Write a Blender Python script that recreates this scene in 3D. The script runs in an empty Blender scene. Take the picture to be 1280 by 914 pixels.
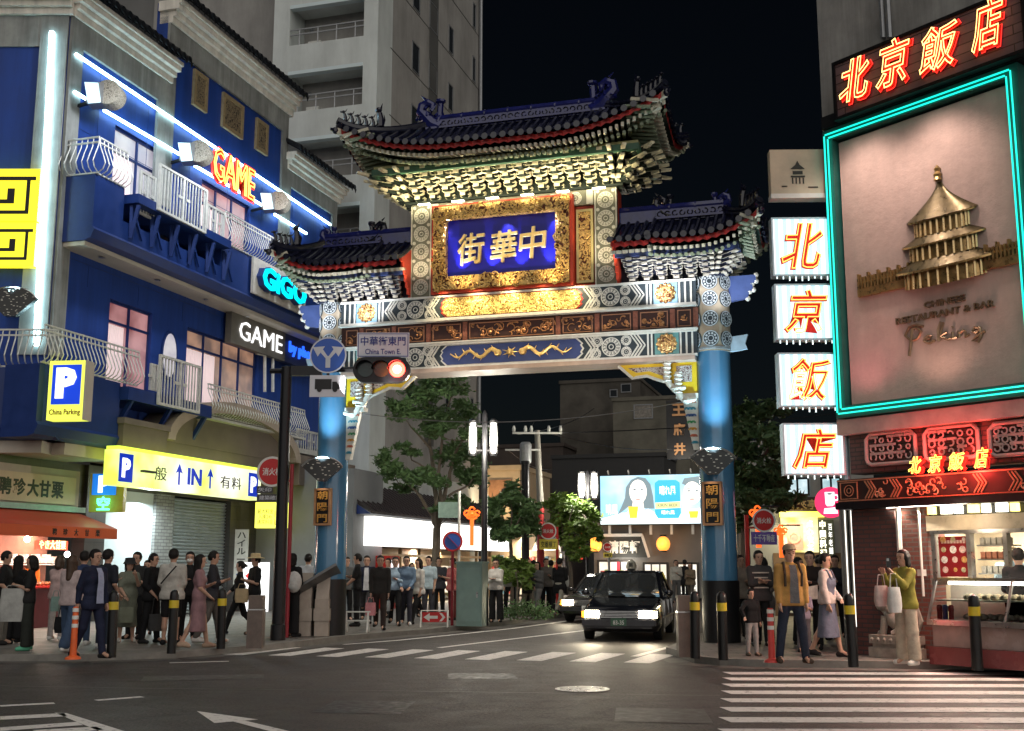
import bpy, math, random
import numpy as np
from mathutils import Vector as V
R = math.radians
SC = bpy.context.scene
COL = SC.collection
# ---------------------------------------------------------------- camera, sky, sun, exposure
FPX = 1450.0; PITCH = math.atan(251 / FPX); EYE = 1.6
cam = bpy.data.objects.new("camera", bpy.data.cameras.new("camera"))
COL.objects.link(cam)
cam.location = (0, 0, EYE); cam.rotation_euler = (R(90) + PITCH, 0, 0)
cam.data.sensor_width = 36; cam.data.lens = 36 * FPX / 1280
cam.data.clip_start = 0.1; cam.data.clip_end = 2000
SC.camera = cam
W_ = bpy.data.worlds.new("World"); SC.world = W_; W_.use_nodes = True
SUN_EL, SUN_AZ = 26, 168            # faint, very soft glow of the city behind the camera
sky = W_.node_tree.nodes.new("ShaderNodeTexSky"); sky.sky_type = 'NISHITA'; sky.sun_disc = False
sky.sun_elevation = R(SUN_EL); sky.sun_rotation = R(SUN_AZ)
bg = W_.node_tree.nodes["Background"]; bg.inputs[1].default_value = 0.0007
W_.node_tree.links.new(sky.outputs[0], bg.inputs[0])
sl = bpy.data.lights.new("sun", 'SUN'); sl.energy = 1.35; sl.angle = R(100); sl.color = (1.0, 0.955, 0.9)
sun = bpy.data.objects.new("sun", sl); COL.objects.link(sun)
_sd = V((math.sin(R(SUN_AZ)) * math.cos(R(SUN_EL)), math.cos(R(SUN_AZ)) * math.cos(R(SUN_EL)), math.sin(R(SUN_EL))))
sun.rotation_euler = _sd.to_track_quat('Z', 'Y').to_euler()
vs = SC.view_settings
vs.view_transform = 'Standard'; vs.look = 'None'; vs.gamma = 1; vs.exposure = 0.42; vs.use_curve_mapping = False
SC.render.engine = 'CYCLES'
cy = SC.cycles
cy.use_denoising = True
cy.max_bounces = 5; cy.diffuse_bounces = 2; cy.glossy_bounces = 3; cy.transmission_bounces = 4; cy.transparent_max_bounces = 8
cy.sample_clamp_indirect = 3.0; cy.caustics_reflective = False; cy.caustics_refractive = False
try: cy.denoiser = 'OPENIMAGEDENOISE'; cy.denoising_input_passes = 'RGB_ALBEDO_NORMAL'
except Exception: pass

# ---------------------------------------------------------------- measuring: pixel of the photograph -> point on a real plane
TH = R(16.6)
U3 = V((math.cos(TH), -math.sin(TH), 0)); W3 = V((math.sin(TH), math.cos(TH), 0)); Z3 = V((0, 0, 1))
GATE = V((0.07, 24.86, 0))
_cp, _sp = math.cos(PITCH), math.sin(PITCH)
def ray(px, py):
 v = 457 - py
 return V((px - 640, _cp * FPX - _sp * v, _sp * FPX + _cp * v))
def on_plane(px, py, p0, n):
 r = ray(px, py); c = V((0, 0, EYE))
 return c + r * ((V(p0) - c).dot(n) / r.dot(n))
def on_z(px, py, z=0.0): return on_plane(px, py, (0, 0, z), Z3)
def S(u, w, z=0.0): return GATE + U3 * u + W3 * w + Z3 * z     # street frame
KERB = 0.12

class Fr:
 "a vertical plane: origin, x = along, n = outward"
 def __init__(s, o, x, n): s.o, s.x, s.n = V(o), V(x).normalized(), V(n).normalized()
 def P(s, a, z, d=0.0): return s.o + s.x * a + s.n * d + Z3 * z
 def px(s, X, Y, d=0.0):
  q = on_plane(X, Y, s.o + s.n * d, s.n) - s.o
  return q.dot(s.x), q.z
 def a(s, X, Y, d=0.0): return s.px(X, Y, d)[0]
 def z(s, X, Y, d=0.0): return s.px(X, Y, d)[1]
def facing(o): return Fr(o, (1, 0, 0), (0, -1, 0))
def local(yaw=0): return Fr((0, 0, 0), (math.cos(yaw), math.sin(yaw), 0), (math.sin(yaw), -math.cos(yaw), 0))

# ---------------------------------------------------------------- materials
MATS = {}
def _bsdf(m):
 m.use_nodes = True
 return m.node_tree, m.node_tree.nodes["Principled BSDF"]
def M(name, rgb, rough=.6, metal=0., var=.14, sc=5., bump=0., spec=.4, detail=4, coat=0.):
 if name in MATS: return MATS[name]
 m = bpy.data.materials.new(name); MATS[name] = m
 t, b = _bsdf(m); n, l = t.nodes, t.links
 b.inputs['Roughness'].default_value = rough; b.inputs['Metallic'].default_value = metal
 b.inputs['Specular IOR Level'].default_value = spec; b.inputs['Coat Weight'].default_value = coat
 b.inputs['Base Color'].default_value = (*rgb, 1)
 if var > 0 or bump > 0:
  tc = n.new('ShaderNodeTexCoord'); nz = n.new('ShaderNodeTexNoise')
  nz.inputs['Scale'].default_value = sc; nz.inputs['Detail'].default_value = detail; nz.inputs['Roughness'].default_value = .62
  l.new(tc.outputs['Object'], nz.inputs['Vector'])
  if var > 0:
   mr = n.new('ShaderNodeMapRange'); mr.inputs[1].default_value = .3; mr.inputs[2].default_value = .7
   mr.inputs[3].default_value = 1 - var; mr.inputs[4].default_value = 1 + var
   l.new(nz.outputs['Fac'], mr.inputs[0])
   mx = n.new('ShaderNodeVectorMath'); mx.operation = 'SCALE'; mx.inputs[0].default_value = rgb
   l.new(mr.outputs[0], mx.inputs['Scale']); l.new(mx.outputs[0], b.inputs['Base Color'])
   m2 = n.new('ShaderNodeMath'); m2.operation = 'MULTIPLY'; m2.inputs[1].default_value = rough
   l.new(mr.outputs[0], m2.inputs[0]); l.new(m2.outputs[0], b.inputs['Roughness'])
  if bump > 0:
   bp = n.new('ShaderNodeBump'); bp.inputs['Strength'].default_value = min(1, bump); bp.inputs['Distance'].default_value = .02
   l.new(nz.outputs['Fac'], bp.inputs['Height']); l.new(bp.outputs[0], b.inputs['Normal'])
 return m
def E(name, rgb, st=2., sample=True):
 "something that gives off light"
 if name in MATS: return MATS[name]
 m = bpy.data.materials.new(name); MATS[name] = m
 t, b = _bsdf(m)
 b.inputs['Base Color'].default_value = (*[min(.8, c) for c in rgb], 1); b.inputs['Roughness'].default_value = .4
 b.inputs['Emission Color'].default_value = (*rgb, 1); b.inputs['Emission Strength'].default_value = st
 if not sample: m.cycles.emission_sampling = 'NONE'
 return m
def Enoise(name, c1, c2, st=1.5, sc=3., stripes=None):
 "lit panel whose lamps or contents show as uneven brightness"
 if name in MATS: return MATS[name]
 m = bpy.data.materials.new(name); MATS[name] = m
 t, b = _bsdf(m); n, l = t.nodes, t.links
 tc = n.new('ShaderNodeTexCoord')
 if stripes:
  w = n.new('ShaderNodeTexWave'); w.inputs['Scale'].default_value = stripes; w.inputs['Distortion'].default_value = .4
  fac = w.outputs['Fac']
  dt = n.new('ShaderNodeVectorMath'); dt.operation = 'MULTIPLY'; dt.inputs[1].default_value = (1, 1, .03)
  l.new(tc.outputs['Object'], dt.inputs[0]); l.new(dt.outputs[0], w.inputs['Vector'])
 else:
  w = n.new('ShaderNodeTexNoise'); w.inputs['Scale'].default_value = sc; w.inputs['Detail'].default_value = 3; fac = w.outputs['Fac']
  l.new(tc.outputs['Object'], w.inputs['Vector'])
 r = n.new('ShaderNodeValToRGB'); l.new(fac, r.inputs[0])
 r.color_ramp.elements[0].position = .35; r.color_ramp.elements[0].color = (*c1, 1)
 r.color_ramp.elements[1].position = .65; r.color_ramp.elements[1].color = (*c2, 1)
 l.new(r.outputs[0], b.inputs['Emission Color']); b.inputs['Emission Strength'].default_value = st
 b.inputs['Base Color'].default_value = (.3, .3, .3, 1); b.inputs['Roughness'].default_value = .25
 return m
def Carved(name, hi, lo, rough=.35, metal=.6, sc=14., bump=1., st=0.):
 "gilded carving: ridges of gold over a dark ground, with relief"
 if name in MATS: return MATS[name]
 m = bpy.data.materials.new(name); MATS[name] = m
 t, b = _bsdf(m); n, l = t.nodes, t.links
 tc = n.new('ShaderNodeTexCoord')
 nz = n.new('ShaderNodeTexNoise'); nz.inputs['Scale'].default_value = sc; nz.inputs['Detail'].default_value = 1.5; nz.inputs['Distortion'].default_value = 1.6
 l.new(tc.outputs['Object'], nz.inputs['Vector'])
 r = n.new('ShaderNodeValToRGB'); e = r.color_ramp.elements
 e[0].position = .40; e[0].color = (*lo, 1); e[1].position = .5; e[1].color = (*hi, 1)
 x = e.new(.58); x.color = (*hi, 1); x = e.new(.66); x.color = (*[c * .5 + d * .5 for c, d in zip(lo, hi)], 1)
 l.new(nz.outputs['Fac'], r.inputs[0]); l.new(r.outputs[0], b.inputs['Base Color'])
 bp = n.new('ShaderNodeBump'); bp.inputs['Strength'].default_value = bump; bp.inputs['Distance'].default_value = .04
 l.new(nz.outputs['Fac'], bp.inputs['Height']); l.new(bp.outputs[0], b.inputs['Normal'])
 b.inputs['Roughness'].default_value = rough; b.inputs['Metallic'].default_value = metal
 return m
def Brick(name, xdir, c1, c2, mort, sw=.22, sh=.07, off=.5, rough=.7, bump=.5, ms=.012):
 if name in MATS: return MATS[name]
 m = bpy.data.materials.new(name); MATS[name] = m
 t, b = _bsdf(m); n, l = t.nodes, t.links
 tc = n.new('ShaderNodeTexCoord'); dp = n.new('ShaderNodeVectorMath'); dp.operation = 'DOT_PRODUCT'; dp.inputs[1].default_value = xdir
 l.new(tc.outputs['Object'], dp.inputs[0])
 sx = n.new('ShaderNodeSeparateXYZ'); l.new(tc.outputs['Object'], sx.inputs[0])
 cb = n.new('ShaderNodeCombineXYZ'); l.new(dp.outputs['Value'], cb.inputs[0])
 if abs(xdir[2]) < .5 and name.startswith('paving'): l.new(sx.outputs[1], cb.inputs[1])
 else: l.new(sx.outputs[2], cb.inputs[1])
 bt = n.new('ShaderNodeTexBrick'); l.new(cb.outputs[0], bt.inputs['Vector'])
 bt.inputs['Color1'].default_value = (*c1, 1); bt.inputs['Color2'].default_value = (*c2, 1); bt.inputs['Mortar'].default_value = (*mort, 1)
 bt.inputs['Scale'].default_value = 1; bt.inputs['Brick Width'].default_value = sw; bt.inputs['Row Height'].default_value = sh
 bt.inputs['Mortar Size'].default_value = ms; bt.offset = off
 nz = n.new('ShaderNodeTexNoise'); nz.inputs['Scale'].default_value = 1.3; nz.inputs['Detail'].default_value = 5
 l.new(tc.outputs['Object'], nz.inputs['Vector'])
 mr = n.new('ShaderNodeMapRange'); mr.inputs[1].default_value = .3; mr.inputs[2].default_value = .7; mr.inputs[3].default_value = .72; mr.inputs[4].default_value = 1.25
 l.new(nz.outputs['Fac'], mr.inputs[0])
 mx = n.new('ShaderNodeVectorMath'); mx.operation = 'SCALE'; l.new(bt.outputs['Color'], mx.inputs[0]); l.new(mr.outputs[0], mx.inputs['Scale'])
 l.new(mx.outputs[0], b.inputs['Base Color']); b.inputs['Roughness'].default_value = rough
 bp = n.new('ShaderNodeBump'); bp.inputs['Strength'].default_value = bump; bp.inputs['Distance'].default_value = .01; bp.invert = True
 l.new(bt.outputs['Fac'], bp.inputs['Height']); l.new(bp.outputs[0], b.inputs['Normal'])
 return m

# ---------------------------------------------------------------- mesh builder
class MB:
 def __init__(s): s.v = []; s.f = []; s.m = []
 def add(s, vs, fs, m=0):
  o = len(s.v); s.v += [V(p) for p in vs]
  for q in fs: s.f.append([i + o for i in q]); s.m.append(m)
  return s
 def box(s, fr, a0, a1, z0, z1, d0, d1, m=0):
  if a0 > a1: a0, a1 = a1, a0
  if z0 > z1: z0, z1 = z1, z0
  if d0 > d1: d0, d1 = d1, d0
  p = [fr.P(a, z, d) for d in (d0, d1) for z in (z0, z1) for a in (a0, a1)]
  return s.add(p, [(0, 2, 3, 1), (4, 5, 7, 6), (0, 1, 5, 4), (2, 6, 7, 3), (0, 4, 6, 2), (1, 3, 7, 5)], m)
 def bar(s, p, q, w, h=None, m=0, up=None):
  "rectangular bar between two points"
  h = h or w; p, q = V(p), V(q); t = (q - p).normalized()
  up = V(up) if up else (Z3 if abs(t.z) < .95 else V((0, 1, 0)))
  x = t.cross(up).normalized() * (w / 2); y = x.cross(t).normalized() * (h / 2)
  return s.add([p - x - y, p + x - y, p + x + y, p - x + y, q - x - y, q + x - y, q + x + y, q - x + y],
     [(0, 3, 2, 1), (4, 5, 6, 7), (0, 1, 5, 4), (1, 2, 6, 5), (2, 3, 7, 6), (3, 0, 4, 7)], m)
 def poly(s, fr, pts, d0, d1, m=0, mside=None):
  "prism of an (a,z) outline"
  n = len(pts)
  ar = sum(pts[i][0] * pts[(i + 1) % n][1] - pts[(i + 1) % n][0] * pts[i][1] for i in range(n))
  if ar < 0: pts = pts[::-1]
  if d0 > d1: d0, d1 = d1, d0
  p = [fr.P(a, z, d0) for a, z in pts] + [fr.P(a, z, d1) for a, z in pts]
  s.add(p, [tuple(range(n, 2 * n)), tuple(range(n - 1, -1, -1))], m)
  o = len(s.v) - 2 * n
  for i in range(n):
   j = (i + 1) % n; s.f.append([o + i, o + j, o + n + j, o + n + i]); s.m.append(m if mside is None else mside)
  return s
 def tube(s, pts, r, n=6, m=0, closed=False, r2=None, cap=True, flat=1.0):
  pts = [V(p) for p in pts]; k = len(pts)
  rings = []; up = None
  for i, p in enumerate(pts):
   if closed: t = pts[(i + 1) % k] - pts[i - 1]
   else: t = pts[min(i + 1, k - 1)] - pts[max(i - 1, 0)]
   t = t.normalized() if t.length > 1e-9 else Z3
   if up is None: up = V((0, 1, 0)) if abs(t.z) > .8 else Z3
   x = t.cross(up)
   if x.length < 1e-4: x = t.orthogonal()
   x.normalize(); y = x.cross(t).normalized(); up = y
   rr = r if r2 is None else r + (r2 - r) * i / max(1, k - 1)
   rings.append([p + x * math.cos(2 * math.pi * j / n) * rr + y * math.sin(2 * math.pi * j / n) * rr * flat for j in range(n)])
  vs = [q for g in rings for q in g]; fs = []
  for i in range(k if closed else k - 1):
   a, b = i * n, ((i + 1) % k) * n
   for j in range(n):
    fs.append((a + j, b + j, b + (j + 1) % n, a + (j + 1) % n))
  if cap and not closed: fs += [tuple(range(n)), tuple(range((k - 1) * n + n - 1, (k - 1) * n - 1, -1))]
  return s.add(vs, fs, m)
 def lathe(s, c, prof, n=16, m=0, ax=None, sx=1., sy=1.):
  c = V(c); vs = []; fs = []
  q = V(ax).to_track_quat('Z', 'Y') if ax is not None else None
  for r, z in prof:
   for j in range(n):
    p = V((r * sx * math.cos(2 * math.pi * j / n), r * sy * math.sin(2 * math.pi * j / n), z))
    vs.append(c + (q @ p if q else p))
  for i in range(len(prof) - 1):
   for j in range(n):
    fs.append((i * n + j, i * n + (j + 1) % n, (i + 1) * n + (j + 1) % n, (i + 1) * n + j))
  fs += [tuple(range(n - 1, -1, -1)), tuple(range((len(prof) - 1) * n, len(prof) * n))]
  return s.add(vs, fs, m)
 def ball(s, c, r, n=10, m=0):
  r = r if hasattr(r, '__len__') else (r, r, r); k = max(4, n // 2)
  c = V(c); vs = [c - V((0, 0, r[2]))]; fs = []
  for i in range(1, k):
   t = math.pi * i / k - math.pi / 2
   for j in range(n):
    p = 2 * math.pi * j / n
    vs.append(c + V((r[0] * math.cos(t) * math.cos(p), r[1] * math.cos(t) * math.sin(p), r[2] * math.sin(t))))
  vs.append(c + V((0, 0, r[2]))); L = len(vs) - 1
  for j in range(n):
   fs.append((0, 1 + (j + 1) % n, 1 + j))
   for i in range(k - 2):
    a = 1 + i * n; fs.append((a + j, a + (j + 1) % n, a + n + (j + 1) % n, a + n + j))
   a = 1 + (k - 2) * n; fs.append((a + j, a + (j + 1) % n, L))
  return s.add(vs, fs, m)
 def disc(s, fr, a, z, r, d0, d1, n=20, m=0, rz=None, mside=None):
  rz = rz or r
  return s.poly(fr, [(a + r * math.cos(2 * math.pi * i / n), z + rz * math.sin(2 * math.pi * i / n)) for i in range(n)], d0, d1, m, mside)
 def ring(s, fr, a, z, r0, r1, d0, d1, n=24, m=0):
  vs = []; fs = []
  for i in range(n):
   c, q = math.cos(2 * math.pi * i / n), math.sin(2 * math.pi * i / n)
   vs += [fr.P(a + r0 * c, z + r0 * q, d0), fr.P(a + r0 * c, z + r0 * q, d1), fr.P(a + r1 * c, z + r1 * q, d1), fr.P(a + r1 * c, z + r1 * q, d0)]
  for i in range(n):
   b, e = 4 * i, 4 * ((i + 1) % n)
   for k in range(3): fs.append((b + k, b + k + 1, e + k + 1, e + k))
  return s.add(vs, fs, m)
 def frame(s, fr, a0, a1, z0, z1, w, d0, d1, m=0):
  if a0 > a1: a0, a1 = a1, a0
  if z0 > z1: z0, z1 = z1, z0
  s.box(fr, a0, a1, z0, z0 + w, d0, d1, m); s.box(fr, a0, a1, z1 - w, z1, d0, d1, m)
  s.box(fr, a0, a0 + w, z0 + w, z1 - w, d0, d1, m); return s.box(fr, a1 - w, a1, z0 + w, z1 - w, d0, d1, m)
 def text(s, fr, body, a, z, h, d=0., ext=.01, bold=0., m=0, shear=0., w=None, bevel=0., outline=False, vert=False, gap=1.1, ctr=True, slant=None, taper=0.):
  "lettering standing on a plane, centred on (a,z), capital height h, total width w"
  cu = bpy.data.curves.new('t', 'FONT'); cu.body = body if not vert else '\n'.join(body)
  if vert: cu.space_line = gap
  cu.align_x = 'CENTER'; cu.resolution_u = 2; cu.offset = bold; cu.shear = shear
  if outline: cu.fill_mode = 'NONE'; cu.bevel_depth = bevel; cu.bevel_resolution = 0
  else: cu.extrude = ext / 2 / max(h, .01); cu.bevel_depth = bevel
  ob = bpy.data.objects.new('t', cu); COL.objects.link(ob)
  dg = bpy.context.evaluated_depsgraph_get(); dg.update()
  me = bpy.data.meshes.new_from_object(ob.evaluated_get(dg))
  vs = np.array([v.co for v in me.vertices]) if len(me.vertices) else np.zeros((0, 3))
  fs = [tuple(p.vertices) for p in me.polygons]
  bpy.data.objects.remove(ob); bpy.data.curves.remove(cu); bpy.data.meshes.remove(me)
  if not len(vs): return s
  lo, hi = vs.min(0), vs.max(0); sz = np.maximum(hi - lo, 1e-6); c = (lo + hi) / 2
  ky = h / sz[1]; kx = w / sz[0] if w else ky
  kz = ky
  pts = []
  for p in vs:
   x, y = (p[0] - c[0]) * kx, (p[1] - c[1]) * ky
   dd = d + (p[2] - lo[2]) * kz
   pts.append(fr.P(a + x, z + y + (x * slant if slant else 0), dd))
  return s.add(pts, fs, m)
 def build(s, name, mats, root=None, smooth=False, parent=None, label=None, ang=38):
  "link as ONE object; root = the thing it belongs to, parent = the part it is a sub-part of"
  mats = mats if isinstance(mats, (list, tuple)) else [mats]
  xs = [p.x for p in s.v]; ys = [p.y for p in s.v]; zs = [p.z for p in s.v]
  if root is not None: org = root.location.copy()
  else: org = V(((min(xs) + max(xs)) / 2, (min(ys) + max(ys)) / 2, min(zs)))
  me = bpy.data.meshes.new(name)
  me.from_pydata([p - org for p in s.v], [], s.f)
  for m in mats: me.materials.append(m)
  if len(mats) > 1: me.polygons.foreach_set('material_index', s.m)
  if smooth:
   me.polygons.foreach_set('use_smooth', [True] * len(me.polygons)); me.set_sharp_from_angle(angle=R(ang))
  me.update()
  ob = bpy.data.objects.new(name, me); COL.objects.link(ob)
  if root is not None: ob.parent = parent or root
  else: ob.location = org
  if label: ob['label'] = label
  return ob
def tag(o, label, cat, group=None, kind=None):
 if label: o['label'] = label
 if cat: o['category'] = cat
 if group: o['group'] = group
 if kind: o['kind'] = kind
 return o
def thing(name, label, cat, loc=(0, 0, 0), group=None):
 o = bpy.data.objects.new(name, None); COL.objects.link(o); o.empty_display_size = .2
 o.location = V(loc); return tag(o, label, cat, group)
def dup(root, loc=None, rotz=None, label=None):
 def cp(o, par):
  c = o.copy(); COL.objects.link(c); c.parent = par
  for ch in o.children: cp(ch, c)
  return c
 r = cp(root, None)
 if loc is not None: r.location = V(loc)
 if rotz is not None: r.rotation_euler = (0, 0, rotz)
 if label: r['label'] = label
 return r
def lamp(kind, loc, power, color=(1, 1, 1), size=.1, aim=None, angle=60, blend=.5, parent=None, name='lamp_light', sy=None, root=None):
 l = bpy.data.lights.new(name, kind); l.energy = power; l.color = color
 if kind == 'AREA':
  l.size = size
  if sy: l.shape = 'RECTANGLE'; l.size_y = sy
 else: l.shadow_soft_size = size
 if kind == 'SPOT': l.spot_size = R(angle); l.spot_blend = blend
 o = bpy.data.objects.new(name, l); COL.objects.link(o); o.location = V(loc)
 if aim is not None: o.rotation_euler = (V(aim) - V(loc)).to_track_quat('-Z', 'Y').to_euler()
 if root is not None: o.parent = root; o.location = V(loc) - root.location
 return o
def rnd(seed): return random.Random(seed)
def arc(fr, a, z, r, t0, t1, d, n=10, rz=None):
 rz = rz or r
 return [fr.P(a + r * math.cos(R(t0 + (t1 - t0) * i / n)), z + rz * math.sin(R(t0 + (t1 - t0) * i / n)), d) for i in range(n + 1)]
def goods(root, fr, a0, a1, z0, z1, d, seed, parent=None, rows=4, pal=((.6, .1, .08), (.65, .6, .5), (.55, .4, .12), (.15, .3, .4), (.3, .4, .15))):
 "shelves of mixed packets"
 rg = rnd(seed); sh = MB(); it = MB(); h = (z1 - z0) / rows
 for r in range(rows):
  z = z0 + h * r; sh.box(fr, a0, a1, z, z + .03, d, d + .32); a = a0 + .04
  while a < a1 - .12:
   w = rg.uniform(.08, .24); hh = h * rg.uniform(.35, .8)
   if rg.random() < .9: it.box(fr, a, min(a1 - .02, a + w), z + .031, z + hh, d + .05, d + rg.uniform(.2, .31), rg.randrange(5))
   a += w + rg.uniform(.01, .05)
 s_ = sh.build('shelf', white_metal, root, parent=parent); o = it.build('goods', [M(f'goods_{i}{seed % 2}', tuple(min(.8, c * (1 + .3 * (seed % 2))) for c in pal[i]), .45, 0, .3, 14) for i in range(5)], root, parent=s_); o['kind'] = 'stuff'
def weather(m, amt=.3, sx=2.2, sz=.16):
 "rain streaks and grime that belong to the wall"
 t = m.node_tree; n, l = t.nodes, t.links; b = n['Principled BSDF']; src = b.inputs['Base Color'].links
 tc = n.new('ShaderNodeTexCoord'); mp = n.new('ShaderNodeMapping'); mp.inputs['Scale'].default_value = (sx, sx, sz)
 z = n.new('ShaderNodeTexNoise'); z.inputs['Scale'].default_value = 1; z.inputs['Detail'].default_value = 7; z.inputs['Roughness'].default_value = .7
 l.new(tc.outputs['Object'], mp.inputs['Vector']); l.new(mp.outputs[0], z.inputs['Vector'])
 r = n.new('ShaderNodeMapRange'); r.inputs[1].default_value = .32; r.inputs[2].default_value = .62; r.inputs[3].default_value = 1 - amt; r.inputs[4].default_value = 1 + amt * .35; l.new(z.outputs['Fac'], r.inputs[0])
 x = n.new('ShaderNodeVectorMath'); x.operation = 'SCALE'; l.new(r.outputs[0], x.inputs['Scale'])
 if src: l.new(src[0].from_socket, x.inputs[0])
 else: x.inputs[0].default_value = b.inputs['Base Color'].default_value[:3]
 l.new(x.outputs[0], b.inputs['Base Color']); return m
# common materials
white_metal = M('white_metal', (.62, .62, .58), .45, .1, .12, 9)
dark_metal = M('dark_metal', (.012, .012, .014), .4, .3, .2, 9)
black = M('black', (.008, .008, .009), .5, 0, .15)
grey_metal = M('grey_metal', (.28, .29, .3), .4, .5, .15, 9)
steel = M('steel', (.5, .5, .5), .3, .9, .15, 9)
white_paint = M('white_paint', (.7, .7, .66), .5, 0, .08, 6)
red_paint = M('red_paint', (.5, .02, .015), .4, 0, .12, 6)
# ================================================================ GROUND
def ground_poly(pts, z0, z1, m=0, mb=None):
 mb = mb or MB(); n = len(pts)
 ar = sum(pts[i].x * pts[(i + 1) % n].y - pts[(i + 1) % n].x * pts[i].y for i in range(n))
 if ar < 0: pts = pts[::-1]
 if z0 == z1: return mb.add([V((p.x, p.y, z1)) for p in pts], [tuple(range(n))], m)
 mb.add([V((p.x, p.y, z)) for z in (z0, z1) for p in pts], [tuple(range(n, 2 * n)), tuple(range(n - 1, -1, -1))] + [(i, (i + 1) % n, n + (i + 1) % n, n + i) for i in range(n)], m)
 return mb
def asphalt():
 m = bpy.data.materials.new('asphalt'); t, b = _bsdf(m); n, l = t.nodes, t.links
 tc = n.new('ShaderNodeTexCoord')
 def noise(sc, det=6, rg=.6):
  z = n.new('ShaderNodeTexNoise'); z.inputs['Scale'].default_value = sc; z.inputs['Detail'].default_value = det; z.inputs['Roughness'].default_value = rg
  l.new(tc.outputs['Object'], z.inputs['Vector']); return z
 big, mid, fine = noise(.35, 5), noise(2.2, 5), noise(26, 6, .85)
 def mrange(src, a, c, e=.2):
  r = n.new('ShaderNodeMapRange'); r.inputs[1].default_value = .5 - e; r.inputs[2].default_value = .5 + e; r.inputs[3].default_value = a; r.inputs[4].default_value = c
  l.new(src.outputs['Fac'], r.inputs[0]); return r
 f1, f2, f3 = mrange(big, .75, 1.3), mrange(mid, .85, 1.15), mrange(fine, .3, 1.8, .1)
 mu = n.new('ShaderNodeMath'); mu.operation = 'MULTIPLY'; l.new(f1.outputs[0], mu.inputs[0]); l.new(f2.outputs[0], mu.inputs[1])
 m3 = n.new('ShaderNodeMath'); m3.operation = 'MULTIPLY'; l.new(mu.outputs[0], m3.inputs[0]); l.new(f3.outputs[0], m3.inputs[1])
 vo = n.new('ShaderNodeTexVoronoi'); vo.feature = 'DISTANCE_TO_EDGE'; vo.inputs['Scale'].default_value = .32
 wv = n.new('ShaderNodeVectorMath'); wv.operation = 'ADD'; l.new(tc.outputs['Object'], wv.inputs[0]); l.new(mid.outputs['Color'], wv.inputs[1]); l.new(wv.outputs[0], vo.inputs['Vector'])
 ck = n.new('ShaderNodeMapRange'); ck.inputs[1].default_value = 0; ck.inputs[2].default_value = .016; ck.inputs[3].default_value = .6; ck.inputs[4].default_value = 1
 l.new(vo.outputs['Distance'], ck.inputs[0])
 m4 = n.new('ShaderNodeMath'); m4.operation = 'MULTIPLY'; l.new(m3.outputs[0], m4.inputs[0]); l.new(ck.outputs[0], m4.inputs[1])
 vm = n.new('ShaderNodeVectorMath'); vm.operation = 'SCALE'; vm.inputs[0].default_value = (.056, .046, .042); l.new(m4.outputs[0], vm.inputs['Scale'])
 l.new(vm.outputs[0], b.inputs['Base Color'])
 rr = mrange(mid, .55, .72); l.new(rr.outputs[0], b.inputs['Roughness']); b.inputs['Specular IOR Level'].default_value = .28
 bp = n.new('ShaderNodeBump'); bp.inputs['Strength'].default_value = .55; bp.inputs['Distance'].default_value = .012
 l.new(fine.outputs['Fac'], bp.inputs['Height']); l.new(bp.outputs[0], b.inputs['Normal'])
 return m
road = MB().add([(-600, -600, 0), (600, -600, 0), (600, 900, 0), (-600, 900, 0)], [(0, 1, 2, 3)]).build('road', asphalt())
road.location = (0, 150, 0); tag(road, 'dark worn asphalt of the crossing and of the street under the gate', None, kind='structure')

pave = Brick('paving', (1, 0, 0), (.15, .135, .12), (.19, .17, .15), (.07, .065, .06), .6, .3, .5, .6, .3, .012)
kerb_m = M('kerb_concrete', (.2, .19, .17), .7, 0, .3, 3, .3)
edgeL = [V((-60, 19.3, 0)), V((-16, 20.1, 0))] + [on_z(*p) for p in ((0, 827), (110, 827), (220, 823), (326, 814.5), (380, 808.5), (436, 801), (500, 795.5), (540, 792), (600, 785.5), (650, 779), (700, 772), (735, 767.5))] + [S(-1.9, 20), S(-3.2, 34), S(-9, 60)]
edgeR = [S(4, 60), S(4.0, 34), S(3.75, 16), S(3.5, 6), S(3.45, -1.8)] + [on_z(*p) for p in ((853, 823), (868, 829), (900, 832.5), (960, 834.5), (1280, 838.5))] + [V((20, 18.3, 0)), V((60, 18, 0))]
def sidewalk(edge, far, name, lab):
 cen = sum(far, V((0, 0, 0))) / len(far)
 inn = []
 for i, p in enumerate(edge):
  t = (edge[min(i + 1, len(edge) - 1)] - edge[max(i - 1, 0)]).normalized(); nn = V((-t.y, t.x, 0))
  if nn.dot(cen - p) < 0: nn = -nn
  inn.append(p + nn * .17)
 mb = MB()
 for i in range(len(edge) - 1):
  a, b, c, d = edge[i], edge[i + 1], inn[i + 1], inn[i]
  ground_poly([a, b, c, d], 0, KERB, 0, mb)
 tag(mb.build('kerb', kerb_m), 'weathered concrete kerb along ' + lab, None, kind='structure')
 tag(ground_poly(inn + far, 0, KERB - .006).build('pavement', pave), 'stone paving of ' + lab, None, kind='structure')
sidewalk(edgeL, [S(-60, 60), V((-60, 60, 0))], 'l', 'the corner under the blue building')
sidewalk(edgeR, [V((60, 40, 0)), S(40, 60)], 'r', 'the corner under the brick restaurant')

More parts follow.
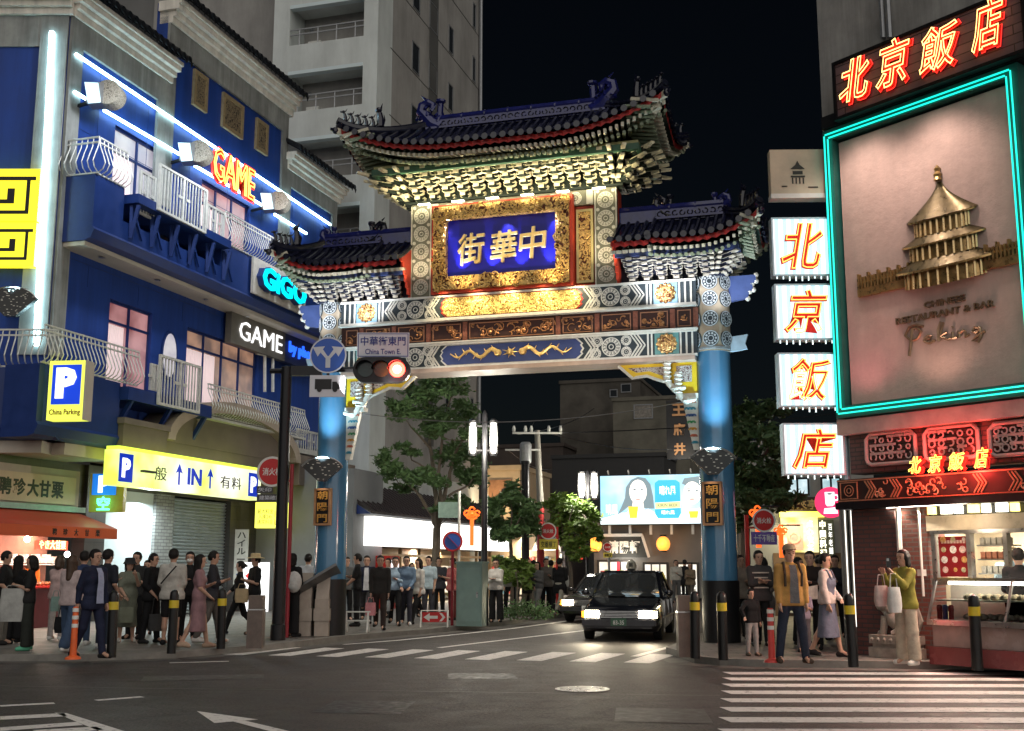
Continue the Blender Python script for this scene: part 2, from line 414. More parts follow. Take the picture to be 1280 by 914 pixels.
def worn_paint(name, rgb):
 m = M(name, rgb, .6, 0, 0); t = m.node_tree; n, l = t.nodes, t.links; b = n['Principled BSDF']
 tc = n.new('ShaderNodeTexCoord'); z = n.new('ShaderNodeTexNoise'); z.inputs['Scale'].default_value = 9; z.inputs['Detail'].default_value = 8; z.inputs['Roughness'].default_value = .75
 l.new(tc.outputs['Object'], z.inputs['Vector']); r = n.new('ShaderNodeValToRGB'); l.new(z.outputs['Fac'], r.inputs[0])
 r.color_ramp.elements[0].position = .34; r.color_ramp.elements[0].color = (.09, .085, .08, 1)
 r.color_ramp.elements[1].position = .46; r.color_ramp.elements[1].color = (*rgb, 1)
 l.new(r.outputs[0], b.inputs['Base Color']); return m
rp = worn_paint('road_paint', (.8, .76, .72))
def marking(polys, lab, name='road_marking'):
 mb = MB()
 for p in polys: ground_poly(p, .005, .005, 0, mb)
 return tag(mb.build(name, rp), lab, None, kind='structure')
st = []
for k in range(8):
 y = 18.32 - .9 * k
 xl = 3.24 - (18.4 - y) * .187
 st.append([V((xl, y, 0)), V((xl + .06, y - .43, 0)), V((9.5, y - .43 - .1, 0)), V((9.5, y - .1, 0))])
marking(st, 'white zebra stripes across the main road beside the brick restaurant', 'zebra_crossing')
st = []
for k in range(9):
 u = -4.35 + .93 * k
 st.append([S(u, -4.35 + .04 * k), S(u + .46, -4.4 + .04 * k), S(u + .58, -2.3 + .1 * k * .3), S(u + .1, -2.2 + .1 * k * .3)])
marking(st, 'white zebra stripes across the street in front of the gate', 'zebra_crossing')
def strip(pts, w):
 out = []
 for a, b in zip(pts, pts[1:]):
  t = (b - a).normalized(); nn = V((-t.y, t.x, 0)) * w / 2
  out.append([a - nn, b - nn, b + nn, a + nn])
 return out
px = lambda *ps: [on_z(*p) for p in ps]
marking(strip(px((430, 806), (500, 800.5), (560, 794.5), (640, 786), (735, 773)), .14), 'white edge line curving beside the far kerb')
marking(strip(px((549, 810), (590, 805), (650, 798), (735, 788)), .14), 'white line slanting across the street towards the taxi')
marking(strip(px((793, 821), (822, 813), (848, 806.5)), .16), 'short white line in front of the taxi by the stone post')
marking(strip(px((212, 829), (286, 827)), .12), 'thin white dash beside the front kerb')
marking(strip(px((0, 883), (68, 879.5)), .16) + strip(px((120, 876), (178, 871.5)), .14), 'pair of white lane dashes in the foreground')
q = [px((0, 896), (80, 892), (84, 896), (0, 900.5)), px((0, 910), (96, 903), (104, 907), (0, 914.5)), px((40, 913.5), (120, 909), (130, 913), (60, 918)), px((68, 891.5), (83, 892), (160, 916), (130, 917))]
marking(q, 'white hatched island at the near left of the crossing')
marking([px((246, 889.5), (323, 900), (268, 904.5)), px((291, 902.5), (306, 901.5), (372, 917), (346, 917))], 'white turn arrow painted in the foreground')
sm = M('tar_seam', (.11, .1, .095), .55, 0, .2, 4)
mb = MB()
for p in strip(px((-40, 857), (200, 861), (450, 863.5), (640, 866), (900, 870)), .035): ground_poly(p, .004, .004, 0, mb)
tag(mb.build('road_seam', sm), 'pale seam running along the main road', None, kind='structure')
pt = M('tar_patch', (.02, .018, .018), .55, 0, .3, 8, .3); pt2 = M('pale_patch', (.075, .066, .06), .6, 0, .3, 6, .3)
PATCH = [(((420, 876), (520, 877), (500, 893), (388, 891)), pt), (((560, 842), (640, 842), (648, 849), (560, 849)), pt), (((770, 885), (880, 887), (892, 905), (768, 902)), pt2), (((180, 846), (330, 843), (330, 848), (176, 852)), pt2)]
for k, (poly, m_) in enumerate(PATCH):
 tag(ground_poly(px(*poly), .004, .004).build('road_patch', m_), ['dark tar patch in the middle of the crossing', 'small dark tar patch before the far zebra stripes', 'pale repaired patch left of the near zebra stripes', 'long pale repair near the left kerb'][k], None, kind='structure')
for e_, nm in ((edgeL, 'left'), (edgeR, 'right')):
 mb = MB(); c_ = V((0, 18, 0))
 for a_, b_ in zip(e_[1:-2], e_[2:-1]):
  t_ = (b_ - a_).normalized(); n_ = V((-t_.y, t_.x, 0)) * (.42 if nm == 'left' else .42)
  if nm == 'left': n_ = -n_
  mid = (a_ + b_) / 2
  if nm == 'right' and n_.dot(c_ - mid) < 0 and mid.y < 21: n_ = -n_
  ground_poly([a_, b_, b_ + n_, a_ + n_], .0045, .0045, 0, mb)
 tag(mb.build('gutter', M('gutter_concrete', (.12, .11, .1), .7, 0, .35, 3, .2)), 'pale concrete gutter strip along the ' + nm + ' kerb', None, kind='structure')
# manhole
c = on_z(728, 862); mb = MB(); fz = Fr(c, (1, 0, 0), (0, 0, 1))
mhm = M('cast_iron', (.3, .29, .27), .33, .8, .35, 20, .6)
vs_, fs_ = [], []
mb.lathe(c, [(.36, .004), (.36, .011), (.32, .013), (.3, .008)], 28)
for i in range(-3, 4):
 L_ = math.sqrt(max(0, .09 - (i * .08) ** 2))
 if L_ > .05: mb.bar(c + V((-L_, i * .08, .011)), c + V((L_, i * .08, .011)), .035, .008)
tag(mb.build('manhole_cover', mhm), 'round ribbed iron manhole cover shining on the road', 'manhole')
# ================================================================ BLUE CORNER BUILDING
blue = M('blue_render', (.016, .053, .26), .55, 0, .1, 1.2, .05, .3)
weather(blue, .25)
blue_dk = M('blue_trim', (.012, .035, .16), .45, 0, .12, 4)
grey_st = M('grey_render', (.28, .29, .275), .7, 0, .22, 1.6, .15)
cream = M('cream_cornice', (.8, .75, .66), .6, 0, .12, 2.5, .05)
weather(grey_st, .4); weather(cream, .22, 3)
soffit_m = M('soffit_beige', (.55, .5, .42), .7, 0, .08, 2)
tile_blk = M('black_roof_tile', (.012, .013, .016), .35, 0, .3, 6)
brown_st = M('brown_render', (.17, .14, .115), .75, 0, .16, 1.5, .15)
dark_tile = Brick('dark_wall_tile', tuple(W3), (.045, .042, .04), (.055, .05, .048), (.02, .02, .02), .9, .45, .5, .4, .15, .008)
pink_room = Enoise('pink_room', (.3, .03, .05), (.75, .3, .32), .42, 1.3)
pale_room = Enoise('pale_room', (.45, .4, .55), (.9, .85, .88), .45, 1.3)
amber_room = Enoise('amber_room', (.12, .04, .03), (.6, .3, .18), .4, 1.8)
neon_wh = E('neon_cool_white', (.55, .9, 1.), 9)
L = Fr(S(-12.6, 0), W3, U3)
CA = L.a(83, 100)                                     # the corner between the two faces
CP = L.P(CA, 0)
FF = Fr(CP, (1, 0, 0), (0, -1, 0))
def holes(mb, fr, a0, a1, z0, z1, hs, d0, d1, m=0):
 A = sorted({a0, a1, *[h[0] for h in hs], *[h[1] for h in hs]}); Zs = sorted({z0, z1, *[h[2] for h in hs], *[h[3] for h in hs]})
 A = [x for x in A if a0 <= x <= a1]; Zs = [x for x in Zs if z0 <= x <= z1]
 for p, q in zip(A, A[1:]):
  run = None
  for r, s in zip(Zs, Zs[1:]):
   ca, cz = (p + q) / 2, (r + s) / 2
   solid = not any(h[0] < ca < h[1] and h[2] < cz < h[3] for h in hs)
   if solid: run = (run[0], s) if run else (r, s)
   elif run: mb.box(fr, p, q, run[0], run[1], d0, d1, m); run = None
  if run: mb.box(fr, p, q, run[0], run[1], d0, d1, m)
 return mb
def window(root, fr, a0, a1, z0, z1, cols=2, rows=1, d=-.18, fm=None, pm=None, w=.07, top=None):
 mb = MB().frame(fr, a0, a1, z0, z1, w, d, d + .09)
 for i in range(1, cols): x = a0 + (a1 - a0) * i / cols; mb.box(fr, x - w / 2, x + w / 2, z0 + w, z1 - w, d + .003, d + .087)
 for i in range(1, rows): x = z0 + (z1 - z0) * i / rows; mb.box(fr, a0 + w, a1 - w, x - w / 2, x + w / 2, d + .006, d + .084)
 if top: mb.box(fr, a0 + w, a1 - w, z1 - top - w / 2, z1 - top + w / 2, d + .006, d + .084)
 f = mb.build('window', fm or blue_dk, root)
 MB().box(fr, a0 + w * .5, a1 - w * .5, z0 + w * .5, z1 - w * .5, d + .02, d + .035).build('pane', pm or pink_room, root, parent=f)
 k = 26; vs_ = []
 for i in range(k + 1):
  t_ = i / k; a = a0 + w + (a1 - a0 - 2 * w) * (.02 + .4 * t_); vs_ += [fr.P(a, z0 + w, d + .05 + .012 * math.sin(i * 1.9)), fr.P(a, z1 - (top or 0) - w, d + .05 + .012 * math.sin(i * 1.9 + .4))]
 MB().add(vs_, [(2 * i, 2 * i + 2, 2 * i + 3, 2 * i + 1) for i in range(k)]).build('curtain', E('curtain_lit', (.8, .62, .62), .42, False), root, parent=f)
 return f
def bombe(mb, fr, a0, a1, z0, z1, d, step=.16, bulge=.28, r=.018, m=0):
 n = max(2, int(abs(a1 - a0) / step))
 for i in range(n + 1):
  a = a0 + (a1 - a0) * i / n
  mb.tube([fr.P(a, z0 + (z1 - z0) * t, d + bulge * b) for t, b in ((0, .1), (.12, .75), (.28, 1), (.5, .72), (.75, .35), (1, .25))], r, 4, m)
 for z, b in ((z1, .25), (z0 + .02, .1), (z1 - .14, .28)):
  mb.bar(fr.P(a0, z, d + bulge * b), fr.P(a1, z, d + bulge * b), .05, .04, m)
def grid_rail(mb, fr, a0, a1, z0, z1, d, n=14, m=0, r=.035):
 mb.frame(fr, a0, a1, z0, z1, .07, d - .03, d + .03, m)
 for i in range(1, n): a = a0 + (a1 - a0) * i / n; mb.box(fr, a - r / 2, a + r / 2, z0 + .07, z1 - .07, d - .015, d + .015, m)
 c = (a0 + a1) / 2; mb.box(fr, c - .045, c + .045, z0 + .07, z1 - .07, d - .025, d + .025, m)
 for s in (-1, 1): mb.box(fr, c + s * .2 - .1, c + s * .2 + .1, (z0 + z1) / 2 - .03, (z0 + z1) / 2 + .05, d + .03, d + .05, m)
bb = thing('arcade_building', 'tall royal blue corner building with cream cornices, balconies and black tiled eaves', 'building', CP)
AE = L.a(418, 300)
# --- wall openings
h3 = [(*sorted((L.a(143, 180), L.a(205, 200))), L.z(143, 205), L.z(143, 155)), (*sorted((L.a(252, 240), L.a(312, 260))), L.z(253, 275), L.z(253, 224))]
zb3, zb2 = 12.25, 7.0
h3 = [(h[0], h[1], 11.9, h[3]) for h in h3]
w2a = (L.a(135, 420), L.a(190, 430), 6.5, L.z(135, 372)); w2b = (L.a(233, 440), L.a(322, 460), 6.5, L.z(233, 408)); w2c = (L.a(360, 480), L.a(396, 490), L.z(395, 542), L.z(360, 448))
zt = [16.75, 18.75, 16.6]
s1, s2, s3 = (CA, L.a(206, 107)), (L.a(206, 107), L.a(357, 195)), (L.a(357, 195), AE)
wb = MB()
holes(wb, L, CA, s1[1], 6.0, zt[0], h3[:1] + [w2a], -.4, 0)
holes(wb, L, s2[0], s2[1], 6.0, zt[1], h3[1:] + [w2b, w2c], -.4, 0)
wb.box(L, s3[0], s3[1], 6.0, zt[2], -.4, 0)
wb.box(FF, -26, -.02, 6.0, zt[0], -.4, 0)
wb.box(L, s1[0] + .4, s3[1], 6.0, 16.5, -10, -.9)
wb.build('wall', blue, bb)
# --- grey pilasters and bands, cornices, roofs
def section(a0, a1, ztop, zc, band, left=.5, right=.4):
 gb = MB(); cb = MB()
 gb.box(L, a0, a1, zc - band, zc, .003, .09)
 gb.box(L, a0, a0 + left, (6.9 if a0 == CA else 9.8), zc - band, .003, .09)
 gb.box(L, a1 - right, a1, (12 if a1 < AE else 10), zc - band, .003, .09)
 h = ztop - zc
 for i, (f0, f1, d) in enumerate(((0, .3, .16), (.3, .55, .28), (.55, .8, .42), (.8, 1, .5))):
  cb.box(L, a0 - (.1 if i > 1 else 0), a1 + .2, zc + h * f0, zc + h * f1, -.3, d)
 gb.build('pilaster', grey_st, bb); cb.build('cornice', cream, bb)
def tiled_eave(fr, a0, a1, z, d0, name='roof', rise=1.25, back=1.9):
 rb = MB(); n = int((a1 - a0) / .3)
 rb.poly(Fr(fr.P(a0, 0), fr.n, -fr.x), [(d0, z), (d0, z + .1), (d0 - back, z + rise), (d0 - back, z + rise - .1)], 0, -(a1 - a0))
 for i in range(n + 1):
  a = a0 + (a1 - a0) * i / n
  rb.tube([fr.P(a, z + .12, d0 + .05), fr.P(a, z + .12 + rise * .45, d0 - back * .5), fr.P(a, z + rise + .03, d0 - back)], .085, 7)
  rb.disc(fr, a, z + .1, .1, d0 + .05, d0 + .09, 10)
  rb.poly(fr, [(a + .06, z + .08), (a + .24, z + .08), (a + .15, z - .1)], d0 + .03, d0 + .05)
 rb.tube([fr.P(a0, z + rise + .1, d0 - back), fr.P(a1, z + rise + .1, d0 - back)], .17, 8)
 return rb.build(name, tile_blk, bb, smooth=True)
section(CA, s1[1], zt[0], zt[0] - .62, .75); section(s2[0], s2[1], zt[1], zt[1] - .7, .75, .45); section(s3[0], s3[1], zt[2], zt[2] - .6, .6, .35)
gb = MB(); cb = MB()
gb.box(FF, -.75, -.02, 6.9, zt[0] - .62, .003, .07); gb.box(FF, -26, -.75, zt[0] - 1.5, zt[0] - .62, .003, .05)
for f0, f1, d in ((0, .3, .16), (.3, .55, .28), (.55, .8, .42), (.8, 1, .5)):
 cb.box(FF, -26, .1, zt[0] - .62 + .62 * f0, zt[0] - .62 + .62 * f1, -.3, d - .004)
gb.build('pilaster', grey_st, bb); cb.build('cornice', cream, bb)
tiled_eave(L, CA - .2, s1[1] + .25, zt[0] + .02, .6); tiled_eave(L, s2[0] - .1, s2[1] + .2, zt[1] + .02, .6); tiled_eave(L, s3[0] - .1, s3[1] + .35, zt[2] + .02, .6)
tiled_eave(FF, -26, -.1, zt[0] + .025, .57)
# --- windows
window(bb, L, *h3[0], 2, 1, pm=pale_room, top=.7); window(bb, L, *h3[1], 3, 1, pm=pink_room, top=.7)
window(bb, L, *w2a, 2, 1, pm=pink_room, top=.6); window(bb, L, *w2b, 4, 1, pm=amber_room, top=.55); window(bb, L, *w2c, 3, 1, pm=pale_room)
ax_, az_ = L.px(211, 432)
wm = MB().disc(L, ax_, az_ - .3, .42, .004, .05, 20, 0, .75); f = wm.build('window', blue_dk, bb)
MB().disc(L, ax_, az_ - .3, .34, .05, .06, 20, 0, .66).build('pane', pale_room, bb, parent=f)
# carved lattice openings high on the wall
lat = Carved('bronze_lattice', (.34, .27, .17), (.05, .04, .03), .5, .3, 9)
gold_fr = M('gilt_frame', (.45, .35, .2), .45, .4, .2, 8)
for (x0, y0, x1, y1) in ((241, 86, 256, 140), (277, 115, 301, 172), (319, 147, 332, 194)):
 a0, a1 = L.a(x0, y0), L.a(x1, y1); z1 = L.z(x0, y0); z0 = L.z(x0, y1 - (x1 - x0) * .55)
 f = MB().frame(L, a0, a1, z0, z1, .13, .003, .1).build('window', gold_fr, bb)
 MB().box(L, a0 + .13, a1 - .13, z0 + .13, z1 - .13, .003, .06).build('lattice', lat, bb, parent=f)
# --- third floor balcony
D = 1.05
p3 = [L.a(120, 250, D), L.a(157, 260, D), L.a(279, 310, D), L.a(430, 400, D)]
z3t, z3b = L.z(120, 216, D), L.z(120, 300, D)
rails = []
bm = MB()
def ledge(a0, a1, z0, z1, d):
 "parapet with a rolled lower edge"
 bm.poly(Fr(L.P(a0, 0), L.n, -L.x), [(0.003, z0), (d - .3, z0), (d - .1, z0 + .06), (d, z0 + .28), (d - .06, z0 + .36), (d - .06, z1), (.003, z1)], 0, -(a1 - a0))
ledge(p3[0], p3[1], z3b, z3t, D); ledge(p3[1] + .003, p3[2] - .003, z3b + .004, z3t - .9, D); ledge(p3[2], p3[3], z3b, z3t - .12, D)
bm.box(L, p3[1] + .2, p3[2] + .05, z3t - .35, z3t - .1, .003, D + .25)
for i in range(6):
 a = p3[1] + .3 + (p3[2] - p3[1] - .2) * i / 5.0
 bm.bar(L.P(a, z3b + .45, D), L.P(a, z3t - .4, D + .2), .09, .1); bm.bar(L.P(a, z3b + .55, D + .003), L.P(a, z3t - .4, D - .02), .08, .08)
 bm.bar(L.P(a, z3t - .42, D), L.P(a + .5, z3b + .5, D + .02), .06, .06)
bm.build('balcony', blue_dk, bb); bm = MB()
# --- second floor balcony, wrapping the corner
p2 = [L.a(50, 490, D), L.a(152, 500, D), L.a(258, 500, D), L.a(382, 500, D)]
z2t, z2b = L.z(50, 453, D), L.z(48, 545, D)
ledge(p2[0], p2[1], z2b, z2t, D)
bm.poly(Fr(FF.P(-26, 0), FF.n, -FF.x), [(0.003, z2b), (D - .3, z2b), (D - .1, z2b + .06), (D, z2b + .28), (D - .06, z2b + .36), (D - .06, z2t), (.003, z2t)], 0, -(26 + .72))
bm.box(L, p2[1] + .003, p2[2], z2t - .45, z2t - .1, .003, D + .2); bm.box(L, p2[1] + .1, p2[2], z2b + .9, z2t - .46, -.2, .1)
for i in range(3):
 a = p2[1] + .3 + (p2[2] - p2[1] - .5) * i / 2; bm.bar(L.P(a, z2b + .35, D - .5), L.P(a, z2t - .42, D + .1), .1, .12)
bm.build('balcony', blue_dk, bb)
sf = MB()
MB().box(L, p3[0] + .05, p3[3], z3b - .12, z3b - .004, -.3, D - .3).build('soffit', soffit_m, bb); sf.box(L, CA, p2[1] + .2, z2b - .3, z2b - .004, -1.2, D - .35); sf.box(FF, -26, .3, z2b - .303, z2b - .007, -1.2, D - .35)
sf.build('soffit', soffit_m, bb)
for i in range(4):
 c = L.P(p3[0] + 1.2 + 2.6 * i, z3b - .13, .45); MB().lathe(c, [(.07, 0), (.09, -.02), (.05, -.03)], 10).build('downlight', steel, bb)
def rail_part(fn):
 mb = MB(); fn(mb); return mb.build('railing', white_metal, bb)
rail_part(lambda m: bombe(m, L, p3[0] + .05, p3[1], z3t + .02, z3t + 1.0, D - .1))
F3 = Fr(L.P(p3[0] + .06, 0, 0), L.n, -L.x)
rail_part(lambda m: bombe(m, F3, 0, D, z3t + .02, z3t + 1.0, 0))
rail_part(lambda m: grid_rail(m, L, L.a(199, 230, D + .3), L.a(259, 260, D + .3), z3t - .3, z3t + 1.05, D + .28, 16))
rail_part(lambda m: grid_rail(m, L, L.a(176, 230, D), L.a(196, 235, D), z3t - .5, z3t + .75, D - .05, 6))
rail_part(lambda m: grid_rail(m, L, L.a(260, 260, D), L.a(282, 280, D), z3t - .1, z3t + .85, D - .05, 6))
rail_part(lambda m: bombe(m, L, p3[2] + .1, p3[3] - .8, z3t - .1, z3t + .9, D - .1))
rail_part(lambda m: bombe(m, L, p2[0] + .05, p2[1] + .7, z2t + .02, z2t + .95, D - .1))
F2 = Fr(FF.P(0, 0, D - .1), (1, 0, 0), (0, -1, 0))
rail_part(lambda m: bombe(m, F2, -9, .75, z2t + .02, z2t + .95, 0))
rail_part(lambda m: grid_rail(m, L, L.a(200, 470, D + .3), L.a(252, 480, D + .3), z2t - .42, z2t + .98, D + .26, 14))
rail_part(lambda m: grid_rail(m, L, L.a(190, 460, D), L.a(199, 462, D), z2t + .0, z2t + .75, D - .05, 3))
rail_part(lambda m: bombe(m, L, p2[2] + .1, p2[3], z2t - .3, z2t + .62, D - .1))
rail_part(lambda m: m.box(L, p2[2], p2[3] + .1, z2t - .42, z2t - .34, .0, D))
# --- neon tubes
def neon(pts, fr, d=.12, r=.045):
 MB().tube([fr.P(*fr.px(x, y, d), d) for x, y in pts], r, 6).build('neon_tube', neon_wh, bb)
neon(((95, 68), (413, 281)), L, .14)
for a, b in (((93, 115), (108, 124)), ((130, 138), (228, 195)), ((243, 207), (330, 258)), ((343, 268), (383, 292))): neon((a, b), L, .14)
neon(((65, 40), (45, 432)), FF, .14, .075)
# --- stone arch over the garage mouth
LG = Fr(S(-13.3, 0), W3, U3)
d_ = 1.3
a0, a1 = L.a(150, 540, D), L.a(392, 560, D)
zs = L.z(200, 548, D); ar = MB()
ca_, rz = L.a(293, 520, D), 0
half = (L.a(372, 570, D) - L.a(205, 548, D)) / 2; cc = (L.a(372, 570, D) + L.a(205, 548, D)) / 2
ztop = L.z(283, 500, D) - .05
def arch_band(r0, r1, d0, d1, m=0):
 n = 24; o = [(cc + (half + r1) * math.cos(math.pi * i / n), zs + (ztop - zs + r1) * math.sin(math.pi * i / n)) for i in range(n + 1)]
 i_ = [(cc + (half + r0) * math.cos(math.pi * i / n), zs + (ztop - zs + r0) * math.sin(math.pi * i / n)) for i in range(n + 1)]
 for k in range(n): ar.poly(L, [i_[k], o[k], o[k + 1], i_[k + 1]], d0, d1, m)
arch_band(-.36, 0, -.2, D + .14); ar.build('arch_band', M('arch_stone', (.36, .3, .24), .7, 0, .12, 2, .1), bb); ar = MB()
ar.poly(L, [(cc + (half - .32) * math.cos(math.pi * i / 24), zs + (ztop - zs - .32) * math.sin(math.pi * i / 24)) for i in range(25)], -.2, .8)
ar.box(L, a0, cc - half + .003, zs - .75, zs + .35, -.2, D + .1); ar.box(L, a0 - .06, cc - half + .07, zs + .2, zs + .36, -.2, D + .16)
ar.box(L, cc + half - .003, AE, zs - .75, zs + .3, -.2, D + .08); ar.box(L, cc - half, cc + half, zs - .75, zs - .003, -.25, .78)
ar.build('arch', brown_st, bb)
jm_ = MB()
for z in (9.6, 13.2, 15.2): jm_.box(L, CA + .5, AE, z, z + .018, .0, .005)
for k in range(7): a = CA + 1.4 + 2.3 * k; jm_.box(L, a, a + .016, 9.0, 9.58, .0, .006); jm_.box(L, a, a + .016, 13.22, 15.18, .0, .006)
jm_.build('joint_lines', blue_dk, bb)
# --- ground floor
gf = MB()
gz = zs - .75
gA = [LG.a(x, 690) for x in (-140, 100, 125, 190, 213, 283, 312, 345, 460)]
gf.box(LG, gA[0], gA[1], 3.2, z2b - .3, -.5, 0); gf.box(LG, gA[1] - .003, gA[2], KERB, z2b - .3, -.3, .12)
gf.box(LG, gA[2], gA[8], 3.75, gz + .3, -.5, -.02); gf.box(LG, gA[5], gA[6], KERB, 3.75, -.4, .1); gf.box(LG, gA[6], gA[7] - .2, KERB, 3.75, -.45, .02)
gf.box(LG, gA[7] + 1.6, gA[8], KERB, 3.75, -.45, .0)
gf.build('ground_floor_wall', dark_tile, bb)
MB().box(LG, gA[2], gA[3], KERB, 3.75, -.5, -.04).build('lobby_wall', M('pale_panel', (.6, .66, .68), .5, 0, .08, 1.5), bb)
bw = Brick('grey_brick', tuple(W3), (.2, .2, .19), (.26, .26, .25), (.1, .1, .1), .3, .1)
MB().box(LG, gA[3] + .003, gA[4], KERB, 3.75, -.5, .06).build('brick_pier', bw, bb)
sh = MB()
n = 34
for i in range(n):
 z = KERB + (3.7 - KERB) * i / n; h = (3.7 - KERB) / n
 sh.poly(Fr(LG.P(gA[4] + .01, 0), LG.n, -LG.x), [(-.12, z + .003), (-.06, z + h * .5), (-.12, z + h - .003), (-.16, z + h / 2)], 0, -(gA[5] - gA[4] - .02))
sh.build('shutter', M('shutter_steel', (.42, .47, .5), .4, .4, .1, 2), bb)
gl = lamp('AREA', LG.P((gA[2] + gA[3]) / 2 + .4, 3.7, .9), 190, (.8, .96, 1), .3, aim=LG.P((gA[2] + gA[3]) / 2 + .3, 0, 1.9), sy=1.8, root=bb)
# window boxes and downpipes by the second floor lettering
pp = MB()
for x in (331, 341): pp.tube([L.P(L.a(x - 8, 441, .2), L.z(x - 8, 441, .2), .12), L.P(L.a(x, 445, .2), L.z(x, 445, .2), .2), L.P(L.a(x, 490, .2), L.z(x, 490, .2), .2)], .06, 6)
pp.build('downpipe', white_metal, bb)
# small lattice balcony box near the gate pillar
x0, x1 = L.a(368, 550, .5), L.a(402, 560, .5)
lb = MB(); lb.box(L, x0, x1, L.z(368, 562, .5) - .1, L.z(368, 562, .5), -.2, .62); grid_rail(lb, L, x0, x1, L.z(368, 562, .5), L.z(368, 535, .5), .58, 12); lb.build('railing', white_metal, bb)

# ---------------------------------------------------------------- lettering and signs on it
def board_sign(name, lab, fr, a0, a1, z0, z1, d, th, bm_, parts=(), group=None):
 "a board standing off a wall: body + lettering parts"
 c = fr.P((a0 + a1) / 2, min(z0, z1), d)
 t = thing(name, lab, 'sign', c, group)
 MB().box(fr, a0, a1, z0, z1, d, d + th).build('board', bm_, t)
 for nm, fn, mt in parts:
  mb = MB(); fn(mb)
  if mb.v: mb.build(nm, mt, t)
 return t
def put(fr, x, y, d): return fr.px(x, y, d)
yel_n = E('neon_amber', (1., .55, .1), 2.6); red_n = E('neon_red', (1., .03, .015), 2.2); red_plate = M('red_letter', (.5, .012, .01), .4)
cyan_n = E('sign_cyan', (0., .7, .85), .95); wh_n = E('sign_white', (1, 1, 1), 1.0); bl_n = E('sign_blue', (.02, .12, 1.), 1.3)
# GAME in neon outlines
a0, z0 = put(L, 269, 215, .4); a1, z1 = put(L, 321, 222, .4)
ca, cz = (a0 + a1) / 2, L.z(295, 217, .4)
t = thing('neon_sign', 'red and amber neon word GAME between the two white tubes', 'sign', L.P(ca, cz - .8, .4))
w_ = abs(a1 - a0)
MB().text(L, 'GAME', ca, cz, 1.1, .2, .08, .01, w=w_).build('letter_plate', red_plate, t)
MB().text(L, 'GAME', ca, cz, 1.1, .32, outline=True, bevel=.014, w=w_, bold=.0).build('neon_tube', yel_n, t)
MB().text(L, 'GAME', ca, cz, 1.26, .26, outline=True, bevel=.014, w=w_ * 1.05, bold=.028).build('neon_tube', E('neon_red_soft', (1., .04, .02), 1.3), t)
# cyan round lettering on a beige board
a0, a1 = L.a(315, 350, D + .05), L.a(381, 365, D + .05); zt_, zb_ = L.z(315, 320, D + .05), L.z(315, 366, D + .05)
board_sign('lettered_sign', 'beige board with fat glowing cyan letters beside the gate roof', L, a0, a1, zb_, zt_, D + .01, .08, M('sign_beige', (.5, .47, .42), .6), (
 ('letter_plate', lambda m: m.text(L, 'GiGO', (a0 + a1) / 2 - .05, (zt_ + zb_) / 2, (zt_ - zb_) * .68, D + .09, .16, .05, w=(a1 - a0) * .86), blue_dk),
 ('lettering', lambda m: m.text(L, 'GiGO', (a0 + a1) / 2 - .05, (zt_ + zb_) / 2, (zt_ - zb_) * .62, D + .26, .05, .035, w=(a1 - a0) * .83), cyan_n)))
a0, a1, a2 = L.a(288, 420, .3), L.a(356, 425, .3), L.a(400, 435, .3); zt_, zb_ = L.z(288, 388, .3), L.z(288, 428, .3)
tag_ = board_sign('lettered_sign', 'grey fascia with backlit white word GAME above the white railing', L, a0, a1, zb_, zt_, .1, .22, M('sign_grey', (.16, .15, .13), .6), (
 ('lettering', lambda m: m.text(L, 'GAME', (a0 + a1) / 2 + .1, (zt_ + zb_) / 2, (zt_ - zb_) * .6, .34, .02, -.004, w=(a1 - a0) * .8), wh_n),))
board_sign('lettered_sign', 'dark fascia with blue lowercase lettering next to the word GAME', L, a1 + .003, a2, zb_, zt_, .1, .2, M('sign_dark', (.03, .04, .1), .5), (
 ('lettering', lambda m: m.text(L, 'by phoenix', (a1 + a2) / 2 + .2, (zt_ + zb_) / 2, (zt_ - zb_) * .5, .32, .06, .01, w=(a2 - a1) * .95), bl_n),))
# greek key light boxes
yb = E('sign_yellow', (1., .82, .02), .95)
for (y0, y1, nm) in ((212, 277, 'upper'), (279, 333, 'lower')):
 z1, z0 = FF.z(20, y0, .3), FF.z(20, y1, .3); a1 = FF.a(49, 250, .3); a0 = a1 - (z1 - z0) * 1.5
 w = (z1 - z0) / 9
 def key(m):
  m.box(FF, a0 + w, a1 - w * .6, z1 - w * 2.0, z1 - w * 1.35, .35, .362); m.box(FF, a1 - w * 2.1, a1 - w * 1.5, z0 + w * 1.2, z1 - w * 2.0, .35, .362)
  m.box(FF, a0 + w, a1 - w * 2.1, z0 + w * 1.2, z0 + w * 1.8, .35, .362); m.box(FF, a1 - 5.2 * w, a1 - 4.0 * w, z0 + w * 3.6, z0 + w * 5.6, .35, .362)
  m.box(FF, a0 + w, a1 - 4.0 * w, z0 + w * 3.0, z0 + w * 3.7, .35, .364)
 board_sign('key_pattern_sign', f'glowing yellow box with a black key spiral, {nm} one of two', FF, a0, a1, z0, z1, .1, .25, yb, (('key_pattern', key, black),))
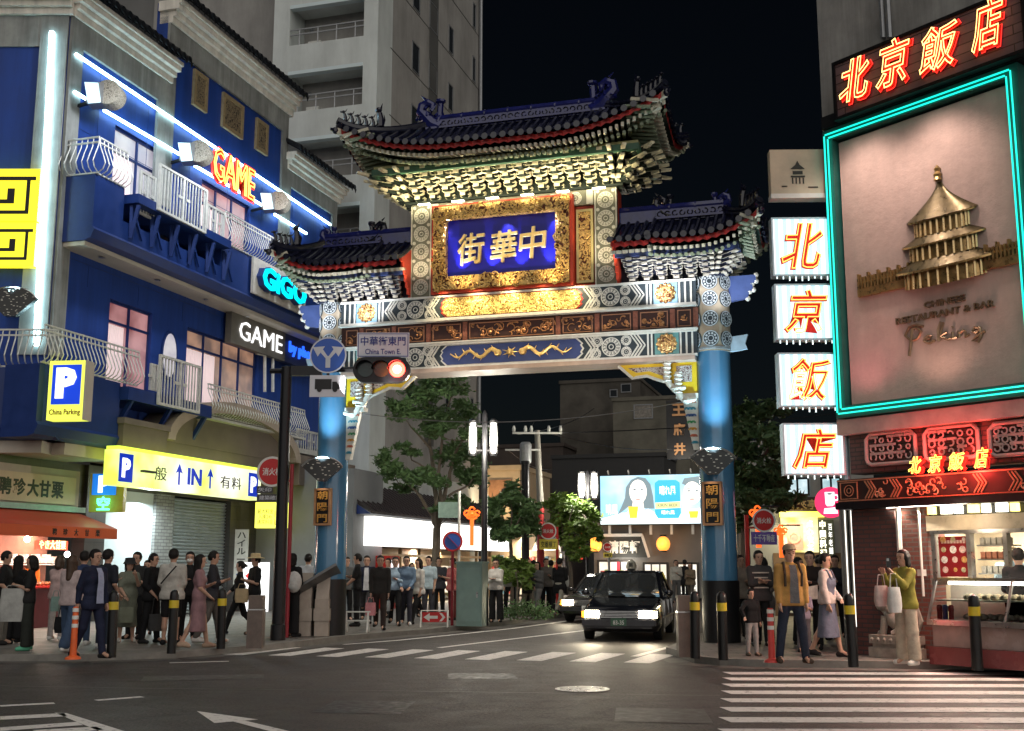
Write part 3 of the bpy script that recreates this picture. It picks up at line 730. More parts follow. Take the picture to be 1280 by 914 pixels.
# parking sign
FP = Fr(L.P(p2[0], 0, D + .25) , (1, -.12, 0), (-.12, -1, 0))
a0, a1 = FP.a(60, 490), FP.a(105, 490); z1, z0 = FP.z(80, 451), FP.z(80, 525)
yg = E('sign_lime', (.8, .9, .1), .85); bp_ = E('sign_royal', (.0, .045, .62), .65)
t = board_sign('parking_sign', 'hanging light box with white P on blue over a lime strip', FP, a0, a1, z0, z1, -.35, .35, yg, (
 ('blue_panel', lambda m: m.box(FP, a0 + .09, a1 - .09, z0 + (z1 - z0) * .26, z1 - .1, .001, .012), bp_),
 ('lettering', lambda m: m.text(FP, 'P', (a0 + a1) / 2, z0 + (z1 - z0) * .62, (z1 - z0) * .52, .014, .02, .06), wh_n),
 ('caption', lambda m: m.text(FP, 'China Parking', (a0 + a1) / 2, z0 + (z1 - z0) * .12, (z1 - z0) * .12, .004, .01, .012, w=(a1 - a0) * .86), M('sign_maroon', (.2, .01, .01), .5)),
 ('side_casing', lambda m: m.box(FP, a1 + .003, a1 + .04, z0, z1, -.36, .02), soffit_m)))
# IN light box over the garage
dI = 1.5
a0, a1 = L.a(146, 590, dI), L.a(326, 605, dI); z1, z0 = L.z(146, 561, dI), L.z(146, 606, dI)
iy = Enoise('sign_in_yellow', (.75, .95, .06), (1., 1., .85), .92, .6)
def apos(x): return L.a(x, 590, dI)
zc = (z0 + z1) / 2; hh = z1 - z0
def arrow(m, a):
 m.poly(L, [(a - .04, zc - hh * .3), (a + .04, zc - hh * .3), (a + .04, zc + hh * .1), (a + .17, zc + hh * .05), (a, zc + hh * .34), (a - .17, zc + hh * .05), (a - .04, zc + hh * .1)], dI + .002, dI + .012)
sb = E('sign_ink_blue', (.0, .03, .5), .5); ink = M('sign_ink', (.02, .02, .015), .5)
def inblue(m):
 arrow(m, apos(224)); arrow(m, apos(263)); m.text(L, 'IN', apos(243.5), zc, hh * .52, dI + .002, .012, .03, w=apos(252) - apos(234.5))
board_sign('parking_entrance_sign', 'long glowing yellow and white IN board over the garage mouth', L, a0, a1, z0, z1, 1.1, dI - 1.1, iy, (
 ('lettering', inblue, sb),
 ('caption', lambda m: [m.text(L, c, apos(x), zc - .03, hh * (.4 if c != '一' else .06), dI + .002, .01, .0, w=.55) for c, x in (('一', 183), ('般', 201), ('有', 282), ('料', 296))], ink),
 *[q for x in (157, 317) for q in (('parking_badge', lambda m, x=x: m.box(L, apos(x) - .3, apos(x) + .3, zc - hh * .4, zc + hh * .4, dI + .002, dI + .01), sb), ('badge_letter', lambda m, x=x: m.text(L, 'P', apos(x), zc, hh * .55, dI + .012, .01, .05, w=.36), wh_n))],
 ('edge_light', lambda m: m.box(L, a0, a1, z1 + .003, z1 + .09, 1.15, dI + .03), E('lime_edge', (.75, 1., .08), .9))))
# floodlights on the wall
glass_l = E('flood_glass', (.6, .85, 1.), .9); speck = Carved('mottled_shade', (.5, .46, .38), (.1, .09, .07), .5, .1, 30, .5)
for i, (x, y) in enumerate(((131, 120), (244, 193), (344, 254))):
 a, z = L.px(x, y, .9)
 t = thing('floodlight', ['box floodlight with a mottled round side above the first balcony windows', 'box floodlight with a mottled round side just before the neon word', 'box floodlight with a mottled round side after the neon word by the gate roof'][i], 'floodlight', L.P(a, z - .4, .6), 'floodlights on the blue wall')
 FS = Fr(L.P(a, z, .9), (1, 0, 0), (0, -1, 0))
 MB().disc(FS, .16, .02, .34, -.24, .24, 22).build('shade', speck, t)
 MB().box(FS, -.4, .05, -.28, .28, -.25, .25).build('housing', grey_metal, t)
 MB().poly(FS, [(-.46, .27), (-.1, .25), (.0, -.29), (-.33, -.32)], .255, .28).build('lens', glass_l, t)
 MB().bar(L.P(a, z - .2, 0), L.P(a, z - .1, .6), .08, .08).build('bracket', dark_metal, t)
# real light they throw
for x, y in ((131, 120), (244, 193), (344, 254)):
 a, z = L.px(x, y, .9)
 lamp('SPOT', L.P(a - .6, z, 3.2), 420, (.85, .92, 1), .3, aim=L.P(a + .6, z - 3.4, 0), angle=130, blend=.9, root=bb)
# ================================================================ THE GATE
G = Fr(GATE, U3, -W3)
GB = Fr(GATE, -U3, W3)
navy_tile = M('navy_glazed_tile', (.007, .008, .02), .16, 0, .3, 7, 0, .6)
ridge_blue = M('blue_glazed_ridge', (.014, .018, .12), .14, 0, .25, 5, 0, .6)
eave_red = M('eave_red', (.34, .018, .015), .5, 0, .2, 6)
post_red = M('post_red', (.6, .06, .025), .5, 0, .12, 4)
rafter_c = M('rafter_pale', (.55, .52, .4), .5, 0, .2, 8)
under_g = M('under_eave_green', (.014, .03, .022), .6, 0, .3, 6)
br_dark = M('bracket_dark', (.01, .018, .012), .6, 0, .4, 14)
br_edge = M('bracket_edge', (.66, .6, .4), .4, .1, .22, 11)
br_dark2 = M('bracket_navy', (.014, .02, .045), .6, 0, .4, 14)
br_edge2 = M('bracket_silver_edge', (.46, .43, .36), .4, .1, .22, 11)
frz_dk = M('frieze_navy', (.022, .035, .045), .6, 0, .3, 10)
frz_wh = M('frieze_white', (.62, .62, .57), .55, 0, .12, 10)
col_panel = M('panel_sky', (.2, .36, .46), .5, 0, .1, 5)
gilt = Carved('gilt_carving', (.85, .55, .17), (.09, .02, .01), .32, .55, 11, 1)
gilt_b = Carved('gilt_relief_bright', (.9, .66, .22), (.25, .14, .03), .35, .45, 15, 1)
medal = Carved('medallion_gilt', (.8, .5, .2), (.16, .05, .02), .35, .5, 13, 1)
copper = M('copper_relief', (.42, .2, .085), .4, .5, .35, 16)
brown_p = M('panel_brown', (.035, .012, .01), .6, 0, .3, 8)
brown_l = M('panel_line', (.36, .17, .1), .5, .2, .2, 8)
pil_blue = M('pillar_lacquer', (.07, .2, .34), .16, 0, .07, 1.5, 0, .55, coat=.3)
gold_l = M('gold_letter', (.9, .62, .2), .3, .6, .12, 14)
yel_p = M('corbel_yellow', (.75, .5, .02), .45, 0, .1, 6)
white_or = M('ornament_white', (.7, .68, .6), .45, 0, .15, 12)
red_dk = M('lacquer_red', (.42, .03, .02), .4, 0, .15, 6)
gate = thing('ceremonial_gate', 'ornate two pillar gate with three dark tiled roofs and a gilt framed blue plaque', 'gate', GATE + V((0, 0, KERB)))
UL, UR = -4.28, 4.28
FD = .36                                            # how far the beams stand in front of the pillar line
# ---- pillars
for u in (UL, UR):
 mb = MB(); c = G.P(u, 0)
 mb.lathe(c, [(.375, KERB), (.375, 1.32)], 28, 1)
 mb.lathe(c, [(.355, 1.321), (.345, 5.95)], 28, 0)
 p = mb.build('pillar', [pil_blue, black], gate, smooth=True)
 m2 = MB(); m2.lathe(c, [(.36, 5.951), (.36, 7.5)], 28, 0)
 cp_ = m2.build('painted_head', M('head_buff', (.42, .36, .27), .55, 0, .1, 6), gate, smooth=True, parent=p)
 def pillar_rosettes(m, mi):
  for z in (6.2, 6.62, 7.04, 7.4):
   for dx in (-.38, .0, .38):
    th = dx * 2.6
    nn = (G.x * math.sin(th) + G.n * math.cos(th)); tt = (G.x * math.cos(th) - G.n * math.sin(th))
    f = Fr(c + nn * .36, tt, nn)
    if mi == 0:
     m.disc(f, 0, z, .17, -.02, .01, 18)
    else:
     m.ring(f, 0, z, .145, .165, -.01, .016, 18); m.ring(f, 0, z, .05, .065, -.01, .016, 12)
     for k in range(10): m.disc(f, .105 * math.cos(k * .628), z + .105 * math.sin(k * .628), .025, -.01, .016, 6)
  for z in (5.98, 7.46): m.lathe(c, [(.362, z), (.372, z + .01), (.372, z + .05), (.362, z + .06)], 28)
 m3 = MB(); pillar_rosettes(m3, 0); m3.build('rosette_ground', frz_dk, gate, parent=p)
 m3 = MB(); pillar_rosettes(m3, 1); m3.build('rosette', M('rosette_blue_white', (.5, .55, .58), .5, 0, .15, 9), gate, parent=p)
# ---- beams (measured z) : brackets 7.58 / upper 7.0 / panels 6.5 / lower 5.9
zU1, zU0, zP1, zP0, zL1, zL0 = 7.48, 6.93, 6.9, 6.44, 6.41, 5.86
B0, B1 = -4.0, 4.0
def rosette(m, a, z, r, d, clip=None):
 m.ring(G, a, z, r * .9, r, d - .02, d + .014, 22); m.ring(G, a, z, r * .2, r * .27, d - .02, d + .014, 12); m.ring(G, a, z, r * .5, r * .56, d - .02, d + .012, 18)
 for k in range(14):
  t = 2 * math.pi * k / 14
  m.bar(G.P(a + r * .56 * math.cos(t), z + r * .56 * math.sin(t), d + .004), G.P(a + r * .9 * math.cos(t), z + r * .9 * math.sin(t), d + .004), .022, .02)
  m.ring(G, a + r * .72 * math.cos(t + .22), z + r * .72 * math.sin(t + .22), r * .07, r * .11, d - .02, d + .012, 7)
for (z0, z1, nm, inset) in ((zU0, zU1, 'upper', 0), (zL0, zL1, 'lower', .0)):
 zc, h = (z0 + z1) / 2, z1 - z0
 d1 = FD - (0 if nm == 'upper' else .02)
 bmz = MB().box(G, B0, B1, z0, z1, -d1, d1)
 beam = bmz.build('beam', frz_dk, gate)
 lm = MB()
 for z in (z0, z1 - .045): lm.box(G, B0, B1, z, z + .045, d1 + .001, d1 + .05)
 for s in (-1, 1):
  for k in range(2):
   a = s * (2.02 + .52 * k)
   if k == 0: rosette(lm, s * 2.2, zc, h * .37, d1); rosette(lm, s * 1.9, zc + h * .24, h * .22, d1); rosette(lm, s * 1.86, zc - h * .24, h * .22, d1); rosette(lm, s * 2.52, zc + h * .22, h * .2, d1); rosette(lm, s * 2.52, zc - h * .22, h * .2, d1)
  for q in (0, .07, .14):                      # chevrons
   for (aa, dr) in ((1.62 + q, 1), (2.62 + q, 1)):
    m_ = lm
    a_ = s * aa
    m_.bar(G.P(a_ + s * .16, zc, d1 + .012), G.P(a_, zc + h * .42, d1 + .012), .03, .03); m_.bar(G.P(a_ + s * .16, zc, d1 + .012), G.P(a_, zc - h * .42, d1 + .012), .03, .03)
  for aa in (2.98, 3.06, 3.66, 3.78, 3.9): lm.box(G, s * aa - .018, s * aa + .018, z0 + .046, z1 - .046, d1 - .01, d1 + .018)
 lm.build('frieze_ornament', frz_wh, gate, parent=beam)
 for s in (-1, 1):
  pn = MB().box(G, s * 3.12, s * 3.62, z0 + .047, z1 - .047, d1 - .01, d1 + .012).build('square_panel', col_panel if nm == 'upper' else M('panel_teal', (.12, .3, .3), .5), gate, parent=beam)
  rg = rnd(int(9 + s + h * 10))
  mb = MB()
  mb.lathe(G.P(s * 3.37, zc, d1), [(.0, .085), (.08, .08), (.15, .055), (.2, .02), (.2, 0)][::-1], 22, ax=G.n)
  for k in range(12): mb.ball(G.P(s * 3.37 + .18 * math.cos(k * .524), zc + .18 * math.sin(k * .524), d1 + .02), .045, 8)
  for k in range(14): mb.ball(G.P(s * 3.37 + rg.uniform(-.13, .13), zc + rg.uniform(-.13, .13), d1 + .07), rg.uniform(.02, .045), 7)
  mb.build('medallion', medal, gate, smooth=True, parent=beam)
 # lobed centre cartouche
 def lobed(a, k): return [(-a, zc), (-a + .05, zc + h * .14), (-a + .02, zc + h * .2), (-a + .14, zc + h * k), (a - .14, zc + h * k), (a - .02, zc + h * .2), (a - .05, zc + h * .14), (a, zc), (a - .05, zc - h * .14), (a - .02, zc - h * .2), (a - .14, zc - h * k), (-a + .14, zc - h * k), (-a + .02, zc - h * .2), (-a + .05, zc - h * .14)]
 MB().poly(G, lobed(1.62, .41), d1 - .01, d1 + .012).build('cartouche_border', red_dk if nm == 'upper' else frz_wh, gate, parent=beam)
 MB().poly(G, lobed(1.58, .38), d1 + .0121, d1 + .03).build('cartouche', gilt_b if nm == 'upper' else M('cartouche_blue', (.03, .05, .16), .5), gate, parent=beam)
 if nm == 'lower':
  for s in (-1, 1):
   mb = MB(); pts = []
   for i in range(40):
    t = i / 39; pts.append(G.P(s * (.28 + 1.08 * t), zc + .085 * math.sin(t * 13) * (1 - .3 * t), d1 + .05))
   mb.tube(pts, .05, 7, r2=.012)
   mb.ball(pts[0], (.09, .07, .08), 9)
   for i in range(3, 36, 3): mb.tube([pts[i], pts[i] + Z3 * (.1 if i % 2 else -.09) + U3 * .06 * s], .018, 5, r2=.004)
   mb.build('dragon_relief', M('dragon_gilt', (.8, .56, .2), .35, .5, .2, 12), gate, smooth=True, parent=beam)
  mb = MB(); mb.ball(G.P(0, zc, d1 + .05), .075, 10)
  for k in range(7): mb.tube([G.P(0, zc, d1 + .05), G.P(.19 * math.cos(k * .9), zc + .13 * math.sin(k * .9), d1 + .05)], .025, 5, r2=.003)
  mb.build('pearl_relief', MATS['dragon_gilt'], gate, smooth=True, parent=beam)
 for k in (0,): lm = None
# long shelves (white edges) with LED troughs
led = E('led_warm', (1., .86, .55), 7)
MB().box(G, -3.95, 3.95, zL0 - .09, zL0 - .002, -.34, FD + .06).build('beam_soffit', M('soffit_rose', (.4, .3, .24), .6, 0, .2, 3), gate)
MB().box(G, -4.02, 4.02, zU0 - .03, zU0 - .001, -.36, FD + .1).build('ledge', frz_wh, gate)
MB().box(G, -4.02, 4.02, zP0 - .028, zP0 - .001, -.36, FD + .07).build('ledge', frz_wh, gate)
# ---- carved panel band
pb = MB().box(G, B0, B1, zP0, zP1, -.33, FD - .06).build('panel_band', brown_p, gate)
xs = [-3.98, -3.5, -2.72, -1.9, -1.05, 1.05, 1.9, 2.72, 3.5, 3.98]
lm = MB(); sp = MB()
rg = rnd(4)
for a0, a1 in zip(xs, xs[1:]):
 MB().frame(G, a0 + .1, a1 - .1, zP0 + .05, zP1 - .06, .018, FD - .065, FD - .035).build('panel_border', brown_l, gate, parent=pb)
 MB().box(G, a1 - .05, a1 + .05, zP0 + .02, zP1 - .03, FD - .065, FD - .03).build('panel_divider', M('divider_brown', (.2, .07, .045), .5, .1, .4, 22), gate, parent=pb)
dv_ = M('divider_brown', (.2, .07, .045), .5, .1, .4, 22)
for a0, a1 in zip(xs, xs[1:]):
 mb = MB(); A0, A1, Z0, Z1 = a0 + .15, a1 - .15, zP0 + .09, zP1 - .1
 for k in range(max(3, int((A1 - A0) * 22))):
  x, z = rg.uniform(A0, A1), rg.uniform(Z0, Z1); r = rg.uniform(.04, .09); t0 = rg.uniform(0, 360)
  pts = arc(G, x, z, r, t0, t0 + rg.uniform(120, 260), FD - .05, 7)
  pts = [V(p) for p in pts]
  for p in pts:
   zz = min(max(p.z, Z0), Z1); p.z = zz
  mb.tube(pts, rg.uniform(.012, .022), 5, r2=.007)
  if k % 3 == 0: mb.ball(G.P(min(max(x, A0 + .03), A1 - .03), min(max(z, Z0), Z1), FD - .045), rg.uniform(.025, .05), 7)
 mb.build('carved_relief', copper, gate, smooth=True, parent=pb)
# ---- centre wall with plaque
zc0, zc1 = 7.49, 9.62
CW = MB()
CW.box(G, -2.36, 2.36, zc0, zc1, -.2, FD - .16)
cw = CW.build('centre_wall', post_red, gate)
WD = FD - .16
for s in (-1, 1):
 st_ = MB(); lm = MB()
 st_.box(G, s * 1.86, s * 2.36, zc0, zc1 + .02, WD + .001, WD + .09)
 d1 = WD + .09
 for k in range(5):
  z = zc0 + .24 + k * .41
  rosette(lm, s * 2.11, z, .18, d1)
  for dx in (-.17, .17):
   lm.disc(G, s * 2.11 + dx, z + .2, .04, d1 - .01, d1 + .012, 8)
 for x in (1.87, 2.33): lm.box(G, s * x, s * (x + .025), zc0, zc1, d1 - .01, d1 + .02)
 st_.build('patterned_post', M('post_olive', (.16, .16, .11), .55, 0, .2, 9), gate, parent=cw); lm.build('post_ornament', M('frieze_cream', (.62, .6, .48), .5, 0, .1, 9), gate, parent=cw)
# patterned lintel above plaque
li = MB().box(G, -1.86, 1.86, 9.3, zc1 + .01, WD + .002, WD + .1).build('lintel', M('post_olive', (0, 0, 0)), gate, parent=cw)
lm = MB()
for s in (-1, 1):
 for a in (.95, 1.2, 1.45): rosette(lm, s * a, 9.46, .14, WD + .1)
 for q in (0, .06, .12): lm.bar(G.P(s * (.62 + q), 9.34, WD + .11), G.P(s * (.45 + q), 9.58, WD + .11), .025, .025)
 lm.box(G, s * 1.7, s * 1.84, 9.3, zc1, WD + .1, WD + .14)
lm.build('lintel_ornament', MATS['frieze_cream'], gate, parent=li)
MB().poly(G, [(-.5, 9.33), (.5, 9.33), (.36, 9.56), (-.36, 9.56)], WD + .1, WD + .13).build('lintel_cartouche', gilt, gate, parent=li)
# gold side strip right + left
for s in (1, -1):
 f = MB().frame(G, s * 1.46, s * 1.83, zc0 + .08, 9.2, .05, WD + .01, WD + .1).build('strip_frame', M('strip_yellow', (.6, .5, .2), .5), gate, parent=cw)
 MB().box(G, s * 1.51, s * 1.78, zc0 + .13, 9.15, WD + .01, WD + .08).build('gilt_strip', gilt, gate, parent=f)
# plaque
PD = FD + .1
pc0, pc1, pz0, pz1 = -1.73, 1.36, 7.56, 9.46
pq = MB()
fw = .3
def torn(m, a0, a1, z0, z1):
 rg = rnd(3)
 m.frame(G, a0, a1, z0, z1, fw, PD - .25, PD + .1)
 for i in range(90):
  t = rg.random(); side = rg.randrange(4)
  a = a0 + (a1 - a0) * t if side < 2 else (a0 + fw / 2 if side == 2 else a1 - fw / 2)
  z = z0 + (z1 - z0) * t if side >= 2 else (z0 + fw / 2 if side == 0 else z1 - fw / 2)
  a += rg.uniform(-.11, .11) if side >= 2 else 0; z += rg.uniform(-.11, .11) if side < 2 else 0
  m.tube(arc(G, a, z, rg.uniform(.04, .1), rg.uniform(0, 360), rg.uniform(400, 620), PD + .11, 6), rg.uniform(.02, .035), 5, r2=.01)
torn(pq, pc0, pc1, pz0, pz1)
pl_ = pq.build('plaque_frame', gilt, gate)
MB().frame(G, pc0 - .06, pc1 + .06, pz0 - .06, pz1 + .06, .058, PD - .2, PD + .02).build('plaque_border', post_red, gate, parent=pl_)
bpnl = M('plaque_blue', (.008, .008, .3), .35, 0, .05, 3)
MB().box(G, pc0 + fw, pc1 - fw, pz0 + fw, pz1 - fw, PD - .25, PD - .04).build('plaque_board', bpnl, gate, parent=pl_)
pm_ = (pc0 + pc1) / 2
for ch, x, y, sc in (('街', 589, 311, .82), ('華', 630, 308, .86), ('中', 666, 303, .86)):
 a, z = G.px(x, y, PD)
 MB().text(G, ch, a, z, .7, PD - .039, .07, .006, w=.62, shear=.08, slant=.06).build('character', gold_l, gate, parent=pl_)
 MB().text(G, ch, a, z, .7, PD + .02, outline=True, bevel=.011, bold=.008, w=.62, shear=.08, slant=.06).build('character_edge', M('letter_pale', (.8, .76, .5), .4), gate, parent=pl_)
# plaque lights
for a in (-1.15, -.45, .2, .85):
 lamp('SPOT', G.P(a, pz0 + .3, PD + .16), 53.856, (.75, .75, 1), .03, aim=G.P(a + .22, pz0 + 1.3, PD - .1), angle=62, blend=.5, root=gate)
for a in (-1.4, -.1, .98):
 lamp('SPOT', G.P(a, pz1 - .26, PD + .16), 35.904, (.8, .8, 1), .03, aim=G.P(a + .15, pz1 - 1.2, PD - .1), angle=55, blend=.5, root=gate)

# ---- bracket sets
def boat(w, h): return [(-w / 2, h), (-w / 2, h * .45), (-w * .36, h * .12), (-w * .2, 0), (w * .2, 0), (w * .36, h * .12), (w / 2, h * .45), (w / 2, h)]
def bracket_mesh(H, D0, tiers, W0, mats):
 "one set: tiers of boat-shaped arms stepping outwards, pale painted edges"
 mb = MB(); f = local()
 th = H / tiers
 for k in range(tiers):
  z = k * th; d = D0 * k / tiers
  mb.box(f, -.055, .055, z + .01, z + th * .8, -.1, d + D0 / tiers + .06, 0); mb.box(f, -.06, .06, z + th * .12, z + th * .7, d + D0 / tiers + .06, d + D0 / tiers + .085, 1)
  for j, w in ((0, W0 * (.55 + .13 * k)),):
   o = [(a, z + zz) for a, zz in boat(w, th * .62)]
   mb.poly(f, o, d - .04, d + .055, 1)
   i_ = [(a * .9, z + .5 * th * .62 + (zz - .5 * th * .62) * .7) for a, zz in boat(w, th * .62)]
   mb.poly(f, i_, d + .0551, d + .062, 0)
   for s in (-1, 0, 1):
    a = s * (w / 2 - .05)
    mb.poly(f, [(a - .045, z + th * .66), (a + .045, z + th * .66), (a + .06, z + th * .9), (a - .06, z + th * .9)], d - .05, d + .07, 1)
    mb.box(f, a - .034, a + .034, z + th * .72, z + th * .86, d + .071, d + .076, 0)
 return mb
def set_brackets(H, D0, tiers, W0, us, z, d, mats, root, yaw0=0, ws=None):
 first = None
 for u in us:
  if first is None:
   first = bracket_mesh(H, D0, tiers, W0, mats).build('bracket', mats, None)
   off = first.location.copy(); o = first
  else:
   o = first.copy(); COL.objects.link(o)
  o.parent = root
  o.rotation_euler = (0, 0, -TH + yaw0)
  base = G.P(u, z, d) if ws is None else S(ws, u, z)
  rot = V((off.x * math.cos(-TH + yaw0) - off.y * math.sin(-TH + yaw0), off.x * math.sin(-TH + yaw0) + off.y * math.cos(-TH + yaw0), off.z))
  o.location = base + rot - root.location
# ---- roofs
def roof(root, A, B, RH, ze, zr, rise, nb, mats, a_in=None, sides=(-1, 1), a0f=.45, pw=1.35, ribs=.2):
 "hipped roof with flying corners. half length A, half depth B, half ridge RH, eave height ze, ridge height zr"
 tile, ridge, under = mats
 a0 = RH * a0f
 def c_of(a): return max(0, (abs(a) - a0) / (A - a0))
 def zf(a, q): return ze + (zr - ze) * (q ** pw) + rise * c_of(a) ** 2.3
 def qmax(a): return 1.0 if abs(a) <= RH else (A - abs(a)) / (A - RH)
 lo, hi = (-A if -1 in sides else -RH), (A if 1 in sides else RH)
 body = MB(); N = 8
 def slope(fr, l, h, n, zfun, qm, Bd, off=0):
  cols = []
  for i in range(n + 1):
   a = l + (h - l) * i / n; col = []
   for j in range(N + 1):
    q = qm(a) * j / N; col.append(fr.P(a, zfun(a, q), Bd * (1 - q) + off))
   cols.append(col)
  vs = [p for c in cols for p in c]; fs = []
  for i in range(n):
   for j in range(N): a_ = i * (N + 1) + j; fs.append((a_, a_ + N + 1, a_ + N + 2, a_ + 1))
  body.add(vs, fs, 0); body.add([p - Z3 * .09 for p in vs], [f[::-1] for f in fs], 2)
 rb = MB()
 def ribset(fr, l, h, zfun, qm, Bd, off=0):
  n = max(2, round((h - l) / ribs))
  for i in range(n + 1):
   a = l + (h - l) * i / n; qm_ = qm(a)
   if qm_ < .03: continue
   pts = [fr.P(a, zfun(a, qm_ * j / 6) + .015, Bd * (1 - qm_ * j / 6) + off + (.05 if j == 0 else 0)) for j in range(7)]
   rb.tube(pts, ribs * .27, 7); rb.disc(fr, a, zfun(a, 0) - .0, ribs * .36, Bd + off + .05, Bd + off + .075, 9, 0)
 for fr in (G, GB):
  l, h = (lo, hi) if fr is G else (-hi, -lo)
  slope(fr, l, h, 40, zf, qmax, B); ribset(fr, l, h, zf, qmax, B)
 def zs(w, q):
  ah = RH + (A - RH) * min(1, abs(w) / B); return ze + (zr - ze) * (q ** pw) + rise * c_of(ah) ** 2.3
 def qs(w): return 1 - abs(w) / B
 for s in sides:
  fr = Fr(S(s * RH, 0), W3 * s, U3 * s)
  slope(fr, -B, B, 20, zs, qs, A - RH); ribset(fr, -B, B, zs, qs, A - RH)
 rf = body.build('roof', [tile, tile, under], root, smooth=True)
 rb.build('roof_tiles', tile, root, smooth=True, parent=rf)
 # red wavy fascia, rafters
 fa = MB(); ra = MB(); ra2 = MB()
 def fascia(fr, l, h, zfun, Bd, off=0):
  n = max(2, round((h - l) / ribs));
  for i in range(n):
   x0, x1 = l + (h - l) * i / n, l + (h - l) * (i + 1) / n; xm = (x0 + x1) / 2
   fa.add([fr.P(x0, zfun(x0, 0) - .02, Bd + off - .02), fr.P(x0, zfun(x0, 0) - .13, Bd + off - .02), fr.P(xm, zfun(xm, 0) - .17, Bd + off - .02), fr.P(x1, zfun(x1, 0) - .13, Bd + off - .02), fr.P(x1, zfun(x1, 0) - .02, Bd + off - .02), fr.P(xm, zfun(xm, 0) - .07, Bd + off - .0)],
    [(0, 1, 2, 5), (5, 2, 3, 4)])
  m = max(2, round((h - l) / .125))
  for i in range(m + 1):
   a = l + (h - l) * i / m; z = zfun(a, 0)
   ra.bar(fr.P(a, z - .24, Bd + off - .1), fr.P(a * .96, z - .12, Bd * .55 + off), .06, .07)
   if i % 1 == 0: ra2.tube([fr.P(a, z - .36, Bd * .86 + off - .05), fr.P(a * .96, z - .26, Bd * .45 + off)], .04, 6)
 for fr in (G, GB):
  l, h = (lo, hi) if fr is G else (-hi, -lo); fascia(fr, l, h, zf, B)
 for s in sides:
  fr = Fr(S(s * RH, 0), W3 * s, U3 * s); fascia(fr, -B, B, zs, A - RH)
 fa.build('eave_fascia', eave_red, root, parent=rf)
 ra.build('upper_rafters', rafter_c, root, parent=rf); ra2.build('lower_rafters', mats[2] if False else M('rafter_green', (.2, .24, .16), .5, 0, .2, 8), root, parent=rf)
 # ridge
 rm = MB()
 rl, rh = (-RH if -1 in sides else lo), (RH if 1 in sides else hi)
 rm.box(G, rl, rh, zr - .05, zr + .2, -.1, .1); rm.tube([G.P(rl, zr + .24, 0), G.P(rh, zr + .24, 0)], .11, 8); rm.box(G, rl, rh, zr - .02, zr + .03, -.16, .16)
 for i in range(int((rh - rl) / .55)): rm.lathe(G.P(rl + .3 + i * .55, zr + .24, 0), [(.118, -.015), (.118, .015)], 10, ax=G.x)
 rm.build('ridge', ridge, root, smooth=True, parent=rf)
 for s_ in (-1, 1):
  cr = MB()
  for i in range(int((rh - rl) / .16)):
   q = G.P(rl + .1 + i * .16, zr + .1, 0); cr.tube(arc(Fr(q + G.n * (.105 * s_), G.x, G.n), 0, 0, .055, 30 * i, 30 * i + 280, .0, 7), .014, 4)
  cr.build('ridge_scrolls', tile, root, smooth=True, parent=rf)
 # hip ridges with beasts
 for s in sides:
  for t in (-1, 1):
   pts = []
   for j in range(13):
    q = j / 12; a = s * (RH + (A + .05 - RH) * q); d = t * B * q
    z = ze + (zr - ze) * ((1 - q) ** pw) + rise * c_of(abs(a)) ** 2.3 + .08 + (.12 * max(0, q - .75) * 4 * max(0, q - .75))
    pts.append(G.P(a, z, d))
   hm = MB(); hm.tube(pts, .085, 7); hm.tube([p - Z3 * .08 for p in pts], .1, 6)
   hp = hm.build('hip_ridge', tile, root, smooth=True, parent=rf)
   if t == 1 or True:
    bm2 = MB()
    dirv = (pts[12] - pts[8]).normalized()
    for k in range(nb):
     p = pts[11] + (pts[6] - pts[11]) * k / max(1, nb - 1) * .9
     jj = 11 - (k / max(1, nb - 1)) * 4.6; i0 = int(jj); p = pts[i0] + (pts[min(12, i0 + 1)] - pts[i0]) * (jj - i0)
     sc = 1.0 if k < nb - 1 else 1.9
     b0 = p + Z3 * .08
     bm2.tube([b0, b0 + Z3 * .1 * sc, b0 + Z3 * .17 * sc + dirv * .03], .045 * sc, 6, r2=.03 * sc)
     bm2.ball(b0 + Z3 * .2 * sc + dirv * .045, .038 * sc, 7); bm2.tube([b0 + Z3 * .19 * sc + dirv * .07, b0 + Z3 * .185 * sc + dirv * .12], .02 * sc, 5)
     bm2.tube([b0 + Z3 * .22 * sc, b0 + Z3 * .3 * sc - dirv * .04], .014 * sc, 4, r2=.004)
     bm2.tube([b0 + Z3 * .02 - dirv * .05, b0 + Z3 * .1 * sc - dirv * .1, b0 + Z3 * .16 * sc - dirv * .08], .016 * sc, 4, r2=.006)
    bm2.build('roof_beasts', tile, root, smooth=True, parent=hp)
    e = pts[12]
    cm = MB()
    out = V((dirv.x, dirv.y, 0)).normalized()
    cm.bar(e - out * .75 - Z3 * .42, e + out * .02 - Z3 * .24, .1, .12, up=Z3); cm.bar(e - out * .95 - Z3 * .62, e - out * .22 - Z3 * .42, .11, .13)
    cm.build('corner_rafter', rafter_c, root, parent=rf)
    hd = MB(); h0 = e + out * .04 - Z3 * .24
    hd.ball(h0, (.075, .075, .085), 9); hd.tube([h0, h0 + out * .12 + Z3 * .02], .05, 6, r2=.03); hd.tube([h0 + Z3 * .05, h0 + Z3 * .14 - out * .05], .02, 5, r2=.005)
    hd.build('dragon_head', tile, root, smooth=True, parent=rf)
 return rf, zf
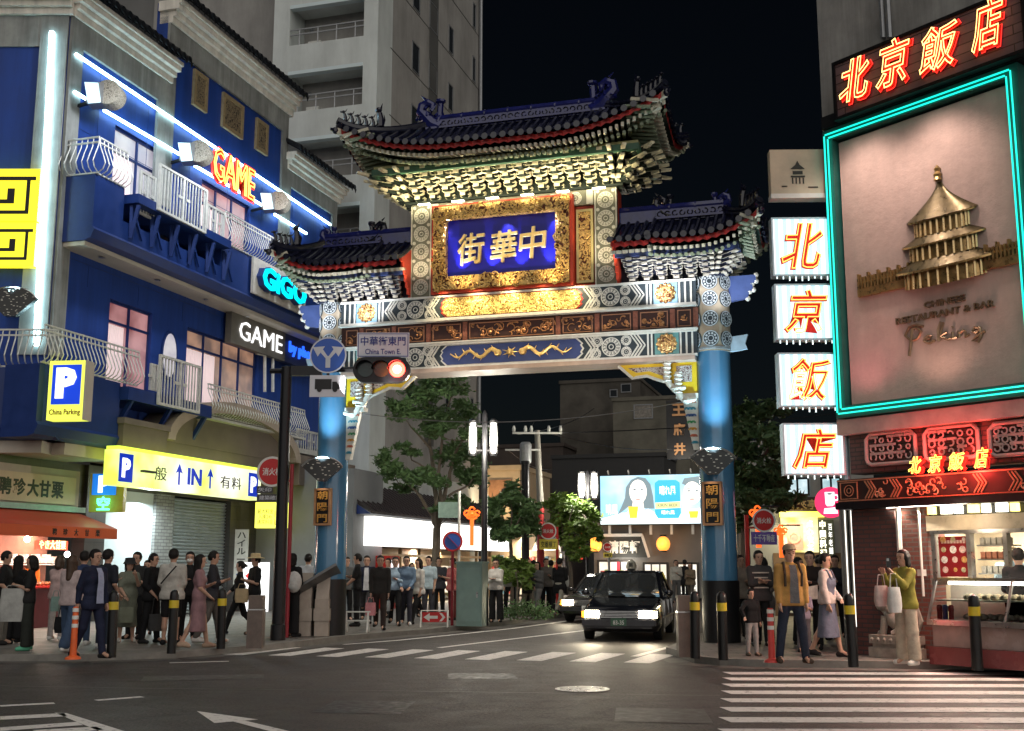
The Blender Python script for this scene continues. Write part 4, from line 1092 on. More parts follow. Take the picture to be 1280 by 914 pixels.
def ridge_beast(root, rf, a, z, s, sc, mat):
 "owl-tailed dragon biting the ridge end"
 mb = MB(); P = lambda x, y: G.P(a + s * x * sc, z + y * sc, 0)
 mb.tube([P(-.28, .02), P(-.1, .12), P(.05, .3), P(.14, .4), P(.12, .52), P(.0, .58), P(-.1, .52), P(-.08, .43)], .15 * sc, 8, r2=.06 * sc)
 mb.tube([P(-.3, .0), P(-.12, -.02), P(.12, .0)], .13 * sc, 8, r2=.1 * sc)
 mb.ball(P(-.2, .1), (.14 * sc, .11 * sc, .13 * sc), 9); mb.tube([P(-.24, .1), P(-.38, .16)], .06 * sc, 6, r2=.03 * sc); mb.tube([P(-.24, .02), P(-.36, -.03)], .05 * sc, 6, r2=.03 * sc)
 mb.tube([P(-.1, .2), P(-.22, .34), P(-.2, .42)], .03 * sc, 5, r2=.008 * sc); mb.tube([P(-.24, .15), P(-.26, .55)], .06 * sc, 6); mb.lathe(P(-.26, .52), [(.06 * sc, 0), (.1 * sc, .05), (.1 * sc, .1)], 8); rg = rnd(3)
 for k in range(16): q = P(rg.uniform(-.3, .2), rg.uniform(.0, .45)); mb.tube([q + G.n * (.1 * sc * rg.choice((-1, 1))), q + V((rg.uniform(-.1, .1), rg.uniform(-.1, .1), .16 * sc))], .035 * sc, 5, r2=.006)
 for k in range(4): mb.tube([P(.12 - k * .02, .3 + k * .12), P(.24 - k * .03, .36 + k * .13)], .03 * sc, 5, r2=.006)
 mb.build('ridge_beast', mat, root, smooth=True, parent=rf)
rm_ = (navy_tile, ridge_blue, under_g)
ROOT_Z = 10.58
rf, zf = roof(gate, 3.6, 1.55, 2.1, ROOT_Z, 11.5, .62, 6, rm_)
for s in (-1, 1): ridge_beast(gate, rf, s * 2.1, 11.5, s, 1.18, ridge_blue)
# under-roof: purlin, soffit, brackets
pu = MB()
pu.box(G, -3.0, 3.0, 10.14, 10.28, 1.0, 1.1); pu.box(G, -3.0, 3.0, 10.14, 10.28, -1.1, -1.0)
for s in (-1, 1): pu.box(G, s * 2.92, s * 3.02, 10.145, 10.275, -.999, .999)
pu.build('purlin', M('purlin_green', (.03, .09, .05), .5, 0, .2, 6), gate)
ds = MB(); ds.box(G, -2.98, 2.98, 10.281, 10.36, -1.04, 1.04); ds.build('under_roof_board', M('board_gold_green', (.3, .28, .12), .5, .2, .4, 9), gate)
ba = MB(); ba.box(G, -2.45, 2.45, zc1 + .02, 10.14, -.15, .16); ba.box(G, -2.5, 2.5, zc1 + .03, zc1 + .08, -.3, .34); ba.build('bracket_backing', br_dark, gate)
set_brackets(.6, .8, 5, .4, [-2.16 + .36 * i for i in range(13)], zc1 + .09, .22, [br_dark, br_edge], gate)
for s, yaw in ((1, math.pi / 2), (-1, -math.pi / 2)):
 set_brackets(.56, .5, 4, .42, [-.45, 0, .45], zc1 + .09, 0, [br_dark, br_edge], gate, yaw0=yaw, ws=s * 2.42)
def corner_fan(root, a, d, z, s, H, D0, tiers, mats, t=1):
 mb = MB(); th = H / tiers; diag = (U3 * s + G.n * t).normalized()
 for k in range(tiers):
  z_ = z + k * th + th * .4; ln = .25 + D0 * 1.35 * (k + 1) / tiers
  for ang, l2 in ((0, 1.15), (.42, .95), (-.42, .95), (.72, .9), (-.72, .9)):
   dv = V((diag.x * math.cos(ang) - diag.y * math.sin(ang), diag.x * math.sin(ang) + diag.y * math.cos(ang), 0))
   p = G.P(a, z_, d)
   mb.bar(p, p + dv * ln * l2 * .8, .07, th * .55, 0); mb.bar(p + dv * (ln * l2 * .8 - .001), p + dv * ln * l2 + Z3 * th * .25, .085, th * .32, 1)
   mb.bar(p + dv * ln * l2 * .4 + Z3 * th * .28, p + dv * ln * l2 * .95 + Z3 * th * .3, .09, th * .1, 1)
 mb.build('corner_bracket', mats, root)
for s in (-1, 1):
 for t in (-1, 1): corner_fan(gate, s * 2.32, t * .2, zc1 + .09, s, .56, .72, 4, [br_dark, br_edge], t)
# lights on the brackets from the ledge above the plaque
for i in range(6): MB().box(G, -2.0 + .8 * i - .14, -2.0 + .8 * i + .14, zc1 - .03, zc1 - .01, FD + .02, FD + .1).build('strip_light', led, gate)
for i in range(6): lamp('SPOT', G.P(-2.2 + .88 * i, zc1 - .2, FD + .75), 65.824, (1, .87, .58), .06, aim=G.P(-2.2 + .88 * i, 10.3, .35), angle=125, blend=.8, root=gate)
# ---- wing roofs
for s in (-1, 1):
 # a wing is a hipped roof cut off at the centre wall
 A_, RH_ = 1.5, .75
 cx = 2.45
 Gs = G; off = U3 * s * (cx + 1.42)
 Gw = Fr(GATE + off, U3, -W3); GBw = Fr(GATE + off, -U3, W3)
 _G, _GB, _S = G, GB, S
 G, GB = Gw, GBw
 S = lambda u, w, z=0.0, o=off: GATE + o + U3 * u + W3 * w + Z3 * z
 mt = (navy_tile, ridge_blue, under_g)
 RHw = 1.36 if True else 0
 rfw, _ = roof(gate, 1.5, 1.12, .72, 8.22, 8.9, .45, 5, mt, sides=(s,), a0f=.2, ribs=.19)
 ridge_beast(gate, rfw, s * .72, 8.92, s, .72, ridge_blue); ridge_beast(gate, rfw, -s * .62, 8.92, -s, .8, navy_tile)
 # inboard part of the roof up to the centre wall
 G, GB, S = _G, _GB, _S
 ia, ib = s * 2.37, s * (cx + .71)
 mb = MB()
 for t in (-1, 1):
  fr = G if t == 1 else GB; k = 1 if t == 1 else -1
  vs_ = [];
  for a in (ia, ib):
   for j in range(9):
    q = j / 8; vs_.append(fr.P(a * k, 8.22 + .68 * q ** 1.35, 1.12 * (1 - q)))
  mb.add(vs_, [(i, i + 9, i + 10, i + 1) for i in range(8)])
  for i in range(5):
   a = ia + (ib - ia) * i / 4.0
   mb.tube([fr.P(a * k, 8.235 + .68 * (j / 6) ** 1.35, 1.12 * (1 - j / 6) + (.05 if j == 0 else 0)) for j in range(7)], .051, 7); mb.disc(fr, a * k, 8.22, .068, 1.17, 1.195, 9)
 mb.build('roof_tiles', navy_tile, gate, smooth=True, parent=rfw)
 mb = MB(); mb.box(G, ia, ib, 8.85, 9.1, -.1, .1); mb.tube([G.P(ia, 9.14, 0), G.P(ib, 9.14, 0)], .11, 8); mb.build('ridge', ridge_blue, gate, smooth=True, parent=rfw)
 mb = MB(); mb2 = MB()
 for t in (-1, 1):
  fr = G if t == 1 else GB; k = 1 if t == 1 else -1
  n = 4
  for i in range(n):
   x0, x1 = (ia + (ib - ia) * i / n) * k, (ia + (ib - ia) * (i + 1) / n) * k; xm = (x0 + x1) / 2
   mb.add([fr.P(x0, 8.2, 1.1), fr.P(x0, 8.09, 1.1), fr.P(xm, 8.05, 1.1), fr.P(x1, 8.09, 1.1), fr.P(x1, 8.2, 1.1), fr.P(xm, 8.15, 1.12)], [(0, 1, 2, 5), (5, 2, 3, 4)])
  for i in range(7):
   a = (ia + (ib - ia) * i / 6) * k; mb2.bar(fr.P(a, 7.98, 1.02), fr.P(a, 8.1, .6), .06, .07)
  mb.build('eave_fascia', eave_red, gate, parent=rfw); mb2.build('upper_rafters', rafter_c, gate, parent=rfw); mb = MB(); mb2 = MB()
 pu = MB(); pu.box(G, s * 2.38, s * 4.95, 7.95, 8.05, .66, .74); pu.box(G, s * 2.38, s * 4.95, 7.95, 8.05, -.74, -.66); pu.box(G, s * 4.88, s * 4.96, 7.952, 8.048, -.659, .659); pu.box(G, s * 2.38, s * 4.93, 8.051, 8.11, -.7, .7)
 pu.build('purlin', M('purlin_blue', (.02, .035, .12), .5, 0, .2, 6), gate)
 ba = MB(); ba.box(G, s * 2.38, s * 4.45, 7.49, 7.95, -.14, .14); ba.build('bracket_backing', br_dark2, gate)
 set_brackets(.44, .5, 5, .33, [s * (2.68 + .31 * i) for i in range(6)], 7.5, .2, [br_dark2, br_edge2], gate)
 set_brackets(.44, .4, 4, .34, [0], 7.5, 0, [br_dark2, br_edge2], gate, yaw0=s * math.pi / 2, ws=s * 4.45)
 for t in (-1, 1): corner_fan(gate, s * 4.35, t * .2, 7.5, s, .44, .34, 5, [br_dark2, br_edge2], t)
 lamp('SPOT', G.P(s * 3.2, 7.0, FD + .7), 83.776, (.95, .95, 1), .05, aim=G.P(s * 3.5, 8.0, .3), angle=130, blend=.8, root=gate)
 lamp('SPOT', G.P(s * 4.6, 6.6, FD + .8), 71.808, (.95, .95, 1), .05, aim=G.P(s * 4.6, 8.0, .3), angle=110, blend=.8, root=gate)
 # red triangular gable board against the centre wall
 mb = MB()
 n = 6
 pts = [(0, 7.5), (.32, 7.5)] + [q for i in range(n) for q in ((.32 + .09 * i, 7.56 + .13 * i), (.41 + .09 * i, 7.56 + .13 * i))] + [(.86, 8.35), (0, 8.75)]
 mb.poly(Fr(G.P(s * 2.37, 0), G.n, -U3 if s > 0 else U3), pts, -.03, .03)
 mb.build('gable_board', post_red, gate)
 # scalloped blue bracket on the outer side
 mb = MB(); f = G
 pts = [(4.62, 7.0), (5.02, 7.06), (5.06, 7.2), (5.14, 7.24), (5.12, 7.36), (5.2, 7.42), (5.2, 7.55), (4.62, 7.55)]
 mb.poly(f, [(s * a, z) for a, z in pts], -.05, .05, 0)
 mb.build('outer_bracket', M('bracket_blue', (.06, .1, .28), .5), gate)
 mb = MB()
 for a, z in pts[1:7]: mb.ball(f.P(s * a, z, 0), .06, 8)
 mb.build('bracket_scallop', white_or, gate, smooth=True)
 MB().poly(f, [(s * a, z) for a, z in ((4.6, 5.95), (4.98, 6.0), (4.94, 6.12), (5.0, 6.3), (4.6, 6.26))], -.06, .06).build('beam_end', M('beam_end_pale', (.4, .48, .55), .5), gate)
# ---- corbels beneath the lower beam
wave = None
for s in (-1, 1):
 mb = MB()
 o = [(3.94, 5.77), (2.3, 5.77), (2.62, 5.5), (2.68, 5.53), (2.9, 5.55), (3.1, 5.46), (3.3, 5.4), (3.5, 5.3), (3.55, 5.12), (3.94, 5.12)]
 mb.poly(G, [(s * a, z) for a, z in o], -.1, .1)
 cb_ = mb.build('corbel', yel_p, gate)
 mb = MB(); o2 = [(3.4, 5.7), (2.5, 5.7), (2.68, 5.6), (2.95, 5.62), (3.15, 5.54), (3.4, 5.46)]
 mb.poly(G, [(s * a, z) for a, z in o2], .101, .115); mb.box(G, s * 3.52, s * 3.84, 5.36, 5.7, .101, .115); mb.build('carved_panel', Carved('corbel_carving', (.6, .55, .5), (.1, .02, .02), .5, .1, 22, .8), gate, parent=cb_)
 mb = MB(); mb.tube([G.P(s * a, z, .1) for a, z in ((2.3, 5.76), (2.6, 5.48), (2.68, 5.5), (2.9, 5.52), (3.1, 5.44), (3.3, 5.37), (3.42, 5.3))], .035, 6); mb.box(G, s * 3.5, s * 3.96, 5.02, 5.115, -.12, .13); mb.build('corbel_edge', white_or, gate, parent=cb_)
 # white hanging dragons on the front of the corbel
 for (a, z0, z1, sc) in ((3.36, 5.2, 5.8, 1), (3.58, 4.95, 5.55, 1)):
  mb = MB(); P = lambda x, z: G.P(s * (a + x), z, .22)
  mb.tube([P(0, z1), P(-.02, z1 - .18), P(-.03, z1 - .36), P(.03, z0 + .1), P(.12, z0)], .075, 8, r2=.06)
  for k in range(5): mb.lathe(G.P(s * (a - .015), z1 - .06 - .09 * k, .22), [(.07, -.02), (.1, 0), (.07, .02)], 9)
  mb.ball(P(.16, z0), (.11, .1, .08), 9); mb.tube([P(.2, z0), P(.36, z0 + .03)], .06, 7, r2=.04); mb.tube([P(.14, z0 + .06), P(.04, z0 + .16)], .02, 5, r2=.006)
  mb.build('hanging_dragon', white_or, gate, smooth=True, parent=cb_)
 # patterned strip below
 strip_c = [(.5, .12, .06), (.03, .25, .35), (.03, .1, .3), (.04, .3, .1), (.6, .28, .02)]
 sb_ = MB().poly(G, [(s * a, z) for a, z in ((3.62, 5.02), (3.95, 5.02), (3.95, 3.95), (3.83, 3.95))], -.07, .07).build('tapered_strip', M('strip_cream', (.6, .58, .5), .5), gate)
 rws = MB()
 for k in range(7):
  z = 4.96 - .14 * k; aL = 3.62 + (5.02 - z) * .196
  n = max(2, int((3.92 - aL) / .07))
  for i in range(n):
   a = aL + .05 + (3.92 - aL - .06) * i / n
   for r in (.05, .03): rws.tube(arc(G, s * a, z - .04, r, 0, 180, .073, 5), .009, 4, k % 5)
 rws.build('wave_pattern', [M(f'wave_colour_{"abcde"[i]}', c, .5, 0, 0) for i, c in enumerate(strip_c)], gate, parent=sb_)
# lights on the middle of the gate
for i in range(5): lamp('SPOT', G.P(-1.5 + .75 * i, zU1 + .02, FD + .42), 29.92, (1, .8, .45), .04, aim=G.P(-1.5 + .75 * i, zU0 + .15, FD), angle=110, blend=.9, root=gate)
for a, p_ in ((-3.2, 7), (3.2, 7), (-2.2, 6), (2.2, 6)): lamp('SPOT', G.P(a, 5.2, FD + 1.4), p_ * 7, (1, .95, .9), .05, aim=G.P(a, 6.9, .2), angle=100, blend=.9, root=gate)
for a in (-1.2, 0, 1.2): lamp('SPOT', G.P(a, 5.5, FD + 1.0), 20.944, (1, .85, .65), .05, aim=G.P(a, 6.2, .2), angle=100, blend=.9, root=gate)
for s in (-1, 1): lamp('SPOT', G.P(s * 2.2, 7.6, FD + .6), 53.856, (1, .85, .6), .04, aim=G.P(s * 2.0, 9.2, .1), angle=80, blend=.9, root=gate)
for a in (-1.0, 0.0, 1.0): lamp('SPOT', G.P(a, pz0 - .05, PD + .5), 29.92, (1, .75, .4), .04, aim=G.P(a, pz0 + .9, .2), angle=100, blend=.9, root=gate)
# ---- name boards on the pillars, fan lamps
def name_board(u, x, y0, y1, x0, x1, yaw):
 nn = (G.n * math.cos(yaw) + G.x * math.sin(yaw)); c = G.P(u, 0) + nn * .36
 f = Fr(c, (G.x * math.cos(yaw) - G.n * math.sin(yaw)), nn)
 zt_, zb_ = f.z(x, y0, .08), f.z(x, y1, .08); w = .17
 t = thing('name_board', f'black vertical name board with three gold characters on the {"left" if u < 0 else "right"} gate pillar', 'sign', f.P(0, zb_, .06))
 MB().box(f, -w, w, zb_, zt_, .0, .07).build('board', black, t); MB().frame(f, -w - .03, w + .03, zb_ - .03, zt_ + .03, .045, .0, .1).build('frame', M('copper_frame', (.5, .27, .14), .4, .3), t)
 for i, ch in enumerate('朝陽門'):
  MB().text(f, ch, 0, zt_ - (zt_ - zb_) * (i + .5) / 3, (zt_ - zb_) / 3 * .72, .071, .02, .008, w=.24).build('character', M('gold_orange', (.8, .42, .1), .35, .3), t)
 lamp('SPOT', f.P(0, zt_ + .25, .22), 5, (1, .8, .55), .03, aim=f.P(0, zb_, .05), angle=70, blend=.7, root=t)
name_board(UL, 412, 612, 655, 404, 421, math.radians(-2)); name_board(UR, 892, 604, 655, 882, 904, math.radians(-8))
fan_m = bpy.data.materials.new('fan_shade'); MATS['fan_shade'] = fan_m
t_, b_ = _bsdf(fan_m); nn_ = t_.nodes; tc = nn_.new('ShaderNodeTexCoord'); vo = nn_.new('ShaderNodeTexVoronoi'); vo.inputs['Scale'].default_value = 9
mp = nn_.new('ShaderNodeMapping'); mp.inputs['Scale'].default_value = (1, 1, 2.6); mp.inputs['Rotation'].default_value = (.5, .7, .6)
t_.links.new(tc.outputs['Object'], mp.inputs['Vector']); t_.links.new(mp.outputs[0], vo.inputs['Vector'])
r_ = nn_.new('ShaderNodeValToRGB'); r_.color_ramp.elements[0].position = .24; r_.color_ramp.elements[0].color = (.6, .58, .5, 1); r_.color_ramp.elements[1].position = .27; r_.color_ramp.elements[1].color = (.012, .012, .012, 1)
t_.links.new(vo.outputs['Distance'], r_.inputs[0]); t_.links.new(r_.outputs[0], b_.inputs['Base Color']); b_.inputs['Roughness'].default_value = .35
def fan_lamp(f, a, z, w, d, lab, power=18, root_n=None):
 t = thing('fan_lamp', lab, 'lamp', f.P(a, z - .3, d))
 pts = [(a + w * math.sin(R(-62 + 124 * i / 16)), z - .36 * w + w * .78 * math.cos(R(-62 + 124 * i / 16))) for i in range(17)]
 pts += [(a + .3 * w * math.sin(R(40 - 80 * i / 6)), z - .62 * w + .0 * i) for i in range(7)]
 MB().poly(f, pts, d, d + .16).build('shade', fan_m, t)
 MB().tube([f.P(p, q, d + .16) for p, q in pts[:17]], .02, 5).build('rim', steel, t)
 MB().bar(f.P(a, z - .1, 0), f.P(a, z - .1, d), .12, .12).build('bracket', dark_metal, t)
 MB().box(f, a - .3 * w, a + .3 * w, z + .05, z + .1, d - .12, d - .02).build('lamp_glass', E('fan_glow', (.7, .95, 1.), 4), t)
 lamp('SPOT', f.P(a, z + .1 * w, d + .3), power, (.55, .85, 1.), .06, aim=f.P(a, z + 3.4, -.3), angle=80, blend=.8, root=t)
 return t
for u, x, y, lab in ((UL, 404, 584, 'dark speckled fan lamp clipped to the left gate pillar'), (UR, 890, 574, 'dark speckled fan lamp clipped to the right gate pillar')):
 f = Fr(G.P(u, 0) + G.n * .36, (1, 0, 0), (0, -1, 0)); a, z = f.px(x, y, .3)
 fan_lamp(f, a, z, .5, .3, lab, 330)
 lamp('SPOT', f.P(a, z - .15, .25), 10, (.6, .85, 1.), .06, aim=f.P(a, z - 3, -.05), angle=60, blend=.8, root=gate)
f = FF; a, z = f.px(15, 374, .6); fan_lamp(f, a, z, .72, .5, 'dark speckled fan lamp on the blue wall beside the tall white tube', 30)
# ================================================================ BRICK RESTAURANT ON THE RIGHT
RB = Fr((5.94, 20.35, 0), (.605, -.796, 0), (-.796, -.605, 0))
brick = Brick('red_brick', tuple(RB.x), (.2, .055, .04), (.13, .04, .032), (.12, .1, .09), .23, .075, .5, .7, .5)
brick2 = Brick('brown_brick', tuple(RB.x), (.13, .07, .065), (.1, .055, .05), (.05, .04, .04), .23, .075, .5, .7, .5)
stucco = M('rose_stucco', (.6, .43, .37), .8, 0, .06, 3.5, 1.0, .2, 8)
concrete = M('grey_concrete', (.34, .33, .31), .8, 0, .2, 1.8, .25)
weather(concrete, .35); weather(stucco, .1, 3, .6)
plank_m = Brick('plank_board', tuple(RB.x), (.11, .075, .085), (.15, .1, .11), (.03, .02, .02), 3.2, .16, .5, .6, .4, .01)
teal_n = E('neon_teal', (.01, .72, .55), 1.3); teal_c = M('neon_casing', (.02, .12, .1), .5)
bronze = M('bronze_relief', (.5, .32, .13), .32, .7, .3, 10, .3)
bronze_dk = M('bronze_roof', (.13, .1, .05), .35, .7, .3, 12)
rb_ = thing('restaurant_building', 'brick and stucco corner restaurant framed in teal neon with a gilded hall relief', 'building', RB.P(0, KERB))
AR = 11.0
pa1 = RB.a(1279, 300, .3)
zn1, zn0 = RB.z(1043, 165, .3), RB.z(1060, 516, .3)
ztop_ = 19.0
MB().box(RB, -.25, AR, zn0 - .35, ztop_, -8, -.003).build('upper_wall', concrete, rb_)
gr = MB(); za = RB.z(1075, 585)
gr.box(RB, 0, AR, za - .1, zn0 - .36, -.4, 0)
gr.build('brick_band', brick2, rb_)
dm = MB()
for x in (1103, 1111): a = RB.a(x, 30, .12); dm.tube([RB.P(a, RB.z(x, 48, .12), .12), RB.P(a, ztop_, .12)], .05, 6)
dm.build('downpipe', grey_metal, rb_)
# stucco panel + neon
MB().box(RB, .18, pa1 - .1, zn0 + .16, zn1 - .16, .0, .12).build('stucco_panel', stucco, rb_)
fm = MB().frame(RB, -.06, pa1 + .1, zn0 - .07, zn1 + .1, .2, .0, .26); fm.build('neon_backing', teal_c, rb_)
for i, o in enumerate((0.0, .075)):
 pts = [RB.P(o, zn0 + o, .3), RB.P(pa1 - o, zn0 + o, .3), RB.P(pa1 - o, zn1 - o, .3), RB.P(o, zn1 - o, .3)]
 for a, b in zip(pts, pts[1:] + pts[:1]):
  t = (b - a).normalized() * .02
  MB().tube([a + t, b - t], .015, 6).build('neon_tube', teal_n, rb_)
MB().box(RB, -.1, AR, zn0 - .36, zn0 - .1, -.3, .2).build('string_course', M('pink_concrete', (.42, .35, .33), .7, 0, .2, 3, .2), rb_)
MB().box(RB, -.05, pa1 + .2, zn1 + .12, zn1 + .36, -.1, .3).build('black_trim', black, rb_)
# relief: round hall on a walled terrace
rc = RB.a(1180, 330, .14)
def rz_(y, x=1180): return RB.z(x, y, .14)
mbz = MB(); mdk = MB(); mline = MB()
hp = thing('hall_relief', 'gilded relief of a three roofed round hall on a balustraded terrace', 'relief', RB.P(rc, rz_(350), .13))
sc_ = (rz_(205) - rz_(350))
lv = [(rz_(283), rz_(255), .47), (rz_(312), rz_(289), .58), (rz_(347), rz_(321), .66)]
def halfdisc(m, z0, r0, z1, r1, k=14, sy=.3):
 vs = [];
 for z, r in ((z0, r0), (z1, r1)):
  for i in range(k + 1):
   t = math.pi * i / k; vs.append(RB.P(rc - r * math.cos(t), z - .12 * r * math.sin(t), .12 + sy * r * math.sin(t)))
 m.add(vs, [(i, i + 1, k + 2 + i, k + 1 + i) for i in range(k)])
zb = [rz_(352), rz_(318), rz_(288), rz_(258)]
rd = [.8, .66, .54]
for i in range(3):
 z0 = zb[i]; z1 = zb[i + 1] if i < 3 else 0
 halfdisc(mbz, z0, rd[i] * .9, z0 + (z1 - z0) * .62, rd[i] * .86)
 halfdisc(mbz, z0 + (z1 - z0) * .62, rd[i] * 1.16, z0 + (z1 - z0) * .7, rd[i] * 1.16)
 if i < 2: halfdisc(mdk, z0 + (z1 - z0) * .7, rd[i] * 1.16, z1 + .0, rd[i + 1] * .9)
 mline = MB()
 for k in range(13):
  t = math.pi * (k + .5) / 13; r = rd[i] * .92
  p = lambda z: RB.P(rc - r * math.cos(t), z - .12 * r * math.sin(t), .13 + .3 * r * math.sin(t))
  mline.bar(p(z0), p(z0 + (z1 - z0) * .6), .03, .03)
 mline.build('hall_columns', M('bronze_light', (.7, .5, .25), .3, .7, .2, 9), hp)
for k in range(6):
 t0, t1 = k / 6, (k + 1) / 6
 rr = lambda t: rd[2] * 1.16 * (1 - t) ** 1.5 + .04
 zz = lambda t: zb[2] + (zb[3] - zb[2]) * .7 + (rz_(222) - zb[3] + .08) * t
 halfdisc(mdk, zz(t0), rr(t0), zz(t1), rr(t1))
MB().lathe(RB.P(rc, rz_(224), .16), [(.07, 0), (.05, .06), (.075, .1), (.04, .15), (.06, .2), (.0, .28)], 10).build('finial', bronze, hp, smooth=True)
mbz.build('hall', bronze, hp, smooth=True); mdk.build('hall_roof', bronze_dk, hp, smooth=True)
tb = MB(); aL, aR = RB.a(1074, 360, .14), RB.a(1282, 320, .14)
zl0, zl1 = rz_(372, 1076), rz_(350, 1076)
n = 46
tb.box(RB, aL, aR, zl0, zl0 + (zl1 - zl0) * .45, .12, .2); tb.box(RB, aL, aR, zl0 + (zl1 - zl0) * .75, zl0 + (zl1 - zl0) * .85, .14, .19)
for i in range(n): a = aL + .03 + (aR - aL - .06) * i / (n - 1); tb.box(RB, a - .018, a + .018, zl0 + (zl1 - zl0) * .45, zl0 + (zl1 - zl0) * (1.1 if i % 3 else 1.3), .13, .21)
tb.poly(RB, [(rc - .05, zl0), (rc + .22, zl0), (rc + .16, zl1 + .1), (rc + .02, zl1 + .1)], .2, .24)
tb.build('terrace', bronze, hp)
ltr = M('bronze_letter', (.34, .24, .15), .35, .6, .2, 9)
t = thing('wall_lettering', 'raised bronze lettering and script under the gilded hall relief', 'sign', RB.P(rc, rz_(440), .13))
for body, x, y, h, x0, x1 in (('CHINESE', 1181, 377, .105, 1155, 1207), ('RESTAURANT & BAR', 1180, 391, .115, 1117, 1241)):
 a, z = RB.px(x, y, .13); MB().text(RB, body, a, z, h, .121, .03, .012, w=RB.a(x1, y, .13) - RB.a(x0, y, .13)).build('lettering', ltr, t)
a, z = RB.px(1180, 421, .13)
# flowing script drawn as strokes
sx = (RB.a(1229, 420, .13) - RB.a(1131, 424, .13)); hz = .42
strokes = [[(-.46, -.55), (-.42, .1), (-.4, .5), (-.34, .55), (-.28, .35), (-.34, .1), (-.42, .05), (-.5, .3), (-.44, .62), (-.34, .66), (-.25, .55)],
  [(-.26, -.02), (-.17, .02), (-.15, .1), (-.19, .15), (-.24, .06), (-.24, -.08), (-.19, -.16), (-.11, -.08)],
  [(-.07, -.15), (-.03, .2), (.01, .55), (-.02, .6), (-.06, .3), (-.06, -.15)], [(.05, .15), (-.04, .02), (.06, -.15), (.1, -.1)],
  [(.12, .12), (.12, -.15), (.17, -.1)], [(.125, .3), (.13, .33)],
  [(.2, .12), (.2, -.15), (.2, .02), (.26, .12), (.28, .05), (.28, -.15), (.33, -.08)],
  [(.46, .1), (.4, .14), (.37, .02), (.41, -.06), (.46, .05), (.46, .12), (.47, -.2), (.43, -.42), (.36, -.36), (.42, -.2), (.52, -.05)]]
mb = MB()
for s_ in strokes: mb.tube([RB.P(a + x * sx, z + y * hz, .15) for x, y in s_], .026, 6)
mb.build('script', ltr, t, smooth=True)
# top sign board
zt0 = RB.z(1045, 148, .45); zt1 = RB.z(1043, 80, .45); sa0 = RB.a(1043, 110, .45); sa1 = RB.a(1279, 30, .45)
t = thing('neon_sign', 'dark plank board with four large red and yellow neon characters at roof level', 'sign', RB.P((sa0 + sa1) / 2, zt0, .3))
MB().box(RB, sa0, sa1, zt0, zt1, .15, .42).build('board', plank_m, t)
MB().frame(RB, sa0 - .04, sa1 + .04, zt0 - .04, zt1 + .04, .06, .14, .45).build('frame', dark_metal, t)
neon_y = E('neon_yellow', (1., .6, .18), 2.8); red_lit = M('letter_red', (.75, .02, .015), .4)
def neon_chars(t, fr, chars, d, plate, r, m1=red_lit, m2=None, glow=None):
 for ch, x, y, hpx, wpx in chars:
  a, z = fr.px(x, y, d); h = fr.z(x, y - hpx / 2, d) - fr.z(x, y + hpx / 2, d); w = abs(fr.a(x + wpx / 2, y, d) - fr.a(x - wpx / 2, y, d))
  p = MB().text(fr, ch, a, z, h, d, .08, plate, w=w, shear=.25).build('character', m1, t)
  MB().text(fr, ch, a, z, h * 1.0, d + .12, outline=True, bevel=r, bold=plate * .7, w=w * 1.0, shear=.25).build('neon_tube', m2 or neon_y, t, parent=p)
  if glow: MB().text(fr, ch, a, z, h * 1.08, d + .03, outline=True, bevel=r * 1.1, bold=plate * 1.4, w=w * 1.06, shear=.25).build('neon_outline', glow, t, parent=p)
gl_red = E('neon_red_edge', (1., .03, .02), 1.3)
neon_chars(t, RB, (('北', 1073, 101, 52, 40), ('京', 1121, 80, 58, 46), ('飯', 1178, 61, 56, 52), ('店', 1239, 33, 62, 44)), .43, .012, .013, glow=gl_red)
